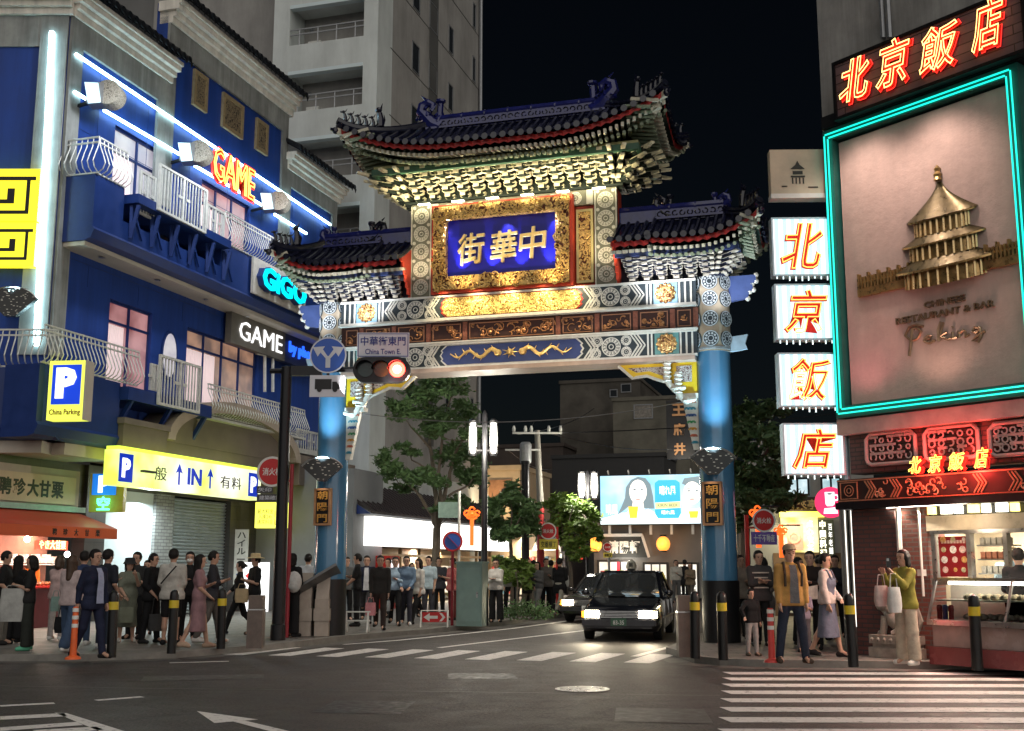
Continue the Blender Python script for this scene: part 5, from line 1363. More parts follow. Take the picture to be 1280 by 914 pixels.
# projecting lightboxes
SG = Fr(RB.P(-.15, 0, .1), (1, -.03, 0), (-.03, -1, 0))
lb_m = Enoise('tube_lightbox', (.42, .82, .93), (1., 1., 1.), 1.0, stripes=2.1)
chr_m = M('lightbox_red', (.62, .015, .01), .5)
mast = MB().tube([SG.P(SG.a(1046, 300), RB.z(1056, 600), -.1), SG.P(SG.a(1046, 300), RB.z(1038, 185), -.1)], .06, 8)
mt_ = mast.build('sign_mast', M('mast_blue', (.4, .55, .62), .4, .4, .15, 4)); tag(mt_, 'pale blue upright pipe carrying the column of projecting lightboxes', 'mast')
boxes = [('北', 965, 1039, 272, 345), ('京', 969, 1045, 355, 425), ('飯', 973, 1049, 441, 509), ('店', 979, 1056, 529, 594)]
for ch, x0, x1, y0, y1 in boxes:
 a0, a1 = SG.a(x0, (y0 + y1) / 2), SG.a(x1, (y0 + y1) / 2); z1, z0 = SG.z((x0 + x1) / 2, y0), SG.z((x0 + x1) / 2, y1)
 t = thing('projecting_sign', f'white lightbox with the red brush character {ch} in the column of projecting boxes', 'sign', SG.P((a0 + a1) / 2, z0, -.2), 'projecting character lightboxes')
 MB().box(SG, a0 + .015, a1 - .015, z0 + .02, z1 - .02, -.22, -.002).build('lightbox', lb_m, t)
 MB().frame(SG, a0, a1, z0, z1, .03, -.24, .015).build('frame', MATS['mast_blue'], t)
 for q in (z0 + .2, z1 - .2): MB().bar(SG.P(a1, q, -.1), SG.P(SG.a(1046, 300) + .0, q, -.1), .05, .05).build('bracket', MATS['mast_blue'], t)
 h = z1 - z0; w = (a1 - a0) * .68; ca, cz = (a0 + a1) / 2, (z0 + z1) / 2
 p = MB().text(SG, ch, ca, cz, h * .8, .0, .03, .03, w=w * 1.1, shear=.25).build('character', chr_m, t)
 MB().text(SG, ch, ca, cz, h * .78, .06, outline=True, bevel=.011, bold=.006, w=w * 1.05, shear=.25).build('neon_tube', E('neon_gold', (1., .55, .1), 1.5), t, parent=p)
 rg = rnd(int(x0)); mb = MB()
 for k in range(9):
  a = a0 + .08 + (a1 - a0 - .16) * k / 8; mb.tube([SG.P(a, z0 - .002, -.05), SG.P(a, z0 - rg.uniform(.02, .1), -.05)], .012, 5)
 mb.build('tube_ends', E('tube_end', (.8, 1., 1.), 1.2), t)
a0, a1 = SG.a(963, 215), SG.a(1031, 215); z1, z0 = SG.z(998, 187), SG.z(998, 248)
t = thing('projecting_sign', 'unlit cream box with a small pagoda emblem above the lit lightboxes', 'sign', SG.P((a0 + a1) / 2, z0, -.2))
MB().box(SG, a0, a1, z0 + .09, z1, -.22, 0).build('box', M('cream_panel', (.55, .46, .34), .5, 0, .15, 2), t)
MB().box(SG, a0 - .01, a1 + .06, z0, z0 + .085, -.24, .03).build('base_rail', white_paint, t)
ca = (a0 + a1) / 2; zz = z0 + .3; mb = MB()
mb.poly(SG, [(ca - .13, zz + .26), (ca + .13, zz + .26), (ca + .04, zz + .34), (ca, zz + .42), (ca - .04, zz + .34)], .001, .012); mb.box(SG, ca - .09, ca + .09, zz + .16, zz + .22, .001, .012); mb.box(SG, ca - .13, ca + .13, zz + .1, zz + .13, .001, .012)
for k in range(4): mb.box(SG, ca - .11 + .065 * k, ca - .085 + .065 * k, zz - .02, zz + .09, .001, .012)
mb.box(SG, ca - .3, ca - .2, zz - .08, zz - .06, .001, .012); mb.box(SG, ca + .18, ca + .36, zz - .1, zz - .08, .001, .012)
mb.build('emblem', ink, t)
# lattice ornaments
lat_m = M('ornament_rose', (.5, .4, .38), .6, 0, .12, 8)
for (x0, x1, y0, y1, lab) in ((1086, 1147, 543, 582, 'pale octagonal scroll panel on the brick, furthest from the display counter'), (1159, 1226, 536, 576, 'pale octagonal scroll panel right behind the small neon characters'), (1241, 1301, 530, 571, 'pale octagonal scroll panel cut by the edge of the picture')):
 a0, a1 = RB.a(x0, 560), RB.a(x1, 556); z1, z0 = RB.z(x0, y0 + 1), RB.z(x0, y1)
 c = .09; cx, cz = (a0 + a1) / 2, (z0 + z1) / 2
 mb = MB(); k = [(a0 + c, z0), (a1 - c, z0), (a1 - .02, z0 + .04), (a1, z0 + c), (a1, z1 - c), (a1 - c, z1), (a0 + c, z1), (a0, z1 - c), (a0, z0 + c), (a0 + .02, z0 + .04)]
 mb.tube([RB.P(a, z, .07) for a, z in k], .035, 6, closed=True)
 rg = rnd(x0); w, h = (a1 - a0) / 2 - .05, (z1 - z0) / 2 - .05
 for i in range(5):
  for j in range(3):
   px_, pz_ = cx - w * .8 + w * .4 * i, cz - h * .66 + h * .66 * j
   mb.tube(arc(RB, px_, pz_, rg.uniform(.035, .06), rg.uniform(0, 360), rg.uniform(420, 660), .07, 9), .015, 5)
   if rg.random() < .7: mb.bar(RB.P(px_ - .06, pz_ + .06, .07), RB.P(px_ + .1, pz_ + .06, .07), .03, .04)
 tag(mb.build('scroll_panel', lat_m), lab, 'ornament')
# small neon characters
t = thing('neon_sign', 'four small yellow neon characters glowing red against the brick', 'sign', RB.P(RB.a(1188, 590, .3), RB.z(1188, 598, .3), .2))
neon_chars(t, RB, (('北', 1149, 582, 21, 17), ('京', 1174, 580, 23, 19), ('飯', 1201, 577, 23, 22), ('店', 1232, 573, 26, 19)), .22, .02, .017, m2=E('neon_lemon', (1., .75, .12), 2.6), glow=gl_red)
for x in (1160, 1215): lamp('POINT', RB.P(RB.a(x, 580, .35), RB.z(x, 583, .35), .45), 50, (1, .05, .04), .1, root=t)
# frieze band
zf1, zf0 = RB.z(1074, 598, .3), RB.z(1076, 627, .3)
f = MB().box(RB, -.12, AR, zf0, zf1, -.3, .24).build('frieze', M('frieze_black', (.03, .016, .014), .5, 0, .2, 6), rb_)
gl_ = M('frieze_copper', (.5, .26, .15), .4, .3, .2, 10)
mb = MB(); H_ = zf1 - zf0; zc = (zf0 + zf1) / 2
for z in (zf0 + .015, zf1 - .035): mb.box(RB, -.12, AR, z, z + .02, .24, .255)
for off in (0, 2.6):
 b = off
 if off == 0:
  mb.frame(RB, -.06, .3, zf0 + .05, zf1 - .05, .015, .24, .255)
  for r in (.05, .1): mb.ring(RB, .12, zc, r - .012, r, .24, .255, 14)
 for q in (0, .06, .12, .5, .56, .62, 2.02, 2.08, 2.14):
  s = 1
  mb.bar(RB.P(b + .45 + q, zf0 + .05, .25), RB.P(b + .55 + q, zc, .25), .018, .02); mb.bar(RB.P(b + .55 + q, zc, .25), RB.P(b + .45 + q, zf1 - .05, .25), .018, .02)
 rg = rnd(7)
 for k in range(26):
  a = b + rg.uniform(1.25, 2.35); z = rg.uniform(zf0 + .1, zf1 - .1); t0 = rg.uniform(0, 360)
  mb.tube(arc(RB, a, z, rg.uniform(.03, .06), t0, t0 + rg.uniform(150, 300), .252, 6), .012, 4)
 for k in range(8):
  a = b + .78 + rg.uniform(-.09, .12); z = rg.uniform(zf0 + .08, zf1 - .08); t0 = rg.uniform(0, 360); mb.tube(arc(RB, a, z, .04, t0, t0 + 240, .252, 6), .012, 4)
mb.build('frieze_pattern', gl_, rb_, parent=f)
MB().box(RB, -.14, AR, zf0 - .12, zf0 - .003, -.3, .3).build('frieze_sill', dark_metal, rb_)
# ground floor
aC = RB.a(1163, 730); zW1, zW0 = RB.z(1168, 668), RB.z(1170, 724); zG0, zG1 = RB.z(1167, 664), RB.z(1167, 645)
gm = MB()
gm.box(RB, 0, aC, KERB, zf0 - .12, -.5, -.003); gm.build('brick_wall', brick, rb_)
MB().box(RB, .0, RB.a(1124, 700), KERB, zf0 - .13, -.003, .05).build('dark_brick_pier', Brick('dark_brick', tuple(RB.x), (.14, .05, .042), (.09, .036, .032), (.05, .04, .04), .23, .075), rb_)
pm = MB()
for x, r in ((1127, .045), (1153, .022)): a = RB.a(x, 700, .06); pm.tube([RB.P(a, KERB + (.0 if x < 1140 else 1.0), .09), RB.P(a, zf0 - .13, .09)], r, 7)
pm.box(RB, RB.a(1151, 715), RB.a(1158, 715), RB.z(1155, 720), RB.z(1155, 712), .0, .1)
pm.build('conduit', white_metal, rb_)
MB().box(RB, aC, AR, KERB, zW0 - .9, -.5, -.003).build('base_wall', brick, rb_)
MB().box(RB, aC, AR, zG0, zG1, -.3, .02).build('marble_fascia', M('cream_marble', (.55, .48, .36), .3, 0, .3, 2.2, 0, .5, 6), rb_)
MB().box(RB, aC, AR, zG1 + .001, zf0 - .13, -.5, -.08).build('sign_recess', dark_metal, rb_)
zl_, zh_ = RB.z(1168, 643), RB.z(1168, 631)
for k in range(9):
 a = aC + .05 + k * .24
 MB().box(RB, a, a + (.15 if k % 2 else .1), zl_, zh_ + (.0 if k % 2 else -.03), -.07, .04).build('counter_light', E('counter_light', (1., .92, .7), 4.5) if k % 3 else E('counter_light_yellow', (1., .8, .25), 2.2), rb_)
# window
MB().box(RB, aC, AR, zW0 - .9, zW0, -1.6, -1.5).build('back_counter', steel, rb_)
wm = MB()
xs_ = [RB.a(x, 695) for x in (1168, 1212, 1258)] + [3.2, 4.4]
for a in xs_: wm.box(RB, a - .035, a + .035, zW0, zW1, -.1, .02)
wm.box(RB, xs_[0] - .04, AR, zW1, zW1 + .06, -.1, .03); wm.box(RB, xs_[0] - .04, AR, zW0 - .1, zW0, -.12, .05)
w_ = wm.build('window', steel, rb_)
MB().box(RB, xs_[0] - .2, AR, zW0 - .9, zf0, -1.75, -1.7).build('kitchen_wall', M('kitchen_wall', (.5, .42, .3), .6, 0, .2, 2), rb_)
MB().box(RB, xs_[0] - .2, xs_[0] - .15, KERB, zf0, -1.7, -.51).build('kitchen_side_wall', MATS['kitchen_wall'], rb_)
lamp('AREA', RB.P(2.1, zW1 + .25, -.8), 60, (1, .9, .72), 1.2, aim=RB.P(2.1, 0, -.8), sy=.5, root=rb_)
t = thing('poster', 'dark red menu poster filling the first counter window pane', 'poster', RB.P((xs_[0] + xs_[1]) / 2, zW0 + .06, -.06))
pa, pb2 = xs_[0] + .06, xs_[1] - .06
MB().box(RB, pa, pb2, zW0 + .04, zW1 - .04, -.06, -.045).build('sheet', M('poster_red', (.22, .012, .015), .4), t)
mb = MB(); rg = rnd(12)
for k in range(9): mb.box(RB, pa + .05 + k * .055, pa + .09 + k * .055, zW1 - .15, zW1 - .1, -.044, -.042)
for i in range(4):
 for j in range(3): MB().disc(RB, pa + .1 + .17 * j + rg.uniform(-.02, .02), zW0 + .15 + .16 * i, rg.uniform(.03, .065), -.044, -.042, 12).build('menu_picture', M('poster_dish_' + str((i * 3 + j) % 4), ((.6, .42, .36), (.55, .3, .1), (.4, .35, .2), (.6, .55, .5))[(i * 3 + j) % 4], .5, 0, .4, 30), t)
mb.build('menu_heading', M('poster_pale', (.6, .42, .36), .5, 0, .3, 20), t)
shm = MB()
for z in (.08, .3, .52): shm.box(RB, xs_[1] + .06, xs_[2] - .05, zW0 + z, zW0 + z + .02, -.55, -.12)
tag(shm.build('display_shelf', steel), 'steel shelf rack behind the second counter window', 'shelf')
rg = rnd(5)
for r in range(3):
 for k in range(5):
  a = xs_[1] + .1 + k * .1
  o = MB(); o.box(RB, a, a + .075, zW0 + .1 + .22 * r, zW0 + .21 + .22 * r, -.3, -.15)
  o.box(RB, a + .01, a + .065, zW0 + .12 + .22 * r, zW0 + .18 + .22 * r, -.149, -.147)
  tag(o.build('packet', M(f'packet_{r % 2}', ((.6, .58, .5), (.5, .2, .12))[r % 2], .5, 0, .3, 20)), 'small white wrapped packet on the rack behind the glass', 'packet', 'packets on the counter rack')
# display case
aD0, aD1 = RB.a(1160, 790, .7), 4.6
zD1, zD0, zDp = RB.z(1170, 724, .5), RB.z(1160, 776, .7), RB.z(1160, 808, .75)
dc = thing('display_case', 'lit glass food counter with pale steamed buns below the sliding windows', 'counter', RB.P((aD0 + 3) / 2, KERB, .4))
MB().box(RB, aD0 + .03, aD1, zDp, zD0 - .06, .0, .62).build('stone_base', M('counter_stone', (.3, .24, .22), .25, 0, .25, 2.5, 0, .5), dc)
MB().box(RB, aD0, aD1, KERB - .01, zDp - .003, .0, .7).build('plinth', M('plinth_rose', (.17, .045, .045), .25, 0, .2, 3), dc)
MB().box(RB, aD0, aD1, zD0 - .059, zD0 + .02, .0, .72).build('steel_sill', steel, dc)
mb = MB(); fr_ = Fr(RB.P(aD0, 0), RB.n, -RB.x)
for a in (aD0 + .02, aD0 + 1.3, aD0 + 2.7): mb.bar(RB.P(a, zD0 + .02, .7), RB.P(a, zD1, .42), .035, .035); mb.bar(RB.P(a, zD1, .42), RB.P(a, zD1, .0), .035, .035)
mb.bar(RB.P(aD0, zD1, .42), RB.P(aD1, zD1, .42), .05, .05); mb.build('case_frame', steel, dc)
MB().bar(RB.P(aD0 + .2, zD1 - .06, .36), RB.P(aD1, zD1 - .06, .36), .04, .05).build('case_light', E('case_light', (1., .97, .8), 9), dc)
MB().box(RB, aD0 + .04, aD1, zD0 + .021, zD1 - .03, .02, .05).build('case_back', M('case_back', (.45, .45, .4), .4), dc)
MB().box(RB, aD0 + .05, aD1, zD0 + .3, zD0 + .32, .1, .5).build('glass_shelf', M('shelf_pale', (.5, .55, .5), .3), dc)
glass = bpy.data.materials.new('clear_glass'); t_, b_ = _bsdf(glass); b_.inputs['Transmission Weight'].default_value = 1; b_.inputs['Roughness'].default_value = .02; b_.inputs['IOR'].default_value = 1.05
mb = MB(); p = [RB.P(aD0 + .03, zD0 + .03, .7), RB.P(aD1, zD0 + .03, .7), RB.P(aD1, zD1 - .03, .43), RB.P(aD0 + .03, zD1 - .03, .43)]
mb.add(p, [(0, 1, 2, 3)]); mb.build('front_glass', glass, dc)
bun = M('bun_pale', (.72, .62, .42), .5, 0, .15, 10); bun2 = M('bun_white', (.75, .72, .62), .5, 0, .1, 10)
proto = None
rg = rnd(21)
for row, (z, d, n_, m_) in enumerate(((zD0 + .33, .3, 16, bun), (zD0 + .33, .42, 16, bun), (zD0 + .03, .3, 14, bun2), (zD0 + .03, .46, 14, bun2))):
 pr = MB().lathe((0, 0, 0), [(.05, 0), (.066, .02), (.06, .05), (.035, .075), (.01, .085)], 10).build('bun', m_, smooth=True)
 for k in range(n_):
  o = pr if k == 0 else pr.copy()
  if k: COL.objects.link(o)
  o.location = RB.P(aD0 + .55 + k * .145 + rg.uniform(-.01, .01), z, d)
  o['label'] = ('cream steamed bun in the upper rows of the glass counter' if row < 2 else 'white steamed bun on the lower deck of the glass counter'); o['category'] = 'bun'; o['group'] = 'upper row buns' if row < 2 else 'lower deck buns'
for k, (cx_, c) in enumerate(((.1, (.5, .02, .02)), (.2, (.05, .08, .45)), (.3, (.5, .03, .04)))):
 o = MB(); o.lathe(RB.P(aD0 + cx_, zD0 + .021, .5), [(.04, 0), (.04, .12), (.045, .13), (.045, .2), (.03, .22)], 10)
 tag(o.build('tin', M(f'tin_{k}', c, .3), smooth=True), ['red tin nearest the end of the glass counter', 'blue tin between two red tins', 'red tin beside the buns in the glass counter'][k], 'tin')
# side entrance posts with light strips
for i, x in enumerate((1064, 1072)):
 p = on_z(x, 812, KERB)
 mb = MB(); f_ = facing(p); mb.box(f_, -.07, .07, 0, 2.9, -.12, 0); o = mb.build('entrance_post', M('post_steel', (.3, .28, .26), .4, .4))
 tag(o, ['steel doorway post with a light strip, furthest from the brick corner', 'steel doorway post with a light strip, touching the brick corner'][i], 'post')
 MB().box(f_, -.008, .008, .4, 2.85, .001, .015).build('light_strip', E('strip_white', (1., .95, .85), 1.6), parent=o, root=o)
for a, c, pw in ((.55, (1, .3, .36), 20), (2.0, (1, .62, .5), 22)): lamp('SPOT', RB.P(a, zn0 + .1, .75), pw, c, .15, aim=RB.P(a, zn0 + 3.0, .0), angle=120, blend=.9, root=rb_)  # added spots without fixtures, brighten the stucco panel from below in pink
for a in (.8, 2.2): lamp('SPOT', RB.P(a, zt0 - .05, 1.1), 115, (1, .8, .72), .15, aim=RB.P(a, zt0 - 3.5, .0), angle=110, blend=.9, root=rb_)  # added spots, no fixture under the sign board, wash the stucco panel downwards
lamp('POINT', RB.P(2.2, zf0 - .35, .6), 14, (1, .75, .5), .2, root=rb_); lamp('AREA', RB.P(2.2, zh_ - .05, .25), 150, (1, .84, .68), 3.0, aim=RB.P(1.6, KERB, 4.5), sy=.25, root=rb_); lamp('POINT', RB.P(1.9, KERB + .75, 1.1), 3, (1, .1, .12), .3, root=rb_)  # added: area boosts counter spill onto the crossing, low unseen red point pinkens plinth
# stone lion
ln = thing('stone_lion', 'weathered grey stone guardian lion on a carved plinth against the brick', 'statue', on_z(1129, 822, KERB))
stone_m = M('old_stone', (.3, .27, .23), .8, 0, .3, 7, .7)
lf = Fr(ln.location.copy(), RB.x, RB.n); b0 = KERB
mb = MB()
Lz = lambda a, z, d=0: lf.P(a, z, d)
mb.box(lf, -.45, .42, 0, .16, -.25, .3); mb.box(lf, -.4, .38, .16, .22, -.2, .25); mb.box(lf, -.44, .41, .22, .36, -.24, .29)
for k in range(7): mb.ball(Lz(-.38 + .12 * k, .29, .29), .035, 7)
mb.build('plinth', stone_m, ln)
mb = MB()
mb.tube([Lz(.2, .45), Lz(.05, .52), Lz(-.12, .62), Lz(-.2, .78)], .19, 10, r2=.14); mb.ball(Lz(-.24, .86), (.17, .17, .18), 12); mb.ball(Lz(-.37, .82), (.09, .11, .08), 9)
for k in range(9): mb.ball(Lz(-.17 + .05 * math.cos(k), .78 + .14 * math.sin(k * .7), .13 * math.cos(k * .7)), .07, 7)
for s in (-1, 1): mb.tube([Lz(-.24, .66, .1 * s), Lz(-.28, .36, .11 * s), Lz(-.36, .38, .11 * s)], .065, 8, r2=.055); mb.tube([Lz(.2, .5, .14 * s), Lz(.08, .42, .17 * s), Lz(-.05, .38, .17 * s)], .1, 8, r2=.06); mb.ball(Lz(-.2, 1.0, .11 * s), .045, 7)
mb.tube([Lz(.28, .45), Lz(.37, .6), Lz(.32, .8)], .06, 7, r2=.03)
mb.build('lion', stone_m, ln, smooth=True)
# ================================================================ BUILDINGS BEHIND
apt_w = M('apartment_pale', (.6, .64, .62), .7, 0, .08, .6, .04)
weather(apt_w, .16, .9)
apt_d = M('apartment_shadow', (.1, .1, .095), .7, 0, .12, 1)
pale_edge = M('slab_edge', (.62, .72, .74), .6, 0, .05, 1)
ac = on_plane(470, 150, (-5.5, 46, 0), V((0, 1, 0)))
d_ = ac - GATE; ua, wa = d_.dot(U3), d_.dot(W3)
A1 = Fr(S(ua, wa), U3, -W3); A2 = Fr(S(ua, wa), W3, U3)
ap = thing('apartment_building', 'pale grey apartment tower with recessed balconies behind the blue building', 'building', S(ua, wa))
xl, xr = A1.a(338, 150), 0.0
bx0, bx1 = A1.a(358, 150), A1.a(452, 150)
fl = [(A1.z(452, y1), A1.z(452, y0)) for y0, y1 in ((2, 45), (78, 130))]
step = fl[0][0] - fl[1][0]
hs = []
for k in range(-3, 8):
 z0, z1 = fl[1][0] + step * k, fl[1][1] + step * k
 if z0 > 5: hs.append((bx0, bx1, z0, z1))
ht = 46
mb = MB(); holes(mb, A1, xl, 0, 0, ht, hs, -1.6, 0); mb.box(A1, xl, -.01, 0, ht, -14, -1.602); mb.build('front_wall', apt_w, ap)
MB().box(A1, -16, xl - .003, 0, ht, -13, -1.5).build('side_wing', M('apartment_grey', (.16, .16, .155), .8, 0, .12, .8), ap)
for (a0, a1, z0, z1) in hs:
 bk = MB(); se = MB(); rl = MB()
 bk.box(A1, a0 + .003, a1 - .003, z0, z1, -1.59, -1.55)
 se.box(A1, a0 + .003, a1 - .003, z1 - .16, z1 - .003, -.3, .02)
 for z in (z0 + .22, z0 + .45): rl.bar(A1.P(a0, z + .3, -.1), A1.P(a1, z + .3, -.1), .05, .05)
 for i in range(4): a = a0 + (a1 - a0) * (i + .5) / 4; rl.bar(A1.P(a, z0, -.1), A1.P(a, z0 + .75, -.1), .04, .04)
 w = MB().frame(A1, a1 - 1.75, a1 - .1, z0 + .1, z1 - .5, .06, -1.55, -1.5).box(A1, a1 - .95, a1 - .9, z0 + .1, z1 - .5, -1.55, -1.502)
 w_ = w.build('window', grey_metal, ap); MB().box(A1, a1 - 1.7, a1 - .15, z0 + .15, z1 - .55, -1.54, -1.52).build('pane', M('dark_pane', (.03, .035, .04), .1, 0, 0), ap, parent=w_)
 MB().box(A1, a0 + .4, a0 + 1.0, z0, z0 + .6, -1.3, -1.0).build('air_conditioner', white_paint, ap); MB().lathe(A1.P(a0 + .35, z1 - .5, -1.54), [(.12, 0), (.16, .1), (.1, .16)], 10, ax=A1.n).build('vent', grey_metal, ap)
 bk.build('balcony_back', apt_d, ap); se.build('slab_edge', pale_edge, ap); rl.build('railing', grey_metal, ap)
# street side of the tower
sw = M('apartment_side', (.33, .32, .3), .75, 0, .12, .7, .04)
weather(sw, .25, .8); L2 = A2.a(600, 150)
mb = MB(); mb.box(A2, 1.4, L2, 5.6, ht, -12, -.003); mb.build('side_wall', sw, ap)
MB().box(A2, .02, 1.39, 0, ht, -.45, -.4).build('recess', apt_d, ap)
jm = MB()
for k in range(-8, 9):
 z = fl[1][0] + step * k
 if z > 6: jm.box(A2, 1.4, L2, z - .02, z + .02, -.003, .012)
jm.build('joint_lines', apt_d, ap)
for k in range(-4, 8):
 z = fl[1][0] + step * k + .6
 for a, w in ((A2.a(519, 100), .9), (A2.a(541, 100), 1.1), (A2.a(563, 120), .7), (A2.a(592, 120), .5)):
  if z > 7:
   wd = MB().frame(A2, a - w / 2, a + w / 2, z - .5, z + .9, .06, -.003, .03).build('window', grey_metal, ap)
   MB().box(A2, a - w / 2 + .05, a + w / 2 - .05, z - .45, z + .85, -.003, .012).build('pane', MATS['dark_pane'], ap, parent=wd)
sp = MB().box(A2, A2.a(536, 100), A2.a(547, 100), 7, ht, -.003, .015); sp.build('dark_stripe', apt_d, ap)
MB().tube([A2.P(L2 - .3, 7, .12), A2.P(L2 - .3, ht, .12)], .1, 8).build('downpipe', grey_metal, ap)
cx_ = A1.P(xl - 2.0, 0, -1.45)
MB().box(A1, A1.a(244, 8, -1.5), A1.a(284, 8, -1.5), A1.z(262, 12, -1.5), A1.z(262, 12, -1.5) + 1.2, -1.5, -1.45).build('lit_window', E('lit_window_warm', (1., .72, .35), .9), ap)

# ---- white fascia shop under the tower
us = -10.2
SHF = Fr(S(us, 0), W3, U3)
aa, ab = SHF.a(458, 700), SHF.a(614, 715)
sh = thing('lit_shop', 'corner shop with a blazing white fascia under a dark ribbed sloping roof', 'shop', SHF.P(aa, KERB))
zf_1, zf_0 = SHF.z(468, 645, 1.0), SHF.z(468, 682, 1.0)
a1_ = SHF.a(468, 665, 1.0)
aw_ = SHF.a(440, 700, .6); mb = MB(); mb.box(SHF, aw_, aa, KERB, zf_1 + 1.6, -6, .6); mb.box(SHF, aa, ab, KERB, zf_0, -6, -1.2); mb.box(SHF, aa, ab, zf_0 + .0, zf_1 + .3, -6, .55); mb.build('wall', M('shop_grey', (.2, .21, .22), .7, 0, .1, 1.5), sh)
MB().box(SHF, a1_, ab, zf_0, zf_1, .56, 1.0).build('fascia', E('fascia_white', (1., .97, .9), 1.7), sh)
rf_ = MB(); fz = Fr(SHF.P(a1_ - .6, 0), SHF.n, -SHF.x)
zt_ = SHF.z(470, 612, .4)
rf_.poly(fz, [(1.15, zf_1 + .06), (1.15, zf_1 + .14), (-.6, zt_ + .25), (-.6, zt_ + .1)], 0, -(ab - a1_ + .7))
n = 40
for i in range(n + 1):
 a = a1_ - .6 + (ab - a1_ + .7) * i / n; rf_.bar(SHF.P(a, zf_1 + .16, 1.15), SHF.P(a, zt_ + .27, -.6), .05, .06)
rf_.build('roof', M('ribbed_brown', (.045, .036, .036), .5, .1, .2, 4), sh)
MB().poly(fz, [(1.14, zf_1 + .05), (-.6, zt_ + .1), (-.6, zf_1 + .05)], .05, .0).build('roof_end', blue_dk, sh)
MB().box(SHF, aa, ab, KERB, zf_0, -1.15, -1.1).build('interior', M('interior_cream', (.6, .48, .32), .6, 0, .1, 2), sh)
for i in range(4): goods(sh, SHF, aa + .3 + i * (ab - aa) / 4, aa - .1 + (i + 1) * (ab - aa) / 4, KERB + .1, zf_0 - .9, -1.08, 30 + i, rows=5)
MB().box(SHF, aa, ab, KERB - .008, KERB + .003, -1.1, .5).build('shop_floor', M('shop_floor', (.4, .36, .3), .4), sh)
mb = MB()
for t_ in (0, .22, .36, .52, .7, .86, 1): a = aa + .1 + (ab - aa - .2) * t_; mb.box(SHF, a - .05, a + .05, KERB, zf_0, -.1, .02)
mb.box(SHF, aa, ab, zf_0 - .35, zf_0 - .25, -.1, .03); mb.build('shopfront_frame', M('shop_wood', (.42, .28, .14), .5, 0, .2, 5), sh)
MB().box(SHF, aa + .2, aa + 2.6, zf_0 - .9, zf_0 - .36, -.4, -.3).build('shop_header', M('wood_panel', (.45, .27, .11), .5, 0, .25, 4), sh)
for t_, c in ((.1, (.5, .03, .03)), (.3, (.6, .4, .38)), (.46, (.55, .1, .08)), (.62, (.7, .66, .6))):
 a = aa + (ab - aa) * t_; MB().box(SHF, a, a + .7, KERB + .35, KERB + 1.5, -.5, -.2).build('goods_rack', M(f'rack_{t_}', c, .5, 0, .4, 7), sh)
lamp('AREA', SHF.P((aa + ab) / 2, zf_0 - .1, -.3), 320, (1, .9, .74), .6, aim=SHF.P((aa + ab) / 2, 0, -.5), sy=7, root=sh)
if True:
 p = SHF.P(SHF.a(475, 735, .6), KERB, .85)
 t = thing('vending_machine', 'bright red vending machine at the open end of the lit shop', 'machine', p)
 f = Fr(p, SHF.x, SHF.n); MB().box(f, -.45, .45, 0, 1.85, -.35, .3).build('cabinet', red_paint, t); MB().box(f, -.36, .36, .9, 1.7, .301, .32).build('display', E('vend_glow', (1., .9, .9), .9), t); MB().box(f, -.3, .3, .2, .4, .301, .315).build('tray', black, t)

# ---- middle distance: beige house, dark houses, concrete blocks, billboard shop
def block(name, lab, w, x0, x1, y1, mat, depth=8, wins=(), z0=KERB, wm=None):
 f = Fr(S(0, w), U3, -W3); a0, a1 = f.a(x0, y1), f.a(x1, y1); z1 = f.z((x0 + x1) / 2, y1)
 t = thing(name, lab, 'building', f.P((a0 + a1) / 2, z0))
 MB().box(f, a0, a1, z0, z1, -depth, 0).build('wall', mat, t)
 MB().box(f, a0 - .08, a1 + .08, z1 + .002, z1 + .25, -depth - .08, .08).build('parapet', mat, t)
 for (p0, q0, p1, q1, m) in wins:
  b0, b1 = f.a(p0, q0), f.a(p1, q0); c1, c0 = f.z(p0, q0), f.z(p0, q1)
  wf = MB().frame(f, b0, b1, c0, c1, .07, -.02, .05).build('window', grey_metal, t)
  MB().box(f, b0 + .06, b1 - .06, c0 + .06, c1 - .06, -.02, .02).build('pane', m, t, parent=wf)
 return t, f
stain = M('stained_concrete', (.11, .1, .085), .85, 0, .45, .5, .15, .2, 9)
dpane = MATS['dark_pane']; curtain = M('curtain_pane', (.25, .23, .2), .7, 0, .4, 6)
block('concrete_block', 'tall windowless stained concrete block against the night sky', 62, 700, 800, 478, stain, 10, ((762, 487, 772, 497, dpane), (776, 480, 789, 491, dpane)))
block('concrete_house', 'lower stained concrete house with one curtained window in front of the tall block', 55, 766, 860, 500, M('stained_concrete_pale', (.16, .15, .12), .85, 0, .35, .6, .15, .2, 8), 8, ((792, 506, 816, 524, curtain),))
block('dark_house', 'low dark house roofline below the concrete blocks', 50, 690, 830, 572, M('dark_render', (.05, .05, .05), .8), 6, ())
block('dark_house', 'dark low building with a flat roof left of the utility pole', 58, 560, 704, 560, M('dark_render_warm', (.09, .07, .06), .8, 0, .3, .5), 6, ((640, 590, 660, 600, dpane), (668, 590, 684, 600, dpane)))
t, f = block('beige_shop', 'beige fronted shop with a timber sign behind the first small street tree', 33, 604, 650, 588, M('beige_render', (.5, .38, .24), .7, 0, .12, 1), 6, ())
a0, a1 = f.a(612, 600), f.a(640, 600); z1, z0 = f.z(625, 600), f.z(625, 628)
MB().box(f, a0, a1, z0, z1, .02, .12).build('sign_board', M('timber', (.28, .14, .07), .6, 0, .25, 4), t); MB().text(f, '心', (a0 + a1) / 2 + .35, (z0 + z1) / 2, .6, .122, .04, .03).build('lettering', black, t)
lamp('AREA', f.P((a0 + a1) / 2, z1 - 1.5, 1.6), 45, (1, .75, .45), .8, aim=f.P((a0 + a1) / 2, z1 - .2, 0), root=t)
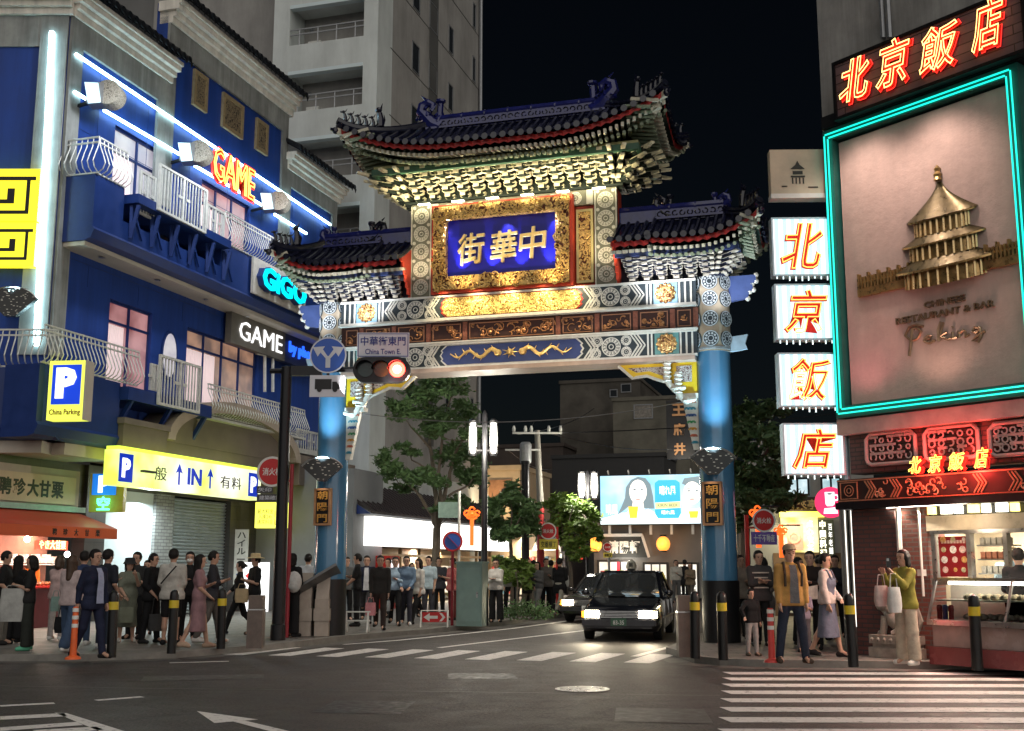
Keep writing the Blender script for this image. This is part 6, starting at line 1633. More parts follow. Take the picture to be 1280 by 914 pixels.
MB().box(f, f.a(612, 720), f.a(700, 720), KERB, f.z(650, 688), .02, .05).build('shopfront', M('interior_tan', (.5, .36, .22), .6), t)
for i in range(3): goods(t, f, f.a(612 + 30 * i, 720), f.a(640 + 30 * i, 720), KERB + .1, f.z(650, 692), .06, 40 + i, rows=5)
lamp('AREA', f.P(f.a(655, 720), f.z(650, 688), .9), 160, (1, .85, .65), .5, aim=f.P(f.a(655, 720), 1, .1), sy=5, root=t)
t, f = block('lit_kiosk', 'small shop with bright white shelves behind the second street tree', 36, 655, 706, 655, M('kiosk_dark', (.06, .05, .05), .7), 5, ())
MB().box(f, f.a(660, 720), f.a(703, 720), KERB, f.z(680, 692), .02, .05).build('shopfront', white_paint, t)
for i in range(2): goods(t, f, f.a(660 + 22 * i, 720), f.a(681 + 22 * i, 720), KERB + .1, f.z(680, 693), .06, 51 + 2 * i, rows=6)
lamp('AREA', f.P(f.a(681, 720), f.z(680, 691), 1.0), 190, (1, .97, .9), .5, aim=f.P(f.a(681, 720), 1, .1), sy=3, root=t)
MB().box(f, f.a(660, 690), f.a(703, 690), f.z(680, 690), f.z(680, 682), .1, .4).build('canopy', white_paint, t)

# corner shop with billboard
wB = 32
t, f = block('corner_shop', 'grey rendered noodle shop with round paper lanterns under a lit billboard', wB, 742, 905, 657, M('shop_render', (.19, .18, .165), .75, 0, .15, .7, .1), 9, ())
shop_t, FB = t, f
z_w1, z_w0 = f.z(800, 700), KERB + .1
for i, (x0, x1) in enumerate(((747, 791), (804, 836), (846, 874))):
 y0 = 700 if i == 0 else 703
 b0, b1 = f.a(x0, 720), f.a(x1, 720); c1 = f.z(x0, y0)
 w = MB().frame(f, b0, b1, z_w0, c1, .1, .0, .1)
 for q in range(1, 3): a = b0 + (b1 - b0) * q / 3; w.box(f, a - .03, a + .03, z_w0 + .1, c1 - .1, .003, .09)
 wf = w.build('window', M('bronze_frame', (.05, .045, .04), .4, .4), t); MB().box(f, b0 + .05, b1 - .05, z_w0 + .05, c1 - .05, .0, .03).build('pane', Enoise('shop_lit_pane', (.75, .6, .42), (1., .97, .88), .95, 1.2), t, parent=wf); goods(t, f, b0 + .15, b1 - .15, z_w0 + .2, c1 - .4, .03, 60 + i, wf, 4)
 if i == 0: MB().box(f, b0 + (b1 - b0) * .56, b0 + (b1 - b0) * .68, z_w0 + .5, c1 - .1, .04, .08).build('red_banner', E('banner_red', (.8, .03, .05), .7), t)
# painted signboard and lanterns
b0, b1 = f.a(753, 685), f.a(812, 685); c1, c0 = f.z(780, 671), f.z(780, 697)
t2 = thing('shop_signboard', 'white framed dark signboard with three pale characters between two lanterns', 'sign', f.P((b0 + b1) / 2, c0, .2))
MB().poly(f, [(b0 + .2, c0), (b1 - .1, c0), (b1 - .35, c1), (b0, c1)], .03, .12).build('board', M('board_dark', (.04, .04, .035), .5), t2)
MB().poly(f, [(b0 - .1, c1), (b1 - .25, c1), (b1 - .3, c1 + .14), (b0 - .1, c1 + .14)], .03, .3).build('top_rail', white_paint, t2)
MB().bar(f.P(b1 - .3, c1, .2), f.P(b1 - .0, c0, .2), .12, .1).build('side_rail', white_paint, t2)
MB().text(f, '清陽軒', (b0 + b1) / 2 - .05, (c0 + c1) / 2, (c1 - c0) * .62, .122, .04, .03, w=(b1 - b0) * .66).build('lettering', M('sign_pale', (.7, .68, .6), .5), t2)
lamp('AREA', f.P((b0 + b1) / 2, c0 - .3, .9), 22, (1, .95, .85), .5, aim=f.P((b0 + b1) / 2, c1, 0), root=t2)
lan = E('paper_lantern', (1., .34, .05), 1.3)
for x, y, lab in ((744, 681, 'glowing orange paper lantern left of the noodle shop signboard'), (829, 680, 'glowing orange paper lantern right of the noodle shop signboard')):
 a, z = f.px(x, y, .5); r = .33
 tt = thing('paper_lantern', lab, 'lantern', f.P(a, z - r, .5))
 MB().ball(f.P(a, z, .5), (r, r, r * 1.1), 16).build('shade', lan, tt, smooth=True)
 mb = MB(); mb.lathe(f.P(a, z + r * 1.05, .5), [(.16, 0), (.16, .08)], 12); mb.lathe(f.P(a, z - r * 1.15, .5), [(.16, 0), (.16, .08)], 12); mb.bar(f.P(a, z + r * 1.1, 0), f.P(a, z + r * 1.1, .5), .04, .04); mb.build('cap', black, tt)
 lamp('POINT', f.P(a, z, 1.1), 25, (1, .5, .15), .3, root=tt)
# billboard
FBb = Fr(S(0, wB - .6), U3, -W3); f = FBb
b0, b1 = f.a(750.5, 620), f.a(875, 620); c1, c0 = f.z(812, 594), f.z(812, 655); bw, bh = b1 - b0, c1 - c0
t3 = thing('billboard', 'big backlit drinks billboard with a smiling woman and a blue can', 'billboard', f.P((b0 + b1) / 2, c0 - .6, -.2))
MB().box(f, b0 - .04, b1 + .04, c0 - .04, c1 + .04, -.35, -.003).build('casing', dark_metal, t3)
bbm = Enoise('billboard_sky', (.25, .72, 1.), (.85, .97, 1.), .9, .55)
pn = MB().box(f, b0, b1, c0, c1, -.002, .02).build('lit_panel', bbm, t3)
def bp(x, y): return (b0 + (x - 242) / (652 - 242) * bw, c1 - (y - 112) / (312 - 112) * bh)
def art(name, shapes, mat, dd=.021):
 for i, s_ in enumerate(shapes): MB().poly(f, s_, dd, dd + .004 + .0003 * i).build(name, mat, t3, parent=pn)
def ell(x, y, rx, ry, n=20):
 c = bp(x, y); return [(c[0] + rx / 410 * bw * math.cos(2 * math.pi * i / n), c[1] + ry / 200 * bh * math.sin(2 * math.pi * i / n)) for i in range(n)]
art('picture_sea', [[bp(242, 290), bp(330, 265), bp(652, 275), bp(652, 312), bp(242, 312)]], E('bill_pale', (.75, .95, 1.), 1.2), .0205)
art('picture_hair', [[bp(x, y) for x, y in ((372, 130), (400, 118), (432, 124), (452, 150), (462, 200), (466, 250), (440, 250), (360, 240), (312, 276), (330, 240), (345, 205), (350, 160))], [bp(580, 150), bp(590, 128), bp(652, 120), bp(652, 170), bp(600, 160)]], E('bill_hair', (.2, .27, .3), .8), .0212)
art('picture_face', [ell(400, 180, 36, 50), ell(622, 188, 36, 46), [bp(378, 220), bp(420, 220), bp(425, 260), bp(372, 260)]], E('bill_skin', (1., .84, .74), 1.15), .0262)
art('picture_shirt', [[bp(x, y) for x, y in ((330, 285), (360, 258), (385, 250), (412, 268), (440, 250), (475, 270), (480, 292), (340, 300))], [bp(590, 290), bp(610, 255), bp(652, 250), bp(652, 300), bp(590, 300)]], E('bill_white', (1., 1., 1.), 1.3), .0312)
art('picture_smile', [ell(400, 211, 11, 3.5), ell(620, 214, 11, 3.5)], E('bill_lip', (.8, .35, .32), .9), .0365)
art('picture_nose', [ell(402, 193, 5, 3), ell(624, 198, 5, 3)], E('bill_shade', (.95, .7, .6), 1.), .0365)
art('picture_brows', [ell(385, 160, 10, 1.6), ell(417, 160, 10, 1.6), ell(607, 170, 10, 1.6), ell(640, 170, 9, 1.6)], MATS['bill_hair'], .0364)
art('picture_eyes', [ell(386, 170, 6, 3.5), ell(416, 170, 6, 3.5), ell(608, 180, 6, 3.5), ell(640, 180, 6, 3.5)], MATS['bill_hair'], .0366)
art('picture_glass', [[bp(358, 240), bp(400, 240), bp(394, 288), bp(364, 288)], [bp(605, 262), bp(645, 262), bp(640, 290), bp(610, 290)]], E('bill_beer', (1., .6, .05), 1.0), .0415)
art('picture_can', [[bp(x, y) for x, y in ((470, 145), (484, 134), (556, 134), (572, 145), (574, 270), (564, 290), (480, 290), (468, 270))]], E('bill_can', (.05, .42, .8), 1.0), .0414)
art('picture_can_band', [[bp(470, 226), bp(573, 222), bp(573, 248), bp(470, 252)]], E('bill_gold', (.9, .75, .35), 1.0), .0465)
mb = MB(); c = bp(521, 237); mb.text(f, 'KIRIN BEER', c[0], c[1], .15, .051, .004, .01, w=bw * .2); mb.build('lettering', E('bill_green', (.05, .2, .15), .6), t3, parent=pn)
mb = MB(); c = bp(522, 185); mb.text(f, '晴れ風', c[0], c[1] + .1, .45, .0465, .004, .02, w=bw * .16); c = bp(522, 266); mb.text(f, '晴れ風', c[0], c[1], .2, .0465, .004, .01, w=bw * .13); c = bp(290, 250); mb.text(f, '晴風', c[0], c[1], .5, .022, .004, 0, w=bw * .12); mb.build('lettering', MATS['bill_white'], t3, parent=pn)
for i in range(5):
 a = b0 + .4 + (bw - .8) * i / 4; MB().bar(f.P(a, c1 + .04, -.1), f.P(a, c1 + .25, .1), .06, .06).build('lamp_arm', white_metal, t3); MB().box(f, a - .06, a + .06, c0 - .5, c0 - .04, -.2, -.1).build('leg', white_metal, t3)
# vertical black sign with three characters
f = Fr(S(0, 30.5), U3, -W3); b0, b1 = f.a(833, 530), f.a(868, 530); c1, c0 = f.z(850, 500), f.z(850, 574)
t4 = thing('vertical_sign', 'tall black sign board with three bronze characters above the noodle shop', 'sign', f.P((b0 + b1) / 2, c0, 0))
MB().box(f, b0, b1, c0, c1, -.3, 0).build('board', black, t4)
for i, ch in enumerate('王府井'): MB().text(f, ch, (b0 + b1) / 2 - .05, c1 - (c1 - c0) * (i + .5) / 3, .58, .001, .06, .03).build('character', M('bronze_char', (.42, .22, .1), .5, .3), t4)
lamp('AREA', f.P((b0 + b1) / 2, c0 - .2, 1.6), 35, (1, .9, .75), .4, aim=f.P((b0 + b1) / 2, c1 - .5, 0), root=t4)

# ---- shops on the right side of the street
wR = 13.0
t, f = block('side_street_shop', 'gaudy yellow lit restaurant front across the side street beyond the sidewalk crowd', wR, 930, 1090, 560, M('shop_pale', (.3, .3, .29), .7, 0, .12, .8), 8, ())
zt1, zt0 = f.z(1000, 622), f.z(1000, 640)
glow_y = E('lit_yellow', (1., .78, .12), 1.5)
for x0, x1 in ((982, 1012), (1026, 1052)):
 b0, b1 = f.a(x0, 610), f.a(x1, 610); wf = MB().frame(f, b0, b1, f.z(1000, 620), f.z(1000, 597), .06, .0, .08).box(f, (b0 + b1) / 2 - .03, (b0 + b1) / 2 + .03, f.z(1000, 620), f.z(1000, 597), .003, .075).build('window', black, t); MB().box(f, b0, b1, f.z(1000, 620), f.z(1000, 597), -.01, .02).build('pane', Enoise('upstairs_pane', (.25, .45, .5), (.8, .95, 1.), .8, 2), t, parent=wf)
b0, b1 = f.a(975, 630), f.a(1030, 630)
MB().box(f, b0, b1, zt0, zt1, .0, .15).build('name_fascia', M('fascia_brown', (.06, .04, .03), .5), t); MB().text(f, '萬來亭', (b0 + b1) / 2, (zt0 + zt1) / 2, .3, .152, .05, .02, w=(b1 - b0) * .7).build('lettering', M('gold_char', (.7, .5, .22), .35, .5), t)
MB().box(f, b0, b1, f.z(1000, 647), zt0 - .01, .0, .3).build('yellow_canopy', E('canopy_yellow', (1., .75, .1), 1.3), t)
MB().box(f, b0, f.a(1023, 670), KERB + 1.9, f.z(1000, 647), .0, .06).build('lit_front', Enoise('lit_front', (.55, .4, .05), (1., .9, .45), 1.2, 2), t)
MB().box(f, f.a(984, 670), f.a(1004, 670), f.z(1000, 688), f.z(1000, 655), .07, .1).build('poster', Enoise('poster_orange', (.6, .05, .02), (1., .4, .15), .8, 2.5), t)
MB().text(f, '点心飲茶', f.a(1013, 670), f.z(1013, 670), .95, .07, .03, .02, w=.2, vert=True).build('lettering', E('lit_char', (1., .95, .7), 1.5), t)
MB().ring(f, f.a(993, 672), f.z(993, 672), .12, .19, .1, .12, 18).build('poster_bowl', M('bowl_pale', (.6, .5, .4), .5), t)
b0, b1 = f.a(1023.5, 670), f.a(1043, 670); MB().box(f, b0, b1, f.z(1033, 700), f.z(1033, 650), .1, .25).build('vertical_board', M('board_green', (.05, .06, .04), .5), t)
MB().text(f, '中国料理', (b0 + b1) / 2 - .1, f.z(1033, 674), 1.1, .252, .03, .03, w=.2, vert=True).build('lettering', MATS['lit_char'], t); MB().text(f, '百年老舗', (b0 + b1) / 2 + .12, f.z(1033, 674), .9, .252, .03, .01, w=.12, vert=True).build('lettering', wh_n, t)
MB().box(f, f.a(968, 730), f.a(1060, 730), KERB, KERB + 1.88, .0, .04).build('shopfront', M('shutter_brown', (.16, .1, .06), .5, 0, .2, 3), t); goods(t, f, f.a(985, 730), f.a(1015, 730), KERB + .1, KERB + 1.8, .05, 71, rows=4)
lamp('AREA', f.P((b0 + b1) / 2 - 1, 3.4, .8), 60, (1, .85, .5), .6, aim=f.P((b0 + b1) / 2 - 1, 0, 1.2), root=t)
ya = MB(); p0 = f.P(f.a(1030, 705), f.z(1030, 703), 1.2)
fa_ = Fr(f.P(f.a(1038, 705), 0, .3), -f.n, f.x)
fq = Fr(f.P(0, 0, .3), f.n, f.x); a_ = f.a(1026, 710);
ya.poly(f, [(f.a(1024, 712), f.z(1030, 724)), (f.a(1044, 712), f.z(1030, 724)), (f.a(1036, 712), f.z(1030, 705)), (f.a(1026, 712), f.z(1030, 705))], .9, 1.3)
tag(ya.build('yellow_awning', E('awning_yellow', (.9, .7, .05), .55)), 'small bright yellow awning behind the woman in the pinafore dress', 'awning')
# round red cup sign
f = Fr(S(0, 2.2), U3, -W3); a, z = f.px(1038, 628)
t5 = thing('round_sign', 'round red lit sign with a white coffee cup', 'sign', f.P(a, z - .4, 0))
MB().disc(f, a, z, .33, -.12, 0, 28).build('disc', E('disc_pink', (.85, .03, .12), 1.1), t5)
MB().poly(f, [(a - .11, z + .22), (a + .09, z + .22), (a + .085, z - .04), (a + .04, z - .08), (a - .07, z - .08), (a - .1, z - .04)], .001, .012).ring(f, a + .11, z + .1, .045, .075, .001, .012, 14).poly(f, [(a - .15, z - .24), (a + .15, z - .24), (a + .12, z - .11), (a - .13, z - .13)], .001, .012).build('cup', E('cup_white', (1, 1, 1), 1.3), t5)
MB().disc(f, a - .01, z + .18, .06, .0125, .016, 12, 0, .018).build('cup_mouth', ink, t5)
MB().bar(f.P(a + .3, z + .1, -.06), f.P(a + .75, z + .1, -.06), .05, .05).build('bracket', dark_metal, t5)
# ================================================================ STREET FURNITURE
def base_px(x, y, z=KERB): return on_z(x, y, z)
def up(p, X, Y):
 "height of pixel (X,Y) on the camera-facing plane through ground point p"
 f = facing(V((p.x, p.y, 0))); return f.px(X, Y)
# bollards
yel_band = M('reflector_yellow', (.6, .45, .03), .35)
boll = thing('bollard', '', 'bollard')
MB().lathe((0, 0, 0), [(.08, 0), (.08, .77)], 14).lathe((0, 0, 0), [(.08, .90), (.08, .98), (.07, 1.04), (.035, 1.075), (0, 1.08)], 14).build('post', M('bollard_black', (.012, .012, .012), .35, .2), boll, smooth=True)
MB().lathe((0, 0, 0), [(.084, .771), (.084, .899)], 14).build('band', yel_band, boll, smooth=True)
BL = (((139, 822), 'black bollard with a yellow band at the kerb beside the man in the dark suit'), ((214, 817), 'black bollard with a yellow band in front of the pale shirted man in shorts'), ((276, 811), 'black bollard with a yellow band right of the woman in the mauve dress'),
 ((869, 823), 'black bollard with a yellow band touching the brown square post by the taxi'), ((904, 825), 'black bollard with a yellow band in front of the right gate pillar'), ((1067, 834), 'black bollard with a yellow band beside the woman in the pinafore dress'), ((1222, 838), 'black bollard with a yellow band in front of the glass food counter'))
for i, (p, lab) in enumerate(BL):
 o = boll if i == 0 else dup(boll); o.location = base_px(*p); o['label'] = lab; o['group'] = 'yellow banded bollards along the kerbs'; o.rotation_euler = (R(((i * 37) % 5 - 2) * .5), R(((i * 53) % 5 - 2) * .5), 0)
for (p, h, lab) in (((319, 810), .95, 'stout grey square post at the kerb near the traffic light pole'), ((858, 821), 1.0, 'stout brown square post at the corner beside the taxi')):
 q = base_px(*p); f = facing(q); t = thing('square_post', lab, 'post', q)
 MB().box(f, -.14, .14, 0, h * .72, -.14, .14).box(f, -.13, .13, h * .741, h, -.13, .13).build('post', M('post_grey_brown', (.13, .1, .085), .6, .1, .25, 6), t); MB().box(f, -.145, .145, h * .72, h * .74, -.145, .145).build('ring', steel, t)
for p, lab, c in (((91, 824), 'orange flexible delineator with white bands beside the man in the suit', (.75, .13, .03)), ((965, 828), 'pinkish red flexible delineator beside the man in the tan jacket', (.55, .06, .05))):
 q = base_px(*p); t = thing('delineator', lab, 'delineator', q)
 MB().lathe(q, [(.13, 0), (.12, .03), (.055, .06), (.045, .8), (.04, .83)], 14).build('post', M('delineator_' + str(p[0]), c, .45), t, smooth=True)
 for z in (.5, .63, .75): MB().lathe(q, [(.054, z), (.053, z + .06)], 14).build('band', white_paint, t, smooth=True)
# traffic light pole with its signs
q = base_px(347, 800); f = facing(q)
t = thing('traffic_light', 'dark traffic light pole whose long arm carries a red signal', 'traffic light', q)
zt = f.z(347, 452) ; za = f.z(380, 464)
MB().lathe(q, [(.16, 0), (.15, .3), (.13, .32), (.115, zt - KERB), (.0, zt - KERB + .03)], 16).build('pole', dark_metal, t, smooth=True)
aE = f.a(505, 466)
mb = MB(); mb.tube([f.P(-.35, za, 0), f.P(aE, za + .06, 0)], .055, 8); mb.box(f, .1, .75, za - .1, za + .1, -.08, .08)
mb.build('arm', dark_metal, t, smooth=True)
h0, h1 = f.a(443, 465), f.a(514, 465); zc = f.z(480, 464.5); hr = .27
mb = MB(); n = 14
o = [(h0 + hr + hr * math.cos(R(90 + 180 * i / n)), zc + hr * math.sin(R(90 + 180 * i / n))) for i in range(n + 1)] + [(h1 - hr + hr * math.cos(R(-90 + 180 * i / n)), zc + hr * math.sin(R(-90 + 180 * i / n))) for i in range(n + 1)]
mb.poly(f, o, .05, .26); head = mb.build('signal_head', dark_metal, t)
for k, (nm, m_) in enumerate((('green_lens', M('lens_green_off', (.01, .03, .03), .2)), ('amber_lens', M('lens_amber_off', (.06, .02, .005), .2)), ('red_lens', E('signal_red', (1., .05, .03), 9)))):
 a = h0 + hr + (h1 - h0 - 2 * hr) * k / 2
 MB().disc(f, a, zc, .165, .262, .285, 22).build(nm, m_, t, parent=head)
 if k == 2: MB().disc(f, a, zc, .085, .287, .3, 16).build('red_lens_core', E('signal_core', (1., .75, .65), 8), t, parent=head)
 m2 = MB(); vs_ = []
 for j in range(13):
  an = R(0 + 180 * j / 12); vs_ += [f.P(a + .19 * math.cos(an), zc + .19 * math.sin(an), .262), f.P(a + .19 * math.cos(an), zc + .19 * math.sin(an) - .02, .48)]
 m2.add(vs_, [(2 * j, 2 * j + 1, 2 * j + 3, 2 * j + 2) for j in range(12)]); m2.build('visor', dark_metal, t, parent=head)
lamp('POINT', f.P(h1 - hr, zc, .6), 6, (1, .05, .03), .15, root=t)
def flat_sign(name, lab, fr, a0, a1, z0, z1, d, mat, parts, cat='sign'):
 t = thing(name, lab, cat, fr.P((a0 + a1) / 2, z0, d))
 MB().box(fr, a0, a1, z0, z1, d, d + .025).build('plate', mat, t)
 for nm, fn, m_ in parts: mb = MB(); fn(mb); mb.build(nm, m_, t)
 return t
sw_ = M('sign_white_reflective', (.55, .57, .62), .35, 0, .05); sblue = M('sign_reflective_blue', (.02, .09, .42), .35, 0, .05); navy_ink = M('sign_navy_ink', (.02, .03, .2), .5, 0, 0)
a0, a1, z0, z1 = f.a(447, 432), f.a(512, 432), f.z(480, 448), f.z(480, 417)
flat_sign('place_sign', 'white crossing name board reading China Town E. above the red signal', f, a0, a1, z0, z1, .07, sw_, (
 ('border', lambda m: m.frame(f, a0 + .02, a1 - .02, z0 + .02, z1 - .02, .015, .096, .098), navy_ink),
 ('lettering', lambda m: m.text(f, '中華街東門', (a0 + a1) / 2, z0 + (z1 - z0) * .66, (z1 - z0) * .36, .096, .006, .012, w=(a1 - a0) * .86), navy_ink), ('caption', lambda m: m.text(f, 'China Town E.', (a0 + a1) / 2, z0 + (z1 - z0) * .24, (z1 - z0) * .22, .096, .006, .008, w=(a1 - a0) * .68), navy_ink),
 ('bracket', lambda m: [m.bar(f.P(x, za, 0), f.P(x, z1 - .1, .05), .04, .04) for x in (a0 + .25, a1 - .25)], dark_metal)))
a, z = f.px(411, 445); r = .39
t = thing('turn_sign', 'round blue sign with a white forked left and right arrow', 'sign', f.P(a, z - r, .08))
MB().disc(f, a, z, r, .07, .09, 30).build('disc', sblue, t); MB().ring(f, a, z, r - .03, r, .091, .094, 30).build('rim', sw_, t)
mb = MB(); mb.poly(f, [(a - .05, z - .27), (a + .05, z - .27), (a + .05, z - .02), (a - .05, z - .02)], .091, .095)
for s in (-1, 1):
 mb.poly(f, [(a + s * .0, z - .04), (a + s * .05, z - .07), (a + s * .2, z + .1), (a + s * .13, z + .15)], .0912, .0952); mb.poly(f, [(a + s * .07, z + .19), (a + s * .33, z + .17), (a + s * .22, z - .03)], .0914, .0954)
mb.build('arrow', sw_, t); MB().bar(f.P(a, z, .0), f.P(a, z, .07), .1, .1).build('bracket', dark_metal, t)
a0, a1, z0, z1 = f.a(388, 483), f.a(432, 483), f.z(410, 497), f.z(410, 470)
def truck(m):
 w, h = a1 - a0, z1 - z0
 m.poly(f, [(a0 + w * .15, z0 + h * .35), (a0 + w * .62, z0 + h * .35), (a0 + w * .62, z0 + h * .82), (a0 + w * .15, z0 + h * .82)], .1, .104)
 m.poly(f, [(a0 + w * .64, z0 + h * .35), (a0 + w * .84, z0 + h * .35), (a0 + w * .84, z0 + h * .52), (a0 + w * .76, z0 + h * .7), (a0 + w * .64, z0 + h * .7)], .1, .104)
 for x in (.28, .72): m.disc(f, a0 + w * x, z0 + h * .33, h * .11, .1, .106, 14)
flat_sign('truck_sign', 'white plate with a black lorry silhouette under the round turn sign', f, a0, a1, z0, z1, .07, sw_, (('lorry', truck, black), ('bracket', lambda m: m.bar(f.P((a0 + a1) / 2, za, 0), f.P((a0 + a1) / 2, z1 - .05, .05), .05, .05), dark_metal)))
# hydrant signs
h_red = M('hydrant_red', (.5, .015, .015), .4, 0, .06)
def hydrant(x, y, rpx, bx, by, plates, lab, polec=red_paint, lit=False):
 q = base_px(bx, by); f = facing(q); a, z = f.px(x, y); r = abs(f.a(x + rpx, y) - a)
 t = thing('hydrant_sign', lab, 'sign', q)
 MB().tube([q, f.P(0, z + r * .5, 0)], .045, 8).build('pole', polec, t)
 if abs(a) > .06: MB().bar(f.P(0, z - r * .6, .03), f.P(a, z - r * .6, .03), .04, .04).build('arm', polec, t)
 MB().ring(f, a, z, r * .86, r, .05, .08, 28).build('rim', white_paint, t); MB().disc(f, a, z, r * .855, .05, .075, 28).build('disc', h_red, t)
 MB().text(f, '消火栓', a, z, r * .5, .076, .006, .015, w=r * 1.25).build('lettering', white_paint, t)
 for (x0, y0, x1, y1, m_, txt, tm) in plates:
  b0, b1, c1, c0 = f.a(x0, y0), f.a(x1, y0), f.z(x0, y0), f.z(x0, y1)
  p = MB().box(f, b0, b1, c0, c1, .05, .075).build('plate', m_, t)
  MB().text(f, txt, (b0 + b1) / 2, (c0 + c1) / 2, (c1 - c0) * .6, .076, .006, .008, w=(b1 - b0) * .82).build('caption', tm, t, parent=p)
 return t
py_ = M('plate_yellow', (.62, .5, .06), .5, 0, .06); pp_ = M('plate_violet', (.16, .09, .36), .5, 0, .06); pg_ = M('plate_grey', (.06, .06, .06), .5)
hydrant(685, 664, 10.5, 697, 768, ((674, 674, 697, 687, py_, '交番横丁', ink),), 'round red hydrant sign over a yellow plate by the second street tree')
hydrant(954, 651, 14.5, 938, 800, ((938, 665, 970, 681, pp_, '十千不動産', white_paint),), 'round red hydrant sign over a violet plate beside the right gate pillar')
hydrant(341, 590, 19, 358, 797, ((322, 608, 342, 617, pg_, '矢印', sw_), (322, 618, 355, 627, pg_, '建築確認', sw_)), 'large round red hydrant sign behind the traffic light pole', M('pole_crimson', (.28, .02, .03), .4))
hydrant(759, 684, 5.5, 762, 760, ((754, 691, 765, 697, py_, '街', ink),), 'tiny round red hydrant sign in front of the noodle shop signboard', grey_metal)
# no parking disc
q = base_px(565, 782); f = facing(q); a, z = f.px(566, 677); r = .26
t = thing('no_parking_sign', 'round blue sign with a red rim on a red pole by the first tree', 'sign', q)
MB().tube([q, f.P(0, z, 0)], .04, 8).build('pole', M('pole_crimson', (.28, .02, .03)), t); MB().disc(f, a, z, r * .8, .05, .07, 24).build('disc', sblue, t); MB().ring(f, a, z, r * .8, r, .05, .075, 24).build('rim', h_red, t); MB().bar(f.P(a - r * .55, z + r * .55, .075), f.P(a + r * .55, z - r * .55, .075), .06, .01).build('slash', h_red, t)
q = base_px(573, 782); tag(MB().tube([q, q + Z3 * 3.4], .035, 8).build('sign_pole', white_metal), 'bare white pole between the red pole and the grey green cabinet', 'pole')
# cabinet
q = base_px(586, 783); f = Fr(q, U3, -W3); t = thing('utility_cabinet', 'grey green steel utility cabinet by the lamp post', 'cabinet', q)
MB().box(f, -.34, .34, 0, 1.55, -.5, 0).build('body', M('cabinet_green', (.2, .3, .27), .5, .1, .12, 3), t); MB().box(f, -.3, .3, .12, 1.45, .001, .015).build('door', M('cabinet_green_door', (.22, .33, .3), .5, .1, .1, 3), t); MB().box(f, .2, .24, .7, .85, .016, .04).build('handle', steel, t); MB().box(f, -.37, .37, 1.551, 1.6, -.52, .03).build('cap', M('cabinet_green', (0, 0, 0)), t)
# arrow barricade and white trestle
q = base_px(543, 784); f = facing(q); t = thing('arrow_board', 'low red and white arrow board on a trestle at the kerb', 'barricade', q)
MB().box(f, -.3, .3, .12, .36, -.02, .02).build('panel', h_red, t); mb = MB(); mb.poly(f, [(-.27, .24), (-.12, .34), (-.12, .275), (.08, .275), (.08, .205), (-.12, .205), (-.12, .14)], .021, .028); mb.poly(f, [(.12, .34), (.18, .34), (.27, .24), (.18, .14), (.12, .14), (.2, .24)], .021, .028); mb.build('arrow', white_paint, t)
mb = MB()
for a in (-.33, .33): mb.tube([f.P(a, 0, .2), f.P(a, .4, 0), f.P(a, 0, -.2)], .014, 6)
mb.tube([f.P(-.33, .4, 0), f.P(.33, .4, 0)], .014, 6); mb.build('trestle', white_paint, t)
q = base_px(446, 790); f = facing(q); mb = MB()
for a in (-.25, .25): mb.tube([f.P(a, 0, .2), f.P(a, .45, 0), f.P(a, 0, -.2)], .02, 6)
for z in (.25, .45): mb.tube([f.P(-.3, z, 0), f.P(.3, z, 0)], .02, 6)
tag(mb.build('trestle', white_paint), 'low white tube trestle beside the left gate pillar', 'trestle')
# stone lectern board
q = base_px(391, 795); f = facing(q); t = thing('information_board', 'slanted dark information panel on two stepped stone stands', 'information board', q)
st2 = M('stand_stone', (.36, .31, .26), .7, 0, .15, 4, .2)
for a in (-.18, .2):
 mb = MB(); mb.box(f, a - .15, a + .15, 0, .32, -.3, .15); mb.box(f, a - .17, a + .17, .322, .58, -.32, .17); mb.box(f, a - .15, a + .15, .582, .78, -.3, .15)
 mb.poly(Fr(f.P(a - .14, 0), f.n, -f.x), [(.13, .782), (-.25, .782), (-.25, 1.32), (-.1, 1.34)], -.28, 0); mb.build('stand', st2, t)
mb = MB(); mb.bar(f.P(-.46, .82, .1), f.P(.52, 1.42, -.05), .06, .55, up=(0, -1, .5)); mb.build('panel', M('panel_slate', (.12, .12, .12), .3, .2), t)
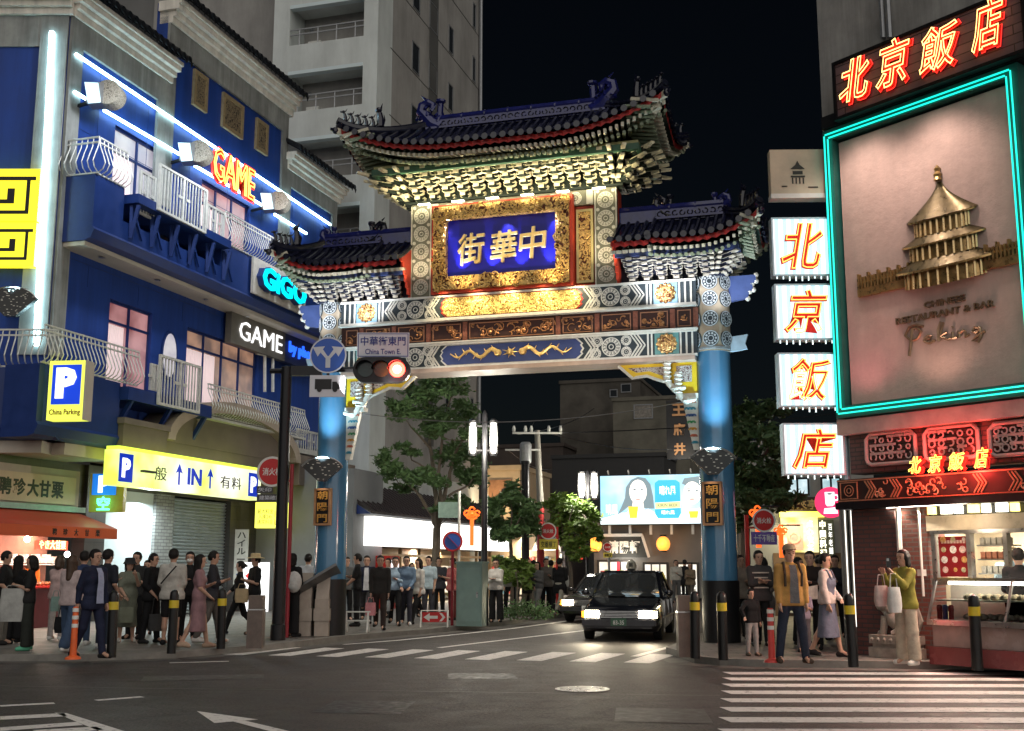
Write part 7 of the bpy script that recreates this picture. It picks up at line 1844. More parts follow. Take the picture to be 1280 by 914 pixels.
# lamp posts
glow = E('lantern_white', (1., .96, .82), 5)
def street_lamp(bx, by, xs, y, hpx, ytop, lab, wpx, power):
 q = base_px(bx, by); f = facing(q); t = thing('street_lamp', lab, 'street lamp', q, 'twin lantern street lamps')
 zt = f.z(bx, ytop); MB().lathe(q, [(.13, 0), (.12, .9), (.085, 1.0), (.07, zt - KERB), (.02, zt - KERB + .1)], 14).build('pole', dark_metal, t, smooth=True)
 for x in xs:
  a, z = f.px(x, y); h = abs(f.z(x, y - hpx / 2) - f.z(x, y + hpx / 2)); w = abs(f.a(x + wpx / 2, y) - f.a(x - wpx / 2, y))
  ln_ = MB().lathe(f.P(a, z - h / 2, 0), [(w * .34, 0), (w * .45, h * .25), (w * .5, h * .5), (w * .45, h * .8), (w * .4, h)], 14).build('lantern', glow, t, smooth=True)
  mb = MB(); mb.lathe(f.P(a, z + h / 2, 0), [(w * .55, 0), (w * .6, .06), (w * .3, .12)], 14); mb.lathe(f.P(a, z - h / 2 - .06, 0), [(w * .5, 0), (w * .5, .06)], 14)
  for k in range(6):
   th = k * math.pi / 3; mb.bar(f.P(a + w * .56 * math.cos(th), z - h / 2, w * .56 * math.sin(th)), f.P(a + w * .56 * math.cos(th), z + h / 2, w * .56 * math.sin(th)), .015, .015)
  for zz in (-.3, .1, .4): mb.tube([f.P(a + w * .57 * math.cos(k * .52), z + h * zz, w * .57 * math.sin(k * .52)) for k in range(12)], .01, 4, closed=True)
  mb.bar(f.P(0, z + h * .4, 0), f.P(a, z + h * .4, 0), .04, .04); mb.bar(f.P(0, z - h * .4, 0), f.P(a, z - h * .4, 0), .04, .04)
  mb.build('cage', dark_metal, t, parent=ln_)
  lamp('POINT', f.P(a, z, .55), power, (1, .93, .78), .25, root=t)
 return t
street_lamp(605, 782, (591, 617), 548, 38, 512, 'tall dark lamp post with two white lanterns before the lit shop', 8.5, 220)
street_lamp(736, 764, (727, 743), 607, 30, 588, 'dark lamp post with two white lanterns left of the billboard', 8, 200)
# utility pole with wires
q = base_px(676, 764); f = facing(q); t = thing('utility_pole', 'grey concrete utility pole with crossarms, wrapped red low down', 'utility pole', q)
zt = f.z(674, 538); zr = f.z(676, 632); MB().tube([f.P(0, zr + .001, 0), f.P(-.1, zt, 0)], .12, 10, r2=.09).build('pole', M('pole_concrete', (.2, .19, .17), .7), t, smooth=True); MB().tube([q, f.P(0, zr, 0)], .13, 10, r2=.125).build('red_wrap', M('wrap_red', (.4, .03, .03), .5), t, smooth=True)
mb = MB(); z_ = f.z(670, 542); mb.bar(f.P(-.95, z_, .15), f.P(.75, z_, .15), .06, .06); z2_ = f.z(660, 563); mb.bar(f.P(-1.2, z2_, .15), f.P(0, z2_, .15), .06, .06)
for a in (-.9, -.5, -.3, .3, .7): mb.lathe(f.P(a, z_ + .05, .15), [(.05, 0), (.06, .1), (.03, .2)], 8)
mb.build('crossarm', white_metal, t); MB().lathe(f.P(-.5, f.z(660, 580), .25), [(.18, 0), (.2, .08), (.2, .65), (.14, .72)], 12).build('transformer', grey_metal, t, smooth=True)
mb = MB(); e0 = f.P(-.9, z_, .15)
for a, tgt in ((-.9, S(-9, 34, 9)), (.7, S(9, 40, 10)), (-.5, S(-8, 44, 11)), (.3, S(-1, 30, 7)), (-1.1, S(-7, 30, 6.2))):
 p0 = f.P(a, z_ if a != -1.1 else z2_, .15); mb.tube([p0 + (tgt - p0) * k / 8 - Z3 * (1.0 * (k / 8) * (1 - k / 8)) for k in range(9)], .018, 4)
mb.build('wires', black, t)
q = base_px(657, 766); f = facing(q); tag(MB().tube([q, f.P(0, f.z(657, 581), 0)], .13, 10).lathe(f.P(0, f.z(657, 581), 0), [(.15, 0), (.15, .12)], 10).build('steel_pole', dark_metal, smooth=True), 'dark steel pole just left of the concrete utility pole', 'pole')
p0, p1 = G.P(UL, 0) , G.P(UR, 0)
w0, w1 = G.P(UL + .36, G.z(430, 515)), G.P(UR - .36, G.z(868, 499))
mb = MB(); mb.tube([w0 + (w1 - w0) * k / 14 - Z3 * .35 * 4 * (k / 14) * (1 - k / 14) for k in range(15)], .01, 4); tag(mb.build('cable', grey_metal), 'thin pale cable slung between the two gate pillars', 'cable')
# hanging knot lamps
kn = E('knot_orange', (1., .13, .015), 1.1); kr = E('knot_red', (.9, .06, .03), 1.0)
def knot(x, y, q, m_, tail, lab, s=.2):
 f = facing(V((q.x, q.y, 0))); a, z = f.px(x, y)
 t = thing('knot_lamp', lab, 'lamp', f.P(a, z - tail, .0))
 mb = MB()
 for (dx, dz) in ((0, 1), (0, -.5), (1.1, .2), (-1.1, .2), (.6, -.35), (-.6, -.35), (0, .1)): mb.tube(arc(f, a + dx * s, z + dz * s, s * .55, 0, 330, 0, 10), s * .2, 6)
 mb.ball(f.P(a, z, 0), s * .55, 9); mb.build('knot', m_, t, smooth=True)
 MB().box(f, a - .05, a + .05, z - tail, z - s, -.03, .03).build('tassel', m_, t)
 MB().bar(f.P(a, z + s * 1.5, 0), f.P(a + .45, z + s * 1.5, 0), .03, .03).build('bracket', dark_metal, t)
knot(590, 643, base_px(605, 782), kn, .8, 'glowing orange knot lamp hanging from the lamp post near the lit shop', .12)
knot(726, 662, base_px(736, 764), kr, 1.0, 'dim red knot lamp on the lamp post left of the noodle shop', .13)
knot(947, 642, base_px(938, 800), kn, .7, 'glowing orange knot lamp in front of the hydrant sign by the right pillar', .1)
knot(976, 664, S(5.6, 4), kn, .6, 'small orange knot lamp in front of the yellow restaurant', .09)
tag(MB().box(facing(base_px(550, 775)), -.1, .55, 2.85, 3.3, -.3, -.27).build('shop_hanging_sign', M('sign_pale_green', (.3, .45, .38), .5, 0, .2, 6)), 'small pale green sign hanging in front of the white fascia', 'sign')
# signs at the garage
q = base_px(292, 770); f = Fr(LG.P(LG.a(291, 700), 0, .3), (1, 0, 0), (0, -1, 0))
z1, z0 = f.z(291, 662), f.z(291, 731)
t = thing('vertical_sign', 'tall white vertical board with black katakana on the pilaster right of the shutter', 'sign', f.P(0, z0, 0))
MB().box(f, -.22, .24, z0, z1, -.02, .03).build('board', M('sign_offwhite', (.62, .62, .58), .5), t); MB().text(f, 'ハイルーフ', .01, z0 + (z1 - z0) * .6, (z1 - z0) * .7, .031, .006, .02, w=.3, vert=True, gap=1.0).build('lettering', ink, t); MB().text(f, '車', .01, z0 + (z1 - z0) * .13, .3, .031, .006, .02).build('caption', sblue, t)
f = L; dS = 1.25
for nm, x0, x1, y0, y1, m_, lab in (('price_sign', 319, 354, 628, 660, E('price_yellow', (.95, .9, .1), 1.2), 'yellow lit parking price box behind the traffic light pole'), ):
 fp = Fr(LG.P(LG.a(336, 640, 1.2), 0, 1.2), (1, 0, 0), (0, -1, 0)); b0, b1, c1, c0 = fp.a(x0, 640), fp.a(x1 + 5, 640), fp.z(336, y0), fp.z(336, y1)
 t = thing(nm, lab, 'sign', fp.P((b0 + b1) / 2, c0)); MB().box(fp, b0, b1, c0, c1, -.3, 0).build('lightbox', m_, t)
 MB().text(fp, '最大料金\n入庫24h\n通常料金', b0 + (b1 - b0) * .32, (c0 + c1) / 2 - .05, (c1 - c0) * .6, .001, .006, .0, w=(b1 - b0) * .5).build('caption', ink, t); MB().text(fp, '1300\n1500', b0 + (b1 - b0) * .78, (c0 + c1) / 2 - .1, (c1 - c0) * .55, .001, .006, .01, w=(b1 - b0) * .34).build('price', M('price_red', (.6, .1, .02), .5), t)
fq = Fr(LG.P(LG.a(380, 640, .9), 0, .9), (1, 0, 0), (0, -1, 0))
for (x0, x1, y0, y1, lab, m_, txt, tm) in ((362, 400, 627, 660, 'white lit box with pale cyan lettering behind the left gate pillar', E('box_white', (.9, 1., 1.), 1.5), 'GIGO', E('box_cyan', (.1, .6, .7), .8)), (362, 397, 584, 604, 'white lit box with fat cyan lettering under the lattice balcony', E('box_white', (1, 1, 1)), 'GiGO', cyan_n)):
 b0, b1, c1, c0 = fq.a(x0, y0), fq.a(x1, y0), fq.z(370, y0), fq.z(370, y1)
 t = thing('lightbox_sign', lab, 'sign', fq.P((b0 + b1) / 2, c0)); MB().box(fq, b0, b1, c0, c1, -.25, 0).build('lightbox', m_, t); MB().text(fq, txt, (b0 + b1) / 2, (c0 + c1) / 2, (c1 - c0) * .55, .001, .01, .03, w=(b1 - b0) * .8).build('lettering', tm, t)
b0, b1, c1, c0 = fq.a(350, 690), fq.a(380, 690), fq.z(365, 661), fq.z(365, 712)
t = thing('direction_board', 'blue lit arcade board with a white arrow behind the red pole', 'sign', fq.P((b0 + b1) / 2, c0, -.3)); MB().box(fq, b0, b1, c0, c1, -.4, -.3).build('board', E('board_blue', (.01, .13, .62), 1.0), t)
ca, cz = b0 + (b1 - b0) * .66, c0 + (c1 - c0) * .62; MB().disc(fq, ca, cz, .2, -.299, -.29, 22).build('roundel', black, t)
mb = MB(); mb.bar(fq.P(ca + .1, cz - .1, -.28), fq.P(ca - .06, cz + .06, -.28), .05, .012, up=(0, -1, 0)); mb.poly(fq, [(ca - .13, cz + .13), (ca + .08, cz + .13), (ca - .13, cz - .08)], -.285, -.28); mb.build('arrow', wh_n, t)
mb = MB(); mb.ring(fq, ca - .35, c0 + .2, .1, .14, -.299, -.29, 16); mb.ring(fq, ca, c0 + .2, .1, .14, -.299, -.29, 16); mb.text(fq, 'ゲーム', ca - .15, c1 - .2, .22, -.299, .01, .01); mb.build('lettering', wh_n, t)
lw = MB().box(fq, fq.a(330, 700), fq.a(348, 700), KERB, fq.z(340, 662), -.42, -.38); tag(lw.build('light_door', E('lit_panel_white', (.95, 1., 1.), 1.3)), 'white lit door panel between the shutter and the blue arcade board', 'panel')
tag(MB().box(fq, fq.a(383, 700), fq.a(397, 700), KERB, fq.z(390, 662), -.42, -.38).build('light_door', MATS['lit_panel_white']), 'white lit door panel right of the blue arcade board', 'panel')
fa_ = facing(LG.P(LG.a(320, 720, 1.0), 0, 1.0)); t = thing('standing_sign', 'white lit standing sign with a red mark behind the straw hatted man', 'sign', fa_.P(0, KERB)); MB().box(fa_, fa_.a(303, 730), fa_.a(335, 730), KERB, fa_.z(318, 703), -.2, 0).build('lightbox', E('stand_white', (1, 1, 1), .9), t)
MB().poly(fa_, [(fa_.a(306, 720), fa_.z(310, 720)), (fa_.a(314, 714), fa_.z(310, 714)), (fa_.a(314, 726), fa_.z(310, 726))], .001, .01).build('mark', E('mark_red', (.9, .03, .03), .9), t)
# P vacancy sign
fv = Fr(LG.P(LG.a(131, 616, 1.1), 0, 1.1), (1, 0, 0), (0, -1, 0)); b0, b1, c1, c0 = fv.a(115, 616), fv.a(145, 616), fv.z(130, 592), fv.z(130, 640)
t = thing('parking_sign', 'yellow cased box with white P on blue above a green lit character', 'sign', fv.P((b0 + b1) / 2, c0)); MB().box(fv, b0 - .06, b1 + .2, c0, c1, -.25, 0).build('casing', M('casing_yellow', (.45, .3, .05), .5), t)
cm_ = c0 + (c1 - c0) * .44; MB().box(fv, b0, b1, cm_, c1 - .01, .001, .02).build('blue_panel', E('p_blue', (.005, .14, .62), .8), t); MB().text(fv, 'P', (b0 + b1) / 2, (cm_ + c1) / 2, (c1 - cm_) * .8, .021, .01, .06).build('lettering', wh_n, t)
MB().text(fv, '空', (b0 + b1) / 2, (c0 + cm_) / 2, (cm_ - c0) * .8, .001, .02, .02).build('character', E('led_green', (.1, 1., .55), 2.5), t); lamp('POINT', fv.P((b0 + b1) / 2, (c0 + cm_) / 2, .3), 5, (.1, 1, .4), .1, root=t)
# ---------------------------------------------------------------- chestnut stall
sm_ = M('stall_maroon', (.1, .02, .025), .4, 0, .15, 4)
t = thing('chestnut_stall', 'roasted chestnut stall with a red awning and long pinkish signboard', 'stall', LG.P(LG.a(60, 780, .5), KERB, .5))
a0, a1 = LG.a(-30, 610, .1), LG.a(92, 615, .1); z1, z0 = LG.z(92, 598, .1), LG.z(92, 632, .1)
sbm = MB().box(LG, a0, a1 + .25, z0 - .25, z1 + .2, .0, .08).build('sign_surround', M('surround_pink', (.42, .33, .3), .6, 0, .1, 2), t)
MB().box(LG, a0, a1, z0, z1, .081, .16).build('signboard', M('signboard_pale', (.55, .4, .3), .5, 0, .1, 1.5), t, parent=sbm)
for ch, x in zip('聘珍大甘栗', (6, 24, 41, 56, 72)):
 a, z = LG.px(x, 612, .16); MB().text(LG, ch, a, (z0 + z1) / 2, (z1 - z0) * .6, .161, .01, .03).build('character', ink, t, parent=sbm)
aw = MB(); q0, q1 = LG.a(-40, 640, .2), LG.a(100, 640, .2); zA, zB = LG.z(95, 641, .2), LG.z(140, 661, 1.5)
o0, o1 = LG.a(0, 661, 1.5), LG.a(147, 661, 1.5)
aw.add([LG.P(q0 - .5, zA, .15), LG.P(q1, zA, .15), LG.P(o1, zB, 1.5), LG.P(q0 - .5, zB, 1.5)], [(0, 1, 2, 3)]); aw.add([p + Z3 * -.03 for p in (LG.P(q0 - .5, zA, .15), LG.P(q1, zA, .15), LG.P(o1, zB, 1.5), LG.P(q0 - .5, zB, 1.5))], [(3, 2, 1, 0)])
awm = M('awning_red', (.5, .07, .04), .6, 0, .1, 3)
awp = aw.build('awning', awm, t); zv = LG.z(140, 674, 1.5)
MB().box(LG, q0 - .5, o1, zv, zB - .002, 1.48, 1.5).build('valance', M('valance_orange', (.6, .1, .03), .6, 0, .06, 3), t, parent=awp)
for k, ch in enumerate('聘珍大甘栗'): MB().text(LG, ch, LG.a(68 + 13.5 * k, 668, 1.5), (zv + zB) / 2, (zB - zv) * .6, 1.501, .01, .01).build('character', ink, t, parent=awp)
MB().box(LG, q0 - .5, q1 + .1, zA + .0, zA + .14, .0, .3).build('awning_housing', M('housing_teal', (.3, .45, .42), .5), t)
cA, cB = LG.a(40, 760, .9), LG.a(86, 760, .9)
MB().box(LG, cA - 1.6, cB, KERB, KERB + .95, .2, .95).build('counter', sm_, t); MB().box(LG, cA - 1.65, cB + .05, KERB + .951, KERB + 1.0, .15, 1.0).build('counter_top', red_paint, t)
ml = LG.a(45, 680, .9), LG.a(84, 680, .9); MB().box(LG, ml[0], ml[1], LG.z(60, 687, .9), LG.z(60, 676, .9), .85, .92).build('menu_sign', E('menu_red', (.8, .06, .03), .7), t)
MB().text(LG, 'やき大甘栗', (ml[0] + ml[1]) / 2, LG.z(62, 681, .9), .22, .921, .01, .02, w=(ml[1] - ml[0]) * .86).build('menu_lettering', E('menu_gold', (1., .7, .3), 1.4), t)
MB().box(LG, cA - 2.2, cB + .1, KERB, zA, -.05, .05).build('back_wall', M('stall_wall', (.22, .1, .07), .6, 0, .3, 3), t)
mb = MB()
for k in range(14): mb.box(LG, cA - .3 + .14 * k, cA - .2 + .14 * k, LG.z(60, 704, .5), LG.z(60, 704, .5) + .12 + .05 * (k % 3), .1, .3)
mb.box(LG, cA - .5, cB, LG.z(60, 705, .5) - .03, LG.z(60, 705, .5), .05, .4); mb.build('goods_shelf', Enoise('goods_lit', (.5, .2, .1), (1., .9, .7), .9, 8), t)
mb = MB()
for k in range(8): mb.ball(LG.P(cA + .1 + .15 * k, KERB + 1.05, .6), (.08, .08, .06), 8)
mb.build('chestnut_trays', M('chestnut', (.22, .08, .03), .35, 0, .3, 20), t, smooth=True)
for x, y in ((21, 660), (34, 674), (84, 693)):
 a, z = LG.px(x, y, 1.1); MB().ball(LG.P(a, z, 1.1), .075, 10).build('bulb', E('bulb_white', (1., .95, .85), 14), t, smooth=True)
 lamp('POINT', LG.P(a, z - .15, 1.15), 38, (1, .82, .66), .08, root=t)
lamp('AREA', LG.P((cA + cB) / 2, zB - .1, .6), 55, (1, .8, .6), .6, aim=LG.P((cA + cB) / 2, 0, .7), sy=1.5, root=t)

# ---------------------------------------------------------------- trees
def leaf_mat(name, c):
 m = M(name, c, .5, 0, .45, 1.6); b = m.node_tree.nodes['Principled BSDF']; b.inputs['Subsurface Weight'].default_value = 0
 return m
bark = M('bark', (.16, .13, .1), .8, 0, .3, 8, .5)
def tree(lab, bx, by, clumps, limbs, nleaf, lsz, mat, seed, depth=1.0, r0=.14, name='street_tree', q=None):
 q = q or base_px(bx, by); f = facing(V((q.x, q.y, 0))); rg = rnd(seed)
 t = thing(name, lab, 'tree', q)
 mb = MB(); tips = []
 for pts, ra, rb in limbs:
  P3 = []; dd = 0
  for i, (x, y) in enumerate(pts):
   a, z = f.px(x, y)
   if i: dd += rg.uniform(-.35, .35) * depth * (0 if len(pts) == 2 and ra > .1 else 1)
   P3.append(f.P(a, max(z, KERB), dd if limbs.index((pts, ra, rb)) else dd * .2))
  sm = []
  for p, p2 in zip(P3, P3[1:]):
   for k in range(3): sm.append(p + (p2 - p) * k / 3 + V((rg.uniform(-.03, .03), rg.uniform(-.03, .03), 0)))
  sm.append(P3[-1]); mb.tube(sm, ra, 8, r2=rb); tips.append(P3[-1])
 trunk = mb.build('trunk', bark, t, smooth=True)
 vs = []; fs = []
 tot = sum(c[2] * c[3] for c in clumps); tw = MB()
 for (x, y, rx, ry) in clumps:
  a, z = f.px(x, y); RX = abs(f.a(x + rx, y) - a); RZ = abs(f.z(x, y - ry) - z); dc = rg.uniform(-1, 1) * depth * .8
  subs = [(rg.gauss(0, .5), rg.gauss(0, .5), rg.gauss(0, .5)) for _ in range(7)]
  c0 = f.P(a, z, dc)
  best = min(tips, key=lambda p: (p - c0).length)
  tw.tube([best, (best + c0) / 2 - Z3 * .1, c0], .02, 5, r2=.006)
  for s_ in subs[:4]: tw.tube([c0, c0 + V((s_[0] * RX, s_[1] * RX, s_[2] * RZ))], .009, 4, r2=.004)
  for k in range(int(nleaf * rx * ry / tot)):
   s_ = subs[k % 7]
   p = f.P(a + (s_[0] + rg.gauss(0, .28)) * RX, z + (s_[2] + rg.gauss(0, .28)) * RZ, dc + (s_[1] + rg.gauss(0, .28)) * RX)
   u = V((rg.gauss(0, 1), rg.gauss(0, 1), rg.gauss(0, .6))).normalized(); w = u.cross(V((rg.gauss(0, 1), rg.gauss(0, 1), rg.gauss(0, 1)))).normalized()
   s = lsz * rg.uniform(.6, 1.3); b = len(vs); n_ = u.cross(w) * s * .18
   vs += [p - u * s, p + w * s * .42 + n_, p + u * s, p - w * s * .42 + n_]; fs += [(b, b + 1, b + 2), (b, b + 2, b + 3)]
 tw.build('twigs', bark, t, parent=trunk)
 m = MB(); m.v = vs; m.f = [list(x) for x in fs]; m.m = [0] * len(fs); m.build('crown', mat, t)
 return t
lf1 = leaf_mat('leaf_green', (.09, .165, .06)); lf2 = leaf_mat('leaf_yellow_green', (.13, .21, .04)); lf3 = leaf_mat('leaf_dark', (.085, .14, .055))
cl1 = [(560, 486, 24, 12), (522, 494, 20, 10), (500, 516, 18, 9), (540, 516, 26, 11), (582, 514, 18, 13), (592, 545, 12, 11), (574, 560, 20, 12), (545, 542, 18, 9), (507, 562, 13, 7), (488, 590, 16, 12), (518, 597, 20, 9), (548, 604, 16, 8), (586, 592, 18, 12), (600, 578, 10, 11), (572, 626, 16, 6), (505, 610, 13, 6), (482, 572, 9, 9), (530, 474, 16, 8), (572, 470, 16, 8), (560, 636, 16, 5), (556, 574, 12, 8), (536, 486, 14, 8)]
lb1 = [([(541, 772), (543, 715), (546, 660)], .15, .11), ([(546, 660), (538, 640), (522, 615), (505, 600), (492, 592)], .07, .02), ([(546, 660), (552, 630), (560, 600), (566, 570), (578, 550)], .085, .025), ([(546, 660), (545, 620), (540, 580), (534, 540), (528, 500), (530, 478)], .09, .02), ([(552, 630), (548, 590), (552, 545), (562, 500), (570, 475)], .06, .015), ([(538, 560), (520, 540), (502, 520)], .04, .012), ([(560, 620), (585, 606), (600, 585)], .04, .012), ([(540, 590), (515, 575), (507, 562)], .03, .01)]
tree('tall airy street tree with layered leaf clumps before the lit white fascia', 541, 772, cl1, lb1, 10500, .105, lf1, 1, 1.2)
cl2 = [(625, 640, 18, 14), (650, 630, 16, 14), (636, 618, 16, 10), (620, 660, 13, 10), (654, 655, 14, 12), (640, 666, 16, 10), (664, 640, 8, 12)]
tree('small round headed street tree right of the first lamp post', 640, 770, cl2, [([(640, 770), (639, 700), (638, 672)], .07, .05), ([(638, 672), (630, 650), (624, 636)], .04, .01), ([(638, 672), (648, 650), (655, 636)], .04, .01), ([(638, 676), (640, 640), (638, 620)], .03, .01)], 3600, .13, lf1, 2, 1.2)
tree('leafy sapling growing low under the small round headed tree', 648, 772, [(640, 705, 14, 9), (655, 712, 10, 10), (632, 720, 8, 8), (650, 730, 9, 10)], [([(648, 772), (647, 740), (644, 712)], .035, .015), ([(647, 740), (655, 722)], .02, .01)], 1500, .11, lf2, 3, .6)
tree('bright yellow green street tree left of the billboard', 714, 766, [(700, 632, 13, 11), (722, 628, 15, 11), (738, 645, 11, 13), (705, 655, 14, 11), (728, 660, 14, 11), (694, 648, 9, 11), (716, 645, 14, 12), (712, 676, 14, 9), (740, 664, 8, 8), (722, 690, 12, 7)], [([(714, 766), (713, 715), (711, 690)], .07, .05), ([(711, 690), (702, 660), (698, 640)], .04, .01), ([(711, 690), (722, 660), (732, 645)], .04, .01), ([(711, 690), (712, 650), (716, 628)], .035, .01)], 4800, .13, lf2, 4, 1.4)
tree('broad dark street tree behind the right gate pillar', 930, 792, [(935, 520, 22, 14), (965, 512, 20, 12), (925, 555, 22, 18), (958, 550, 24, 18), (985, 555, 14, 16), (935, 595, 26, 18), (970, 595, 20, 18), (990, 590, 10, 14), (925, 630, 20, 14), (955, 630, 18, 12), (975, 625, 13, 10), (908, 600, 12, 20), (915, 650, 13, 12), (945, 505, 14, 8), (905, 545, 10, 16)], [([(926, 792), (928, 720), (930, 660)], .17, .12), ([(930, 660), (915, 620), (908, 590)], .08, .02), ([(930, 660), (935, 600), (940, 540)], .09, .02), ([(930, 665), (955, 615), (972, 575)], .07, .02), ([(935, 600), (960, 560), (965, 520)], .05, .015)], 7600, .11, lf3, 5, 1.6, q=base_px(926, 792))
q = base_px(652, 775); rg = rnd(8); f = facing(q); vs = []; fs = []
for k in range(850):
 c = rg.choice([(-.3, .25), (.05, .3), (.4, .28), (.6, .2)]); p = f.P(c[0] + rg.gauss(0, .17), max(.03, c[1] + rg.gauss(0, .12)), rg.gauss(0, .2)); u = V((rg.gauss(0, 1), rg.gauss(0, 1), rg.gauss(0, 1))).normalized(); w = u.orthogonal().normalized(); s = .05 * rg.uniform(.7, 1.3); b = len(vs); vs += [p - u * s, p + w * s * .5, p + u * s, p - w * s * .5]; fs += [[b, b + 1, b + 2], [b, b + 2, b + 3]]
t = thing('shrub', 'low clipped green shrub at the kerb under the sapling', 'shrub', q); m = MB(); m.v = vs; m.f = fs; m.m = [0] * len(fs); m.build('foliage', lf1, t)
mb = MB(); [mb.tube([f.P(.1 * k - .2, 0, 0), f.P(.25 * k - .4, .35, 0)], .012, 5) for k in range(5)]; mb.build('stem', bark, t)

# ---------------------------------------------------------------- cars
car_blk = M('car_black', (.01, .011, .016), .14, 0, .1, 2, 0, .6, coat=1)
car_glass = M('car_glass', (.35, .38, .4), .03, 0, 0, 1, 0, .5); car_glass.node_tree.nodes['Principled BSDF'].inputs['Transmission Weight'].default_value = .9; car_glass.node_tree.nodes['Principled BSDF'].inputs['IOR'].default_value = 1.03
tyre_m = M('tyre', (.012, .012, .012), .8); rim_m = M('rim', (.4, .4, .42), .3, .9)
hl_m = E('headlight', (1., .86, .6), 60); hl_soft = E('headlight_soft', (1., .8, .5), 14)
def car(lab, loc, yaw, Wd, Ln, Ht, belt, paint, plate, taxi, name='sedan', both=True, nose=.72):
 t = thing(name, lab, 'car'); f = local()
 hw = Wd / 2
 # stations along y: (y, half width at sill, half width at shoulder, top z)
 stn = [(0, hw * .86, hw * .8, nose * .78), (.12, hw * .95, hw * .9, nose * .95), (.5, hw, hw * .95, nose + .03), (1.25, hw, hw * .96, belt - .03), (1.6, hw, hw * .96, belt), (Ln * .62, hw, hw * .97, belt + .02), (Ln - .9, hw, hw * .95, belt + .02), (Ln - .12, hw * .95, hw * .88, belt - .04), (Ln, hw * .86, hw * .8, belt - .18)]
 vs = []; K = 10
 for (y, ws, wt, zt) in stn:
  zb = .2 if .05 < y < Ln - .05 else .27
  sec = [(-ws * .94, zb), (-ws, zb + .12), (-ws * 1.0, (zb + zt) / 2), (-wt, zt - .07), (-wt * .9, zt), (wt * .9, zt), (wt, zt - .07), (ws * 1.0, (zb + zt) / 2), (ws, zb + .12), (ws * .94, zb)]
  vs += [V((x, y, z)) for x, z in sec]
 fs = [(i * K + j, (i + 1) * K + j, (i + 1) * K + (j + 1) % K, i * K + (j + 1) % K) for i in range(len(stn) - 1) for j in range(K)] + [tuple(range(K))[::1], tuple(range((len(stn) - 1) * K + K - 1, (len(stn) - 1) * K - 1, -1))]
 MB().add(vs, fs).build('body', paint, t, smooth=True)
 # cabin
 g0, g1, g2, g3 = 1.3, 2.05, Ln - 1.45, Ln - .75
 wb, wt = hw * .93, hw * .74; zt = Ht - .05
 ro = MB(); P = lambda x, y, z: V((x, y, z))
 ro.add([P(-wt, g1, zt), P(wt, g1, zt), P(wt, g2, zt), P(-wt, g2, zt), P(-wt * .9, g1 + .12, Ht), P(wt * .9, g1 + .12, Ht), P(wt * .9, g2 - .1, Ht), P(-wt * .9, g2 - .1, Ht)], [(4, 5, 6, 7), (0, 1, 5, 4), (1, 2, 6, 5), (2, 3, 7, 6), (3, 0, 4, 7)])
 for s in (-1, 1):
  for (b, tp) in (((wb, g0), (wt, g1)), ((wb, g3), (wt, g2)), ((wb, (g0 + g3) / 2 + .1), (wt, (g1 + g2) / 2 + .05))): ro.bar(P(s * b[0], b[1], belt - .02), P(s * tp[0], tp[1], zt), .07, .06)
 ro.build('roof', paint, t)
 gl = MB(); e = .02
 c = [P(-wb + e, g0 + .02, belt), P(wb - e, g0 + .02, belt), P(wb - e, g3 - .02, belt), P(-wb + e, g3 - .02, belt), P(-wt + e, g1, zt), P(wt - e, g1, zt), P(wt - e, g2, zt), P(-wt + e, g2, zt)]
 wi = MB().add([c[0], c[1], c[5], c[4]], [(0, 1, 2, 3)]).build('windscreen', car_glass, t); MB().add(c, [(1, 2, 6, 5), (2, 3, 7, 6), (3, 0, 4, 7)]).build('side_windows', car_glass, t)
 # people shapes are too dark to see; seats catch a little light
 for s in (-1, 1): MB().lathe((s * .36, 2.45, .95), [(.1, 0), (.2, .1), (.22, .35), (.12, .45)], 10).build('seat', M('seat_grey', (.1, .1, .1), .7), t, smooth=True)
 for sx in (-1, 1):
  for y in (.82, Ln - .95):
   w = MB(); w.lathe((sx * (hw - .1), y, .31), [(.24, -.1), (.31, -.085), (.315, .0), (.31, .085), (.24, .1)], 22, ax=(1, 0, 0)); tw_ = w.build('tyre', tyre_m, t, smooth=True)
   MB().lathe((sx * (hw - .1), y, .31), [(.0, sx * .07), (.1, sx * .085), (.22, sx * .095), (.235, sx * .06)], 18, ax=(1, 0, 0)).build('rim', rim_m, t, smooth=True, parent=tw_)
  hl = MB().box(f, sx * hw * .5, sx * hw * .84, nose - .22, nose - .07, -.02 - .0, .03).build('headlight', hl_m if both or sx < 0 else M('headlight_off', (.3, .3, .3), .1), t)
  MB().ball((sx * (hw + .1), 1.5, belt + .08), (.1, .05, .07), 8).build('mirror', paint, t, smooth=True)
  MB().box(f, sx * hw * .86, sx * hw * .95, nose - .22, nose - .08, -.1, -.03).build('turn_lamp', hl_soft if taxi and sx > 0 else M('turn_amber', (.5, .2, .02), .2), t)
  dr = MB()
  for y in (1.42, 2.45, Ln - 1.25): dr.box(Fr((sx * hw, 0, 0), (0, 1, 0), (sx, 0, 0)), y - .008, y + .008, .32, belt - .1, -.04, .004)
  dr.box(Fr((sx * hw, 0, 0), (0, 1, 0), (sx, 0, 0)), .9, Ln - .9, .46, .49, -.02, .012); dr.build('door_trim', steel if taxi else black, t)
 gm = MB();
 for k in range(5): gm.box(f, -hw * .46, hw * .46, nose - .22 + .032 * k, nose - .205 + .032 * k, -.02, .02)
 gm.build('grille', steel, t); MB().box(f, -hw * .92, hw * .92, .33, .46, -.1, .05).build('bumper', M('bumper', (.05, .05, .055), .3, .3), t)
 pl = MB().box(f, -.17, .17, .33, .49, .051, .06).build('number_plate', M('plate_green', (.05, .12, .07), .5) if taxi else white_paint, t); MB().text(f, plate, 0, .4, .09, .061, .004, .01, w=.24).build('lettering', white_paint if taxi else ink, t, parent=pl)
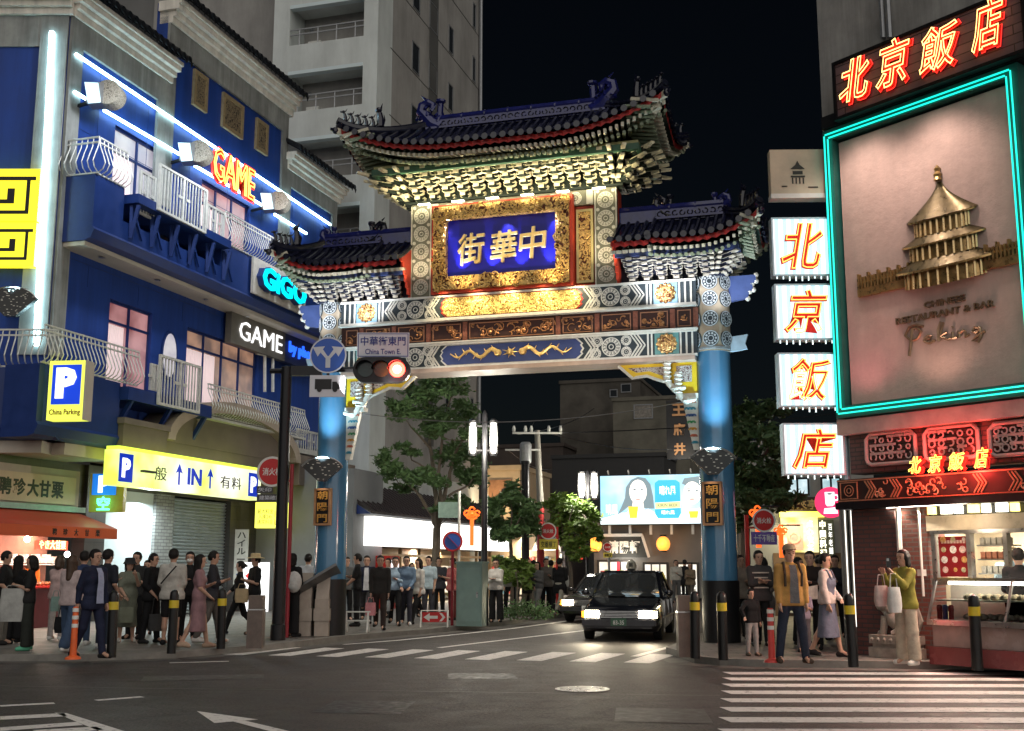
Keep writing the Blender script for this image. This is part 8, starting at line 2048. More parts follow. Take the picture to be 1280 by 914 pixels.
 if taxi:
  b = Ht; rl_ = MB().box(f, -.09, .09, b, b + .04, -2.5, -2.35).build('roof_lamp_base', black, t); MB().lathe((0, 2.42, b + .04), [(.12, 0), (.13, .05), (.11, .16), (.0, .22)], 16).build('roof_lamp', M('roof_lamp', (.5, .48, .4), .3), t, smooth=True); MB().text(f, '個', 0, b + .14, .1, -2.28, .01, .01).build('roof_lamp_mark', ink, t)
 for sx in (-1, 1):
  if both or sx < 0: lamp('SPOT', (sx * hw * .68, -.06, nose - .14), 75 if taxi else 25, (1, .85, .6), .06, aim=(sx * hw * .75, -7, .1), angle=75, blend=.8, root=t)
 t.location = loc; t.rotation_euler = (0, 0, yaw); return t
car('black taxi sedan with a roof lamp and both headlights blazing', S(1.9, 1.5, 0), -TH + R(4), 1.74, 4.6, 1.5, .93, car_blk, '83-35', True, 'taxi')
car('low black car waiting half hidden behind the taxi, one lamp lit', S(-.55, 9.2, 0), -TH - R(4), 1.8, 4.4, 1.36, .84, M('car_charcoal', (.02, .018, .018), .2, 0, .1, 2, coat=1), '57-12', False, 'sedan', False)
# ================================================================ PEOPLE
class Field:
 "a distance field on a grid, turned into one continuous skin"
 def __init__(s, lo, hi, h):
  s.h = h; s.lo = np.array(lo, float); n = np.ceil((np.array(hi) - s.lo) / h).astype(int) + 1
  s.ax = [s.lo[i] + h * np.arange(n[i]) for i in range(3)]; s.F = np.full(tuple(n), .3)
 def cap(s, a, b, r0, r1=None, k=.02, sy=1.0, sx=1.0):
  r1 = r0 if r1 is None else r1; a, b = np.array(a, float), np.array(b, float); m = max(r0, r1) + k + s.h * 2
  sl = []
  for i in range(3):
   e = m * (max(1, sy) if i == 1 else max(1, sx) if i == 0 else 1)
   i0, i1 = np.searchsorted(s.ax[i], [min(a[i], b[i]) - e, max(a[i], b[i]) + e]); sl.append(slice(max(0, i0 - 1), i1 + 1))
  X, Y, Z = np.meshgrid(s.ax[0][sl[0]], s.ax[1][sl[1]], s.ax[2][sl[2]], indexing='ij', sparse=True)
  if X.size * Y.size * Z.size == 0: return s
  q = lambda v: np.array([v[0] / sx, v[1] / sy, v[2]])
  A, B = q(a), q(b); d = B - A; L = d @ d + 1e-12
  x, y, z = X / sx - A[0], Y / sy - A[1], Z - A[2]
  t = np.clip((x * d[0] + y * d[1] + z * d[2]) / L, 0, 1)
  v = np.sqrt((x - t * d[0]) ** 2 + (y - t * d[1]) ** 2 + (z - t * d[2]) ** 2) - (r0 + (r1 - r0) * t)
  o = s.F[tuple(sl)]; hh = np.clip(.5 + .5 * (o - v) / k, 0, 1); s.F[tuple(sl)] = o + (v - o) * hh - k * hh * (1 - hh)
  return s
 def below(s, z): s.F = np.maximum(s.F, (z - s.ax[2])[None, None, :]); return s
 def mesh(s):
  F = s.F; h = s.h; n = F.shape; neg = F < 0
  c = tuple(k - 1 for k in n); cnt = np.zeros(c); acc = np.zeros(c + (3,))
  off = [(i, j, k) for i in (0, 1) for j in (0, 1) for k in (0, 1)]
  sub = lambda A, o: A[o[0]:o[0] + c[0], o[1]:o[1] + c[1], o[2]:o[2] + c[2]]
  for a in off:
   for ax in range(3):
    if a[ax]: continue
    b = list(a); b[ax] = 1; va, vb = sub(F, a), sub(F, b); m = (va < 0) != (vb < 0)
    t = np.where(m, va / np.where(m, va - vb, 1), 0); cnt += m
    for i in range(3): acc[..., i] += np.where(m, a[i] + (t if i == ax else 0), 0)
  act = cnt > 0; idx = np.full(c, -1); idx[act] = np.arange(act.sum())
  P = (np.argwhere(act) + acc[act] / cnt[act][:, None]) * h + s.lo
  fs = []
  for ax in range(3):
   u, v = [(1, 2), (2, 0), (0, 1)][ax]
   lo_ = [slice(1, -1)] * 3; lo_[ax] = slice(0, -1); hi_ = [slice(1, -1)] * 3; hi_[ax] = slice(1, None)
   A, B = neg[tuple(lo_)], neg[tuple(hi_)]; w = np.argwhere(A != B)
   if not len(w): continue
   st = A[A != B]; base = w.copy(); base[:, u] += 1; base[:, v] += 1
   def at(du, dv): z = base.copy(); z[:, u] += du; z[:, v] += dv; return idx[z[:, 0], z[:, 1], z[:, 2]]
   q = np.stack([at(-1, -1), at(0, -1), at(0, 0), at(-1, 0)], 1); q[~st] = q[~st][:, ::-1]; fs.append(q)
  f = np.concatenate(fs); return P, f[(f >= 0).all(1)]
 def build(s, name, mat, parent=None):
  P, f = s.mesh(); me = bpy.data.meshes.new(name)
  me.from_pydata(P.tolist(), [], f.tolist()); me.materials.append(mat); me.polygons.foreach_set('use_smooth', [True] * len(me.polygons)); me.update()
  o = bpy.data.objects.new(name, me); COL.objects.link(o)
  if parent: o.parent = parent
  return o
def cloth(c, sc=7): return M('cloth_%02x%02x%02x' % tuple(int(min(1, x) * 255) for x in c), c, .85, 0, .22, sc, .9, .15)
SKIN = M('skin', (.46, .27, .19), .55, 0, .08, 12); SKIN2 = M('skin_pale', (.54, .34, .26), .55, 0, .08, 12)
HAIR = M('hair_black', (.012, .01, .009), .62, 0, .3, 20, .4, .2); HAIRB = M('hair_brown', (.05, .028, .016), .45, 0, .3, 20, .4); EYE_M = M('eye_dark', (.015, .012, .01), .25, 0, 0); LIP = M('lip', (.32, .11, .09), .5, 0, 0)
ARM = dict(stand=(.06, .1, .22, .05), back=(-.3, .12, .2, 0), fwd=(.35, .1, .5, .1), hold=(.12, .1, 1.75, .85), phone=(.75, .1, 1.75, .35), cross=(.3, .0, 1.55, 1.15), carry=(-.05, .14, .8, .35), low=(.15, .05, .7, .6), out=(.35, .75, .35, -.1))
LEG = dict(stand=((.02, .03, .06), (-.02, .03, .06)), walk=((.42, .12, .02), (-.3, .45, .02)), step=((.22, .06, .04), (-.2, .25, .04)), wide=((.08, .05, .14), (-.05, .04, .16)))
def person(lab, x, y, H, yaw, top, bot, arms=('stand', 'stand'), legs='stand', tc=(.02, .02, .02), bc=(.02, .02, .025), sc=(.02, .02, .02), hair='short', hm=HAIR, fem=False, fat=1.0, inner=None, skin=SKIN, vox=.0135, z=KERB, tilt=0, mask=False, hat=None, glasses=False, apron=None, loc=None, sleeve=None):
 k = H / 1.7; sw = (.155 if fem else .178) * (1 + (fat - 1) * .5); hw = .085 * (1.05 if fem else 1)
 # joints
 rot = lambda p: (0, -math.sin(p), -math.cos(p))
 J = {}; low = 9
 for s, (p, kn, sp) in zip((1, -1), LEG[legs]):
  hip = np.array((s * hw, 0, .9)); d = np.array((s * math.sin(sp), -math.sin(p), -math.cos(p))); knee = hip + d * .42
  d2 = np.array((s * math.sin(sp) * .6, -math.sin(p - kn), -math.cos(p - kn))); ank = knee + d2 * .41; J[s] = (hip, knee, ank, kn, p); low = min(low, ank[2])
 dz = .085 - low;
 for s in J: J[s] = tuple(q + np.array((0, 0, dz)) if isinstance(q, np.ndarray) else q for q in J[s])
 body = Field((-.62 * k, -.62 * k, -.02), (.62 * k, .5 * k, H + .06), vox)
 def B(F, a, b, r0, r1=None, kk=.02, sy=1.0, sx=1.0): F.cap(np.array(a) * k, np.array(b) * k, r0 * k, None if r1 is None else r1 * k, kk * k, sy, sx)
 up_ = lambda zz: zz + dz
 hx, hy = math.sin(tilt) * .03, 0
 # head and neck
 B(body, (hx, .005, up_(1.60)), (hx, -.005, up_(1.63)), .084, .082, .03, 1.1); B(body, (hx, -.02, up_(1.53)), (hx, -.035, up_(1.515)), .06, .045, .04); B(body, (hx, -.088, up_(1.585)), (hx, -.112, up_(1.558)), .008, .013, .014)
 for s in (-1, 1): B(body, (hx + s * .083, .01, up_(1.59)), (hx + s * .083, .01, up_(1.56)), .012, .01, .01); B(body, (hx + s * .03, -.082, up_(1.612)), (hx + s * .045, -.076, up_(1.612)), .012, .01, .012)
 B(body, (0, .018, up_(1.38)), (hx, .005, up_(1.52)), .058, .05, .03)
 B(body, (-sw * .72, 0, up_(1.36)), (sw * .72, 0, up_(1.36)), .062, None, .05, .85); B(body, (-.06, 0, up_(1.25)), (.06, 0, up_(1.25)), .105 * fat, None, .06, .85); B(body, (-.05, 0, up_(1.05)), (.05, 0, up_(1.05)), .09 * fat, None, .08, .85); B(body, (-.06, .005, up_(.92)), (.06, .005, up_(.92)), .105 * fat, None, .06, .88)
 A = {}
 for s, nm in zip((1, -1), arms):
  p, ab, bd, inw = ARM[nm]; sh = np.array((s * sw, 0, up_(1.375)))
  d = np.array((s * math.sin(ab) * math.cos(p), -math.sin(p), -math.cos(p) * math.cos(ab))); el = sh + d * .28
  q = p + bd; d2 = np.array((-s * math.sin(inw) * math.sin(min(1.5, bd)), -math.sin(q) * math.cos(inw * .6), -math.cos(q))); d2 /= np.linalg.norm(d2); wr = el + d2 * .245; A[s] = (sh, el, wr, d2)
  B(body, sh, el, .05, .041, .02); B(body, el, wr, .04, .028, .02)
  pr = np.cross(d2, (0, 0, 1)) if abs(d2[2]) < .8 else np.array((0, 1, 0)); pr = pr / np.linalg.norm(pr); nrm = np.cross(d2, pr); pk = wr + d2 * .075
  B(body, wr + d2 * .02 + pr * .016, pk + pr * .02, .019, None, .014); B(body, wr + d2 * .02 - pr * .016, pk - pr * .02, .019, None, .014)
  cu = nrm * (-.35 * s)
  for i, ln in enumerate((.062, .072, .068, .054)):
   b0 = pk + pr * (.03 - .02 * i); f1 = b0 + (d2 + cu * .5) * ln * .55; B(body, b0, f1, .0088, None, .005); B(body, f1, f1 + (d2 * .7 + cu * 1.4) * ln * .5, .008, None, .005)
  B(body, wr + d2 * .03 + pr * .024, wr + d2 * .065 + pr * .055, .011, None, .008); B(body, wr + d2 * .065 + pr * .055, wr + d2 * .1 + pr * .058, .009, None, .005)
 for s in (1, -1):
  hip, kn_, an = J[s][:3]; B(body, hip, kn_, .082 * fat, .054, .03); B(body, kn_ + np.array((0, .012, -.05)), kn_ + (an - kn_) * .45 + np.array((0, .015, 0)), .05, .05, .03); B(body, kn_, an, .052, .036, .02); B(body, an, an + np.array((0, -.12, -.045)), .035, .03, .02)
 body.below(.0); t = body.build('person', skin)
 # garments
 def G_(name, mat, fn, cut=None):
  F = Field((-.6 * k, -.6 * k, -.02), (.6 * k, .5 * k, (1.56 + dz) * k), vox); fn(F)
  if cut is not None: F.below((cut + (dz if cut > .2 else 0)) * k)
  return F.build(name, mat, t)
 e = .014
 def torso(F, hem, loose, slv, gap=.0):
  B(F, (-sw * .78, .005, up_(1.362)), (sw * .78, .005, up_(1.362)), .066 + e, None, .05, .85); B(F, (-.068, 0, up_(1.24)), (.068, 0, up_(1.24)), (.112 + e) * fat, None, .06, .9); B(F, (0, .015, up_(1.41)), (0, .012, up_(1.43)), .066, None, .03)
  if fem: B(F, (-.065, -.062, up_(1.24)), (.065, -.062, up_(1.24)), .06, None, .04)
  B(F, (-.06, 0, up_(1.05)), (.06, 0, up_(1.05)), (.098 + e + loose * .6) * fat, None, .08, .88); B(F, (-.07, 0, up_(max(hem, .84))), (.07, 0, up_(max(hem, .84))), (.112 + e + loose) * fat, None, .07, .88)
  if hem < .8: B(F, (-.07, .0, up_(.85)), (-.075, 0, up_(hem - .05)), .12 + loose, .125 + loose, .06, .8); B(F, (.07, .0, up_(.85)), (.075, 0, up_(hem - .05)), .12 + loose, .125 + loose, .06, .8)
  for s in (1, -1):
   sh, el, wr, _ = A[s]
   if slv == 'short': B(F, sh, sh + (el - sh) * .8, .062 + loose * .3, .06 + loose * .4, .025)
   elif slv: B(F, sh, el, .064 + loose * .2, .055 + loose * .2, .025); B(F, el, el + (wr - el) * (.9 if slv == 'long' else .45), .053 + loose * .2, .042 + loose * .15, .02)
 def legs_(F, to, r0, r1, r2, kk=.03):
  B(F, (-.06, .005, up_(.94)), (.06, .005, up_(.94)), .115 * fat, None, .05, .9); B(F, (-.05, .01, up_(.86)), (.05, .01, up_(.86)), .11 * fat, None, .05, .95)
  for s in (1, -1):
   hip, kn_, an = J[s][:3]; B(F, hip, kn_ if to > .6 else hip + (kn_ - hip) * .85, r0 * fat, r1, kk)
   if to > .6: B(F, kn_, kn_ + (an - kn_) * to + np.array((0, .005, 0)), r1, r2, .03)
 if bot == 'trousers': G_('trousers', cloth(bc), lambda F: legs_(F, .96, .094, .07, .058))
 elif bot == 'wide': G_('trousers', cloth(bc), lambda F: legs_(F, .93, .1, .092, .1, .02), .07)
 elif bot == 'shorts': G_('shorts', cloth(bc), lambda F: legs_(F, .5, .1, .088, .088))
 elif bot in ('skirt', 'pinafore'):
  def sk(F):
   B(F, (-.03, 0, up_(1.0)), (-.06, .0, up_(.3)), .12, .2, .06, .85); B(F, (.03, 0, up_(1.0)), (.06, .0, up_(.3)), .12, .2, .06, .85)
   if bot == 'pinafore': B(F, (-.07, -.02, up_(1.22)), (.07, -.02, up_(1.22)), .125, None, .06, .95); B(F, (-.06, 0, up_(1.05)), (.06, 0, up_(1.05)), .12, None, .06, .9)
  G_('skirt', cloth(bc), sk, .32)
  if bot == 'pinafore':
   mb = MB(); [mb.tube([V((s * .09 * k, -.13 * k, up_(1.27) * k)), V((s * .1 * k, -.06 * k, up_(1.43) * k)), V((s * .08 * k, .06 * k, up_(1.42) * k)), V((s * .06 * k, .12 * k, up_(1.25) * k))], .016 * k, 6) for s in (-1, 1)]; mb.build('strap', cloth(bc), t)
 slv = sleeve or {'tee': 'short', 'long': 'long', 'shirt': 'long', 'jacket': 'long', 'coat': 'long', 'blouse': 'long', 'dress': 'short', 'suit': 'long', 'half': 'half', 'uniform': 'long'}[top]
 hem = {'tee': .9, 'half': .86, 'long': .9, 'shirt': .96, 'jacket': .88, 'coat': .72, 'blouse': .93, 'suit': .82, 'uniform': .86}.get(top, .9)
 loose = {'tee': .012, 'half': .035, 'long': .008, 'shirt': .006, 'jacket': .026, 'coat': .02, 'blouse': .02, 'suit': .012, 'uniform': .01}.get(top, .01)
 nm_ = {'tee': 't_shirt', 'half': 't_shirt', 'long': 'sweater', 'dress': 'dress'}.get(top, top)
 if top == 'dress':
  def dr(F):
   torso(F, .95, .0, slv); B(F, (-.03, 0, up_(.98)), (-.06, 0, up_(.72)), .115, .13, .06, .9); B(F, (.03, 0, up_(.98)), (.06, 0, up_(.72)), .115, .13, .06, .9); B(F, (-.05, .0, up_(.75)), (-.055, .02, up_(.28)), .125, .165, .06, .95); B(F, (.05, .0, up_(.75)), (.055, .02, up_(.28)), .125, .165, .06, .95)
  G_('dress', cloth(tc), dr, .3)
 else:
  G_(nm_, cloth(tc), lambda F: torso(F, hem, loose, slv), hem - .06)
 if inner:
  mb = MB(); zz = [(1.42, .05, .085), (1.34, .055, .115), (1.2, .06, .135), (1.05, .068, .128), (.86, .075, .135)]
  vs_ = [V((s * w * k, -(d + .012 + loose) * k * (1 if j else .8), up_(z_) * k)) for j, (z_, w, d) in enumerate(zz) for s in (-1, 1)]
  mb.add(vs_ + [p + V((0, .03, 0)) for p in vs_], [(2 * j, 2 * j + 1, 2 * j + 3, 2 * j + 2) for j in range(4)]); mb.build('inner_shirt', cloth(inner), t, smooth=True)
 # shoes
 F = Field((-.5 * k, -.6 * k, -.01), (.5 * k, .5 * k, .6 * k), vox)
 for s in (1, -1):
  an = J[s][2]; lift = an[2] - .085; tp = min(1.1, max(0, lift * 6)); fw = np.array((s * .03, -.14 * math.cos(tp), -.05 - .14 * math.sin(tp) * .6))
  B(F, an + np.array((0, .045, -.048)), an + fw, .044, .038, .02); B(F, an + np.array((0, .01, -.02)), an + fw * .5, .042, .036, .02)
 F.below(.0); F.build('shoes', cloth(sc), t)
 # hair
 F = Field((-.3 * k, -.3 * k, 1.0 * k), (.3 * k, .36 * k, (1.8 + dz) * k), vox * .85)
 B(F, (hx, .012, up_(1.615)), (hx, .008, up_(1.64)), .094, .09, .03, 1.08)
 if hair in ('short', 'cap'): B(F, (hx, .05, up_(1.6)), (hx, .06, up_(1.55)), .06, .045, .03)
 if hair in ('bob', 'long'): B(F, (hx, .04, up_(1.6)), (hx, .06, up_(1.5 if hair == 'bob' else 1.3)), .085, .08 if hair == 'bob' else .07, .03); [B(F, (hx + s * .075, .0, up_(1.6)), (hx + s * .08, .01, up_(1.49 if hair == 'bob' else 1.36)), .03, .025, .03) for s in (-1, 1)]
 if hair in ('pony', 'bun'): B(F, (hx, .05, up_(1.6)), (hx, .06, up_(1.54)), .06, .05, .03); B(F, (hx, .11, up_(1.62)), (hx, .15, up_(1.6 if hair == 'bun' else 1.4)), .035, .028, .03)
 X, Y, Z = np.meshgrid(*F.ax, indexing='ij', sparse=True); zl = up_(1.655) * k
 F.F = np.maximum(F.F, np.minimum(-(Y + .045 * k), zl - Z) + 0 * X)
 if hair in ('short', 'cap', 'pony', 'bun'): F.F = np.maximum(F.F, (up_(1.535) * k - Z) + 0 * X + 0 * Y)
 F.build('hair', hm, t)
 hz = up_(1.66) * k
 if hat == 'cap': MB().lathe((hx * k, 0, hz - .02), [(.1 * k, 0), (.104 * k, .03), (.085 * k, .075), (.04 * k, .1), (0, .104)], 18).ball((hx * k, -.11 * k, hz - .012), (.078 * k, .075 * k, .01), 12).build('cap', cloth((.3, .24, .15)), t, smooth=True)
 elif hat == 'straw': MB().lathe((hx * k, 0, hz - .01), [(.2 * k, -.01), (.2 * k, 0), (.11 * k, .02), (.105 * k, .09), (.08 * k, .105), (0, .108)], 20).build('straw_hat', M('straw', (.5, .4, .22), .7, 0, .2, 20), t, smooth=True)
 elif hat == 'bucket': MB().lathe((hx * k, 0, hz - .05), [(.15 * k, 0), (.11 * k, .05), (.1 * k, .12), (0, .13)], 20).build('bucket_hat', cloth((.03, .03, .03)), t, smooth=True)
 
 ya = (yaw + 180) % 360 - 180
 if abs(ya) < 125:
  mb = MB();
  for s in (-1, 1): mb.ball((hx * k + s * .032 * k, -.086 * k, up_(1.592) * k), (.014 * k, .008 * k, .007 * k), 8); mb.tube([V((hx * k + s * .016 * k, -.094 * k, up_(1.617) * k)), V((hx * k + s * .05 * k, -.083 * k, up_(1.618) * k))], .0045 * k, 5)
  mb.build('eyes', EYE_M, t, smooth=True)
  if mask: MB().ball((hx * k, -.07 * k, up_(1.545) * k), (.062 * k, .05 * k, .042 * k), 12).build('face_mask', white_paint, t, smooth=True)
  else: MB().ball((hx * k, -.083 * k, up_(1.527) * k), (.022 * k, .01 * k, .006 * k), 8).build('mouth', LIP, t, smooth=True)
 if glasses: mb = MB(); [mb.tube([V((hx * k + s * .033 * k + .024 * k * math.cos(q), -.098 * k, up_(1.592) * k + .017 * k * math.sin(q))) for q in np.linspace(0, 6.28, 10)], .003, 4) for s in (-1, 1)]; mb.build('glasses', black, t)
 tag(t, lab, 'person', 'people on the pavements')
 t.location = loc or on_z(x, y, z); t.rotation_euler = (0, 0, R(yaw)); t['_h'] = 0
 del t['_h']
 return t, A, k
def at_hand(pr, side, dz=0.0):
 t, A, k = pr; w = A[side][2] + A[side][3] * .1; c, s = math.cos(t.rotation_euler.z), math.sin(t.rotation_euler.z)
 return t.location + V(((w[0] * c - w[1] * s) * k, (w[0] * s + w[1] * c) * k, w[2] * k + dz))
def bag(p, lab, c, w=.3, h=.34, d=.1, yaw=0, hl=.16, name='shopping_bag', rough=.6):
 f = Fr(p - Z3 * (h + hl), (math.cos(yaw), math.sin(yaw), 0), (math.sin(yaw), -math.cos(yaw), 0))
 t = thing(name, lab, 'bag', f.o); vs = []; lv_ = [(0, .88, .9), (.25, 1, 1.1), (.6, .98, 1.0), (1, .9, .55)]
 for z_, a, b in lv_:
  for i in range(12):
   an = 2 * math.pi * i / 12; ca, sa = math.cos(an), math.sin(an); vs.append(f.P(w / 2 * a * math.copysign(abs(ca) ** .45, ca), h * z_, d / 2 * b * math.copysign(abs(sa) ** .6, sa)))
 MB().add(vs, [(j * 12 + i, j * 12 + (i + 1) % 12, (j + 1) * 12 + (i + 1) % 12, (j + 1) * 12 + i) for j in range(3) for i in range(12)] + [tuple(range(11, -1, -1)), tuple(range(36, 48))]).build('body', cloth(c, 5), t, smooth=True, ang=60)
 MB().tube([f.P(-w * .3, h, 0), f.P(-w * .2, h + hl, 0), f.P(w * .2, h + hl, 0), f.P(w * .3, h, 0)], .008, 5).build('handle', cloth(c, 5), t); return t
K = (.014, .014, .015); NV = (.018, .022, .045); DN = (.05, .08, .14)
# --- left pavement
person('man in a black tee cut by the left edge of the picture', 1, 806, 1.74, 100, 'tee', 'trousers', tc=K, bc=(.16, .15, .13), arms=('stand', 'carry'))
a = person('person dressed all in black with long hair at the stall behind the grey sign bag', 17, 803, 1.66, 160, 'long', 'wide', tc=K, bc=K, hair='long', fem=True)
a = person('woman in black tee and trousers with green sneakers eating skewers over a grey bag', 32, 813, 1.64, -70, 'tee', 'wide', ('hold', 'hold'), tc=(.02, .02, .022), bc=(.025, .028, .024), sc=(.1, .35, .22), hair='bob', fem=True)
bag(at_hand(a, -1, -.02), 'large flat pale grey bag carried by the woman with green sneakers', (.36, .36, .34), .46, .58, .08, .0, .05, 'tote_bag')
person('stall worker in an orange uniform and cap with a white mask behind the counter', 0, 0, 1.66, 30, 'uniform', 'trousers', ('hold', 'hold'), tc=(.55, .13, .02), bc=(.1, .02, .02), mask=True, hat='cap', loc=LG.P(LG.a(56, 735, .6), KERB, .12))
person('person in a pale pink hooded top leaning to the lit chestnut stall', 69, 800, 1.66, 170, 'jacket', 'trousers', ('fwd', 'fwd'), tc=(.5, .36, .34), bc=(.42, .38, .36), sc=(.6, .6, .58), hm=HAIRB, hair='bob', fem=True)
a = person('woman in a dusty pink blouse and jeans seen from behind beside the orange delineator', 84, 815, 1.66, 165, 'jacket', 'wide', ('stand', 'stand'), 'step', tc=(.45, .36, .35), bc=DN, sc=(.65, .63, .6), hair='long', fem=True, hm=HAIRB)
bag(at_hand(a, 1, .1), 'black shoulder bag at the hip of the woman in the pink blouse', K, .34, .28, .12, .3, .25, 'shoulder_bag')
bag(at_hand(a, 1, .3) + V((-.22, .1, 0)), 'small pale green pouch beside the black shoulder bag', (.2, .3, .27), .16, .26, .05, .4, .1, 'pouch')
person('man in a navy jacket partly behind the suited man at the stall', 99, 806, 1.74, 190, 'jacket', 'trousers', tc=(.03, .045, .1), bc=DN, sc=(.6, .58, .55))
person('man in a dark navy suit and pale blue shirt striding right past the delineator', 112, 823, 1.74, 62, 'suit', 'trousers', ('stand', 'back'), 'step', tc=NV, bc=NV, inner=(.32, .36, .5))
person('man in a black tee and jeans with white sneakers facing the garage', 129, 810, 1.76, 150, 'tee', 'trousers', ('hold', 'carry'), tc=(.02, .022, .03), bc=(.03, .04, .06), sc=(.62, .6, .57))
a = person('woman in a dark cap and long sage green dress looking at her phone', 157, 803, 1.6, 25, 'dress', None, ('phone', 'low'), tc=(.16, .17, .13), sc=(.5, .48, .44), hat='bucket', hair='bob', fem=True)
bag(at_hand(a, -1, .05), 'sage green shoulder bag on the woman with the cap and phone', (.17, .18, .13), .32, .3, .12, .2, .2, 'shoulder_bag')
person('man with tousled hair standing behind the woman in the sage green dress', 166, 799, 1.74, -10, 'tee', 'trousers', ('hold', 'hold'), tc=(.03, .03, .028), bc=K)
a = person('broad man in loose black top and trousers turned to the right', 187, 804, 1.7, 75, 'half', 'trousers', ('hold', 'carry'), 'wide', tc=K, bc=K, fat=1.12, skin=SKIN)
bag(at_hand(a, -1, .0), 'dark grey shoulder bag behind the broad man in black', (.05, .05, .05), .3, .32, .14, .3, .3, 'shoulder_bag')
person('short person in black half hidden behind the broad man in black', 180, 793, 1.58, 10, 'tee', 'trousers', tc=K, bc=K)
a = person('man in an oversize pale beige tee and black shorts seen from behind', 212, 806, 1.78, 175, 'half', 'shorts', ('carry', 'low'), tc=(.42, .4, .36), bc=K, sc=K, fat=1.06)
mb = MB(); kk = a[2]; mb.tube([V((-.12, .17, 1.42)) * kk, V((.02, .2, 1.25)) * kk, V((.16, .16, 1.1)) * kk], .014, 5); s_ = mb.build('bag_strap', cloth(K), None); s_.parent = a[0]
person('man in a black tee and a white mask facing the street beside the beige tee', 233, 801, 1.74, 12, 'tee', 'trousers', ('stand', 'hold'), tc=K, bc=K, mask=True)
person('woman with long black hair in a fitted mauve dress looking right', 246, 810, 1.68, 95, 'dress', None, ('hold', 'low'), 'step', tc=(.26, .15, .16), sc=(.4, .28, .2), hair='long', fem=True)
person('bearded man in a dark shirt looking up to the right behind the mauve dress', 263, 804, 1.76, 100, 'half', 'trousers', ('cross', 'hold'), 'step', tc=(.03, .03, .035), bc=(.1, .09, .08), sc=(.5, .48, .45))
person('woman in a black blouse and cropped trousers walking left', 297, 792, 1.62, -80, 'half', 'trousers', ('back', 'fwd'), 'walk', tc=K, bc=K, hair='bun', fem=True, skin=SKIN2)
a = person('man in a straw hat and black tee reading by the standing sign', 316, 794, 1.7, -55, 'tee', 'trousers', ('hold', 'hold'), tc=K, bc=(.025, .025, .03), hat='straw', sc=(.1, .08, .06))
bag(at_hand(a, 1, -.1), 'beige cloth bag on the arm of the straw hatted man', (.45, .34, .2), .3, .3, .1, .4, .1, 'tote_bag')
a = person('person in black carrying a white backpack behind the traffic light pole', 363, 796, 1.72, 150, 'long', 'wide', ('hold', 'hold'), tc=K, bc=K, hair='bob')
p = a[0].location + V((.08, -.22, .95)); t = thing('backpack', 'white backpack on the person in black behind the red pole', 'bag', p)
mb = MB(); mb.ball(p + V((0, 0, .2)), (.17, .11, .23), 14); mb.build('body', cloth((.5, .5, .48)), t, smooth=True); MB().ball(p + V((0, -.09, .12)), (.11, .05, .1), 10).build('pocket', cloth((.45, .45, .43)), t, smooth=True)
person('man in a white shirt behind the stone information board', 383, 786, 1.74, 170, 'tee', 'trousers', ('hold', 'hold'), tc=(.55, .57, .58), bc=NV)
# --- beyond the left pillar
person('man in a black tee facing left just right of the left gate pillar', 445, 783, 1.76, -80, 'tee', 'trousers', ('fwd', 'hold'), tc=K, bc=K)
person('man in a dark navy jacket and pale shirt walking out beside the left gate pillar', 457, 779, 1.78, 5, 'jacket', 'trousers', ('stand', 'stand'), 'walk', tc=NV, bc=(.05, .05, .055), inner=(.5, .5, .52))
a = person('man in a charcoal sweater walking towards us with a pink carrier bag', 474, 787, 1.76, 4, 'long', 'trousers', ('stand', 'stand'), 'walk', tc=(.03, .028, .026), bc=(.035, .025, .022))
bag(at_hand(a, -1), 'pink plastic carrier bag in the hand of the man in the charcoal sweater', (.62, .26, .28), .26, .3, .16, .1, .12, 'carrier_bag')
a = person('man in a pale blue shirt and black trousers walking right of the red vending machine', 493, 782, 1.74, 5, 'shirt', 'trousers', ('hold', 'stand'), 'walk', tc=(.3, .4, .5), bc=K)
bag(at_hand(a, -1), 'small grey carrier bag beside the man in the pale blue shirt', (.3, .32, .33), .2, .26, .12, .1, .12, 'carrier_bag')
person('young man in a denim blue shirt with clasped hands walking towards us', 507, 782, 1.72, 0, 'shirt', 'trousers', ('low', 'low'), 'step', tc=(.12, .18, .26), bc=(.03, .03, .04), sc=(.5, .5, .5))
person('woman in a white shirt and black trousers striding left by the tree trunk', 522, 780, 1.7, -45, 'half', 'trousers', ('stand', 'hold'), 'walk', tc=(.55, .53, .5), bc=K, hair='bob', fem=True)
person('man in a pale blue top half behind the tree trunk', 535, 777, 1.72, -20, 'tee', 'trousers', tc=(.4, .5, .56), bc=(.05, .05, .06))
person('shop worker in a red shirt and red trousers behind the blue no parking sign', 565, 775, 1.68, -60, 'half', 'trousers', ('hold', 'hold'), tc=(.45, .13, .12), bc=(.12, .02, .02))
person('woman in sunglasses with a white blouse and wide black trousers by the lamp post', 620, 778, 1.64, -15, 'blouse', 'wide', ('cross', 'hold'), tc=(.55, .53, .5), bc=K, hair='bun', fem=True, glasses=True)
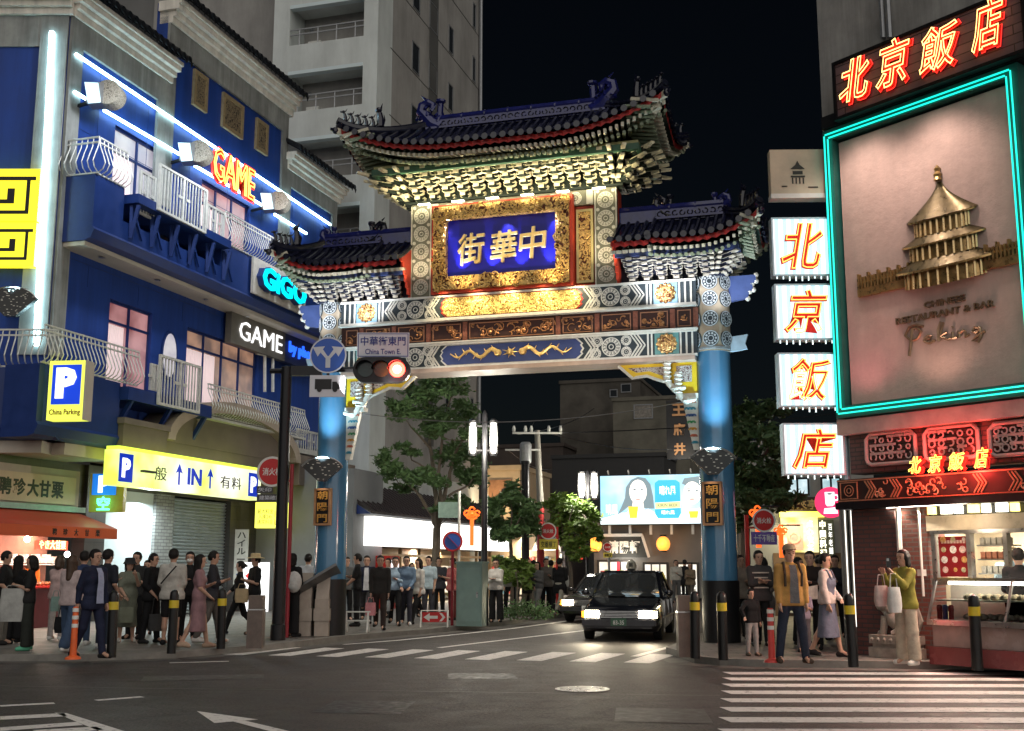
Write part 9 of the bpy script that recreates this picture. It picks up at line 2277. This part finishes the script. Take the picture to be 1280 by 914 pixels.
far = [(637, 770, 1.66, 10, 'blouse', (.2, .2, .19), K, 'woman in a dark cardigan behind the woman in sunglasses', 'long'), (660, 770, 1.72, 60, 'coat', K, (.2, .17, .13), 'person in a black coat and pale trousers right of the sapling', 'short'), (672, 769, 1.64, -30, 'blouse', (.1, .1, .1), (.24, .23, .22), 'woman in a dark top and grey trousers between two black coats', 'bob'), (683, 767, 1.7, 20, 'jacket', (.12, .11, .1), K, 'person in a brown grey jacket at the kerb left of the dark car', 'short'), (689, 766, 1.66, 170, 'tee', (.25, .24, .22), K, 'person in a grey tee seen from behind near the red pole', 'short'),
 (700, 768, 1.76, 150, 'coat', K, (.36, .33, .27), 'man in a black coat and cream trousers seen from behind beside the dark car', 'short'), (846, 754, 1.7, 0, 'shirt', (.4, .38, .33), (.1, .1, .1), 'distant person in a pale shirt before the noodle shop windows', 'short'), (857, 752, 1.74, 160, 'coat', K, K, 'distant person in black before the noodle shop windows', 'short'), (864, 756, 1.64, -30, 'jacket', (.16, .12, .08), (.08, .07, .06), 'distant woman in a brown jacket before the noodle shop windows', 'long'),
 (432, 776, 1.7, 40, 'jacket', (.1, .1, .1), K, 'person in a dark grey jacket at the very edge of the left gate pillar', 'short'), (484, 772, 1.7, -20, 'tee', (.4, .38, .35), K, 'person in a pale tee deep behind the charcoal sweater', 'short'), (514, 771, 1.6, 30, 'blouse', (.3, .12, .1), K, 'woman in a rust blouse behind the denim shirt', 'bob'), (548, 773, 1.7, 10, 'jacket', (.05, .05, .06), K, 'person in dark clothes just right of the first tree trunk', 'short'),
 (645, 768, 1.68, -40, 'tee', (.35, .34, .3), (.1, .1, .1), 'person in a pale tee beside the sapling stem', 'short'), (667, 766, 1.7, 170, 'jacket', (.06, .06, .06), K, 'person in dark clothes seen from behind left of the red pole', 'short'), (893, 770, 1.7, 20, 'tee', (.5, .48, .44), K, 'person in a pale tee glimpsed beside the right gate pillar', 'short'), (921, 796, 1.6, 30, 'blouse', (.06, .05, .05), K, 'person in a dark blouse beside the right gate pillar', 'bob')]
for i, (x, y, H, yw, tp, tc, bc, lab, hr) in enumerate(far):
 a = person(lab, x, y, H, yw, tp, 'trousers', (('hold', 'stand'), ('stand', 'carry'), ('hold', 'hold'))[i % 3], ('stand', 'step', 'walk')[i % 3], tc=tc, bc=bc, hair=hr, fem=hr != 'short', vox=.017)
 if i == 5: bag(at_hand(a, 1, .3), 'white shoulder bag on the man in the black coat', (.5, .5, .48), .3, .34, .1, .3, .3, 'shoulder_bag')
# --- right corner
a = person('man in an open tan jacket over a grey tee and jeans standing at the kerb', 992, 829, 1.78, 6, 'jacket', 'trousers', ('stand', 'stand'), 'wide', tc=(.42, .23, .07), bc=(.022, .028, .045), sc=(.06, .045, .035), inner=(.09, .09, .095), hat='cap', hair='cap', vox=.0125)
mb = MB(); kk = a[2]; [mb.tube([V((s * .125, -.135, 1.12)) * kk, V((s * .13, -.15, 1.3)) * kk, V((s * .11, -.05, 1.47)) * kk, V((s * .1, .1, 1.44)) * kk], .022, 6) for s in (-1, 1)]; s_ = mb.build('backpack_strap', cloth((.05, .035, .025))); s_.location = (0, 0, s_.location.z) if False else s_.location; s_.parent = a[0]
a = person('man with crossed arms in a black and white striped shirt behind the child', 952, 808, 1.74, 8, 'half', 'trousers', ('cross', 'cross'), tc=(.05, .045, .045), bc=K)
mb = MB(); kk = a[2]
for z_ in (1.06, 1.15, 1.24, 1.33): mb.lathe((0, 0, z_ * kk), [((.192 if z_ < 1.3 else .2) * kk, -.012), ((.193 if z_ < 1.3 else .2) * kk, .012)], 22, sx=1.02, sy=.74)
s_ = mb.build('shirt_stripes', cloth((.5, .42, .36)), smooth=True); s_.parent = a[0]; s_.location.z = s_.location.z
person('small child in a black top and pale trousers reaching an arm out to the left', 941, 820, 1.08, 20, 'long', 'trousers', ('stand', 'out'), tc=K, bc=(.3, .28, .27), vox=.0115, sc=(.1, .08, .06))
person('woman with dark hair and a grey coat seen from behind next to the striped shirt', 957, 806, 1.62, 170, 'coat', 'trousers', ('hold', 'hold'), tc=(.14, .12, .11), bc=K, hair='bob', fem=True)
person('smiling man in a dark waistcoat and shirt holding a white map', 1017, 812, 1.72, -25, 'suit', 'trousers', ('hold', 'hold'), tc=(.03, .02, .018), bc=(.02, .02, .022), skin=SKIN2)
mp = on_z(1011, 812, KERB) + V((-.05, -.38, 1.02)); fm_ = Fr(mp, (1, .2, 0), (.2, -1, .5)); tag(MB().poly(fm_, [(-.17, -.12), (.17, -.12), (.17, .13), (0, .1), (-.17, .13)], 0, .006).build('folded_map', M('map_paper', (.6, .58, .5), .7, 0, .2, 12)), 'white folded map held by the smiling man in the waistcoat', 'map')
person('long haired woman behind the man in the tan jacket', 1002, 806, 1.62, 60, 'long', 'wide', ('stand', 'hold'), tc=(.05, .05, .06), bc=K, hair='long', fem=True)
person('little child in a lavender tee and grey trousers beside the tan jacket', 1006, 815, 1.12, -10, 'tee', 'trousers', ('hold', 'stand'), tc=(.36, .32, .4), bc=(.13, .12, .13), hair='bob', vox=.0115)
person('woman in a blue grey pinafore dress over a white blouse', 1037, 821, 1.68, 55, 'blouse', 'pinafore', ('low', 'stand'), 'step', tc=(.5, .43, .4), bc=(.13, .14, .19), sc=(.03, .025, .025), hair='bun', fem=True)
for x, y, yw, c, lab in ((928, 800, 20, (.25, .2, .16), 'distant person in a brown top beyond the right gate pillar'), (1028, 800, 150, K, 'person in black behind the smiling man with the map'), (1048, 797, -20, (.03, .03, .04), 'person in a dark jacket under the yellow awning')):
 person(lab, x, y, 1.68, yw, 'jacket', 'trousers', ('hold', 'stand'), tc=c, bc=K, vox=.017)
a = person('woman in an olive jacket and cream trousers photographing with her phone by the stone lion', 1136, 831, 1.7, -62, 'jacket', 'wide', ('phone', 'phone'), 'stand', tc=(.2, .18, .035), bc=(.46, .38, .29), sc=(.6, .57, .52), hair='bob', fem=True, vox=.0125)
h = at_hand(a, 1, .0); fp = facing(h + V((.0, -.03, .03))); t = thing('mobile_phone', 'mobile phone with a lit screen held up by the woman in olive', 'phone', fp.o); MB().box(fp, -.036, .036, -.02, .13, -.006, .006).build('case', black, t); MB().box(Fr(fp.o, (-1, 0, 0), (0, 1, 0)), -.032, .032, -.014, .124, .006, .0075).build('screen', E('phone_screen', (.7, .8, 1.), 1.2), t); MB().box(fp, -.03, .005, .08, .12, .0061, .009).build('camera_bump', grey_metal, t)
bag(at_hand(a, -1, .02) + V((-.03, 0, -.12)), 'pale pink paper bag hanging from the arm of the woman in olive', (.5, .38, .35), .27, .31, .1, .5, .16, 'paper_bag')
bag(at_hand(a, 1, .02) + V((.05, -.05, -.1)), 'bulging white plastic bag hanging beside the pink paper bag', (.58, .57, .54), .2, .38, .15, .2, .2, 'carrier_bag')
mb = MB(); kk = a[2]; mb.tube([V((.13, .1, 1.43)) * kk, V((.02, .2, 1.25)) * kk, V((-.16, .14, 1.02)) * kk], .013, 5); s_ = mb.build('bag_strap', cloth((.3, .26, .08))); s_.parent = a[0]
a = person('person in black at the counter cut by the right edge of the picture', 0, 0, 1.72, 150, 'jacket', 'trousers', ('hold', 'hold'), tc=K, bc=K, loc=on_z(1283, 833, KERB))
person('counter clerk in a pale blue uniform behind the sliding window', 0, 0, 1.66, -30, 'uniform', 'trousers', ('hold', 'hold'), tc=(.35, .5, .58), bc=NV, loc=RB.P(RB.a(1262, 700, -.9), KERB + .12, -.9), hat='cap', mask=True)
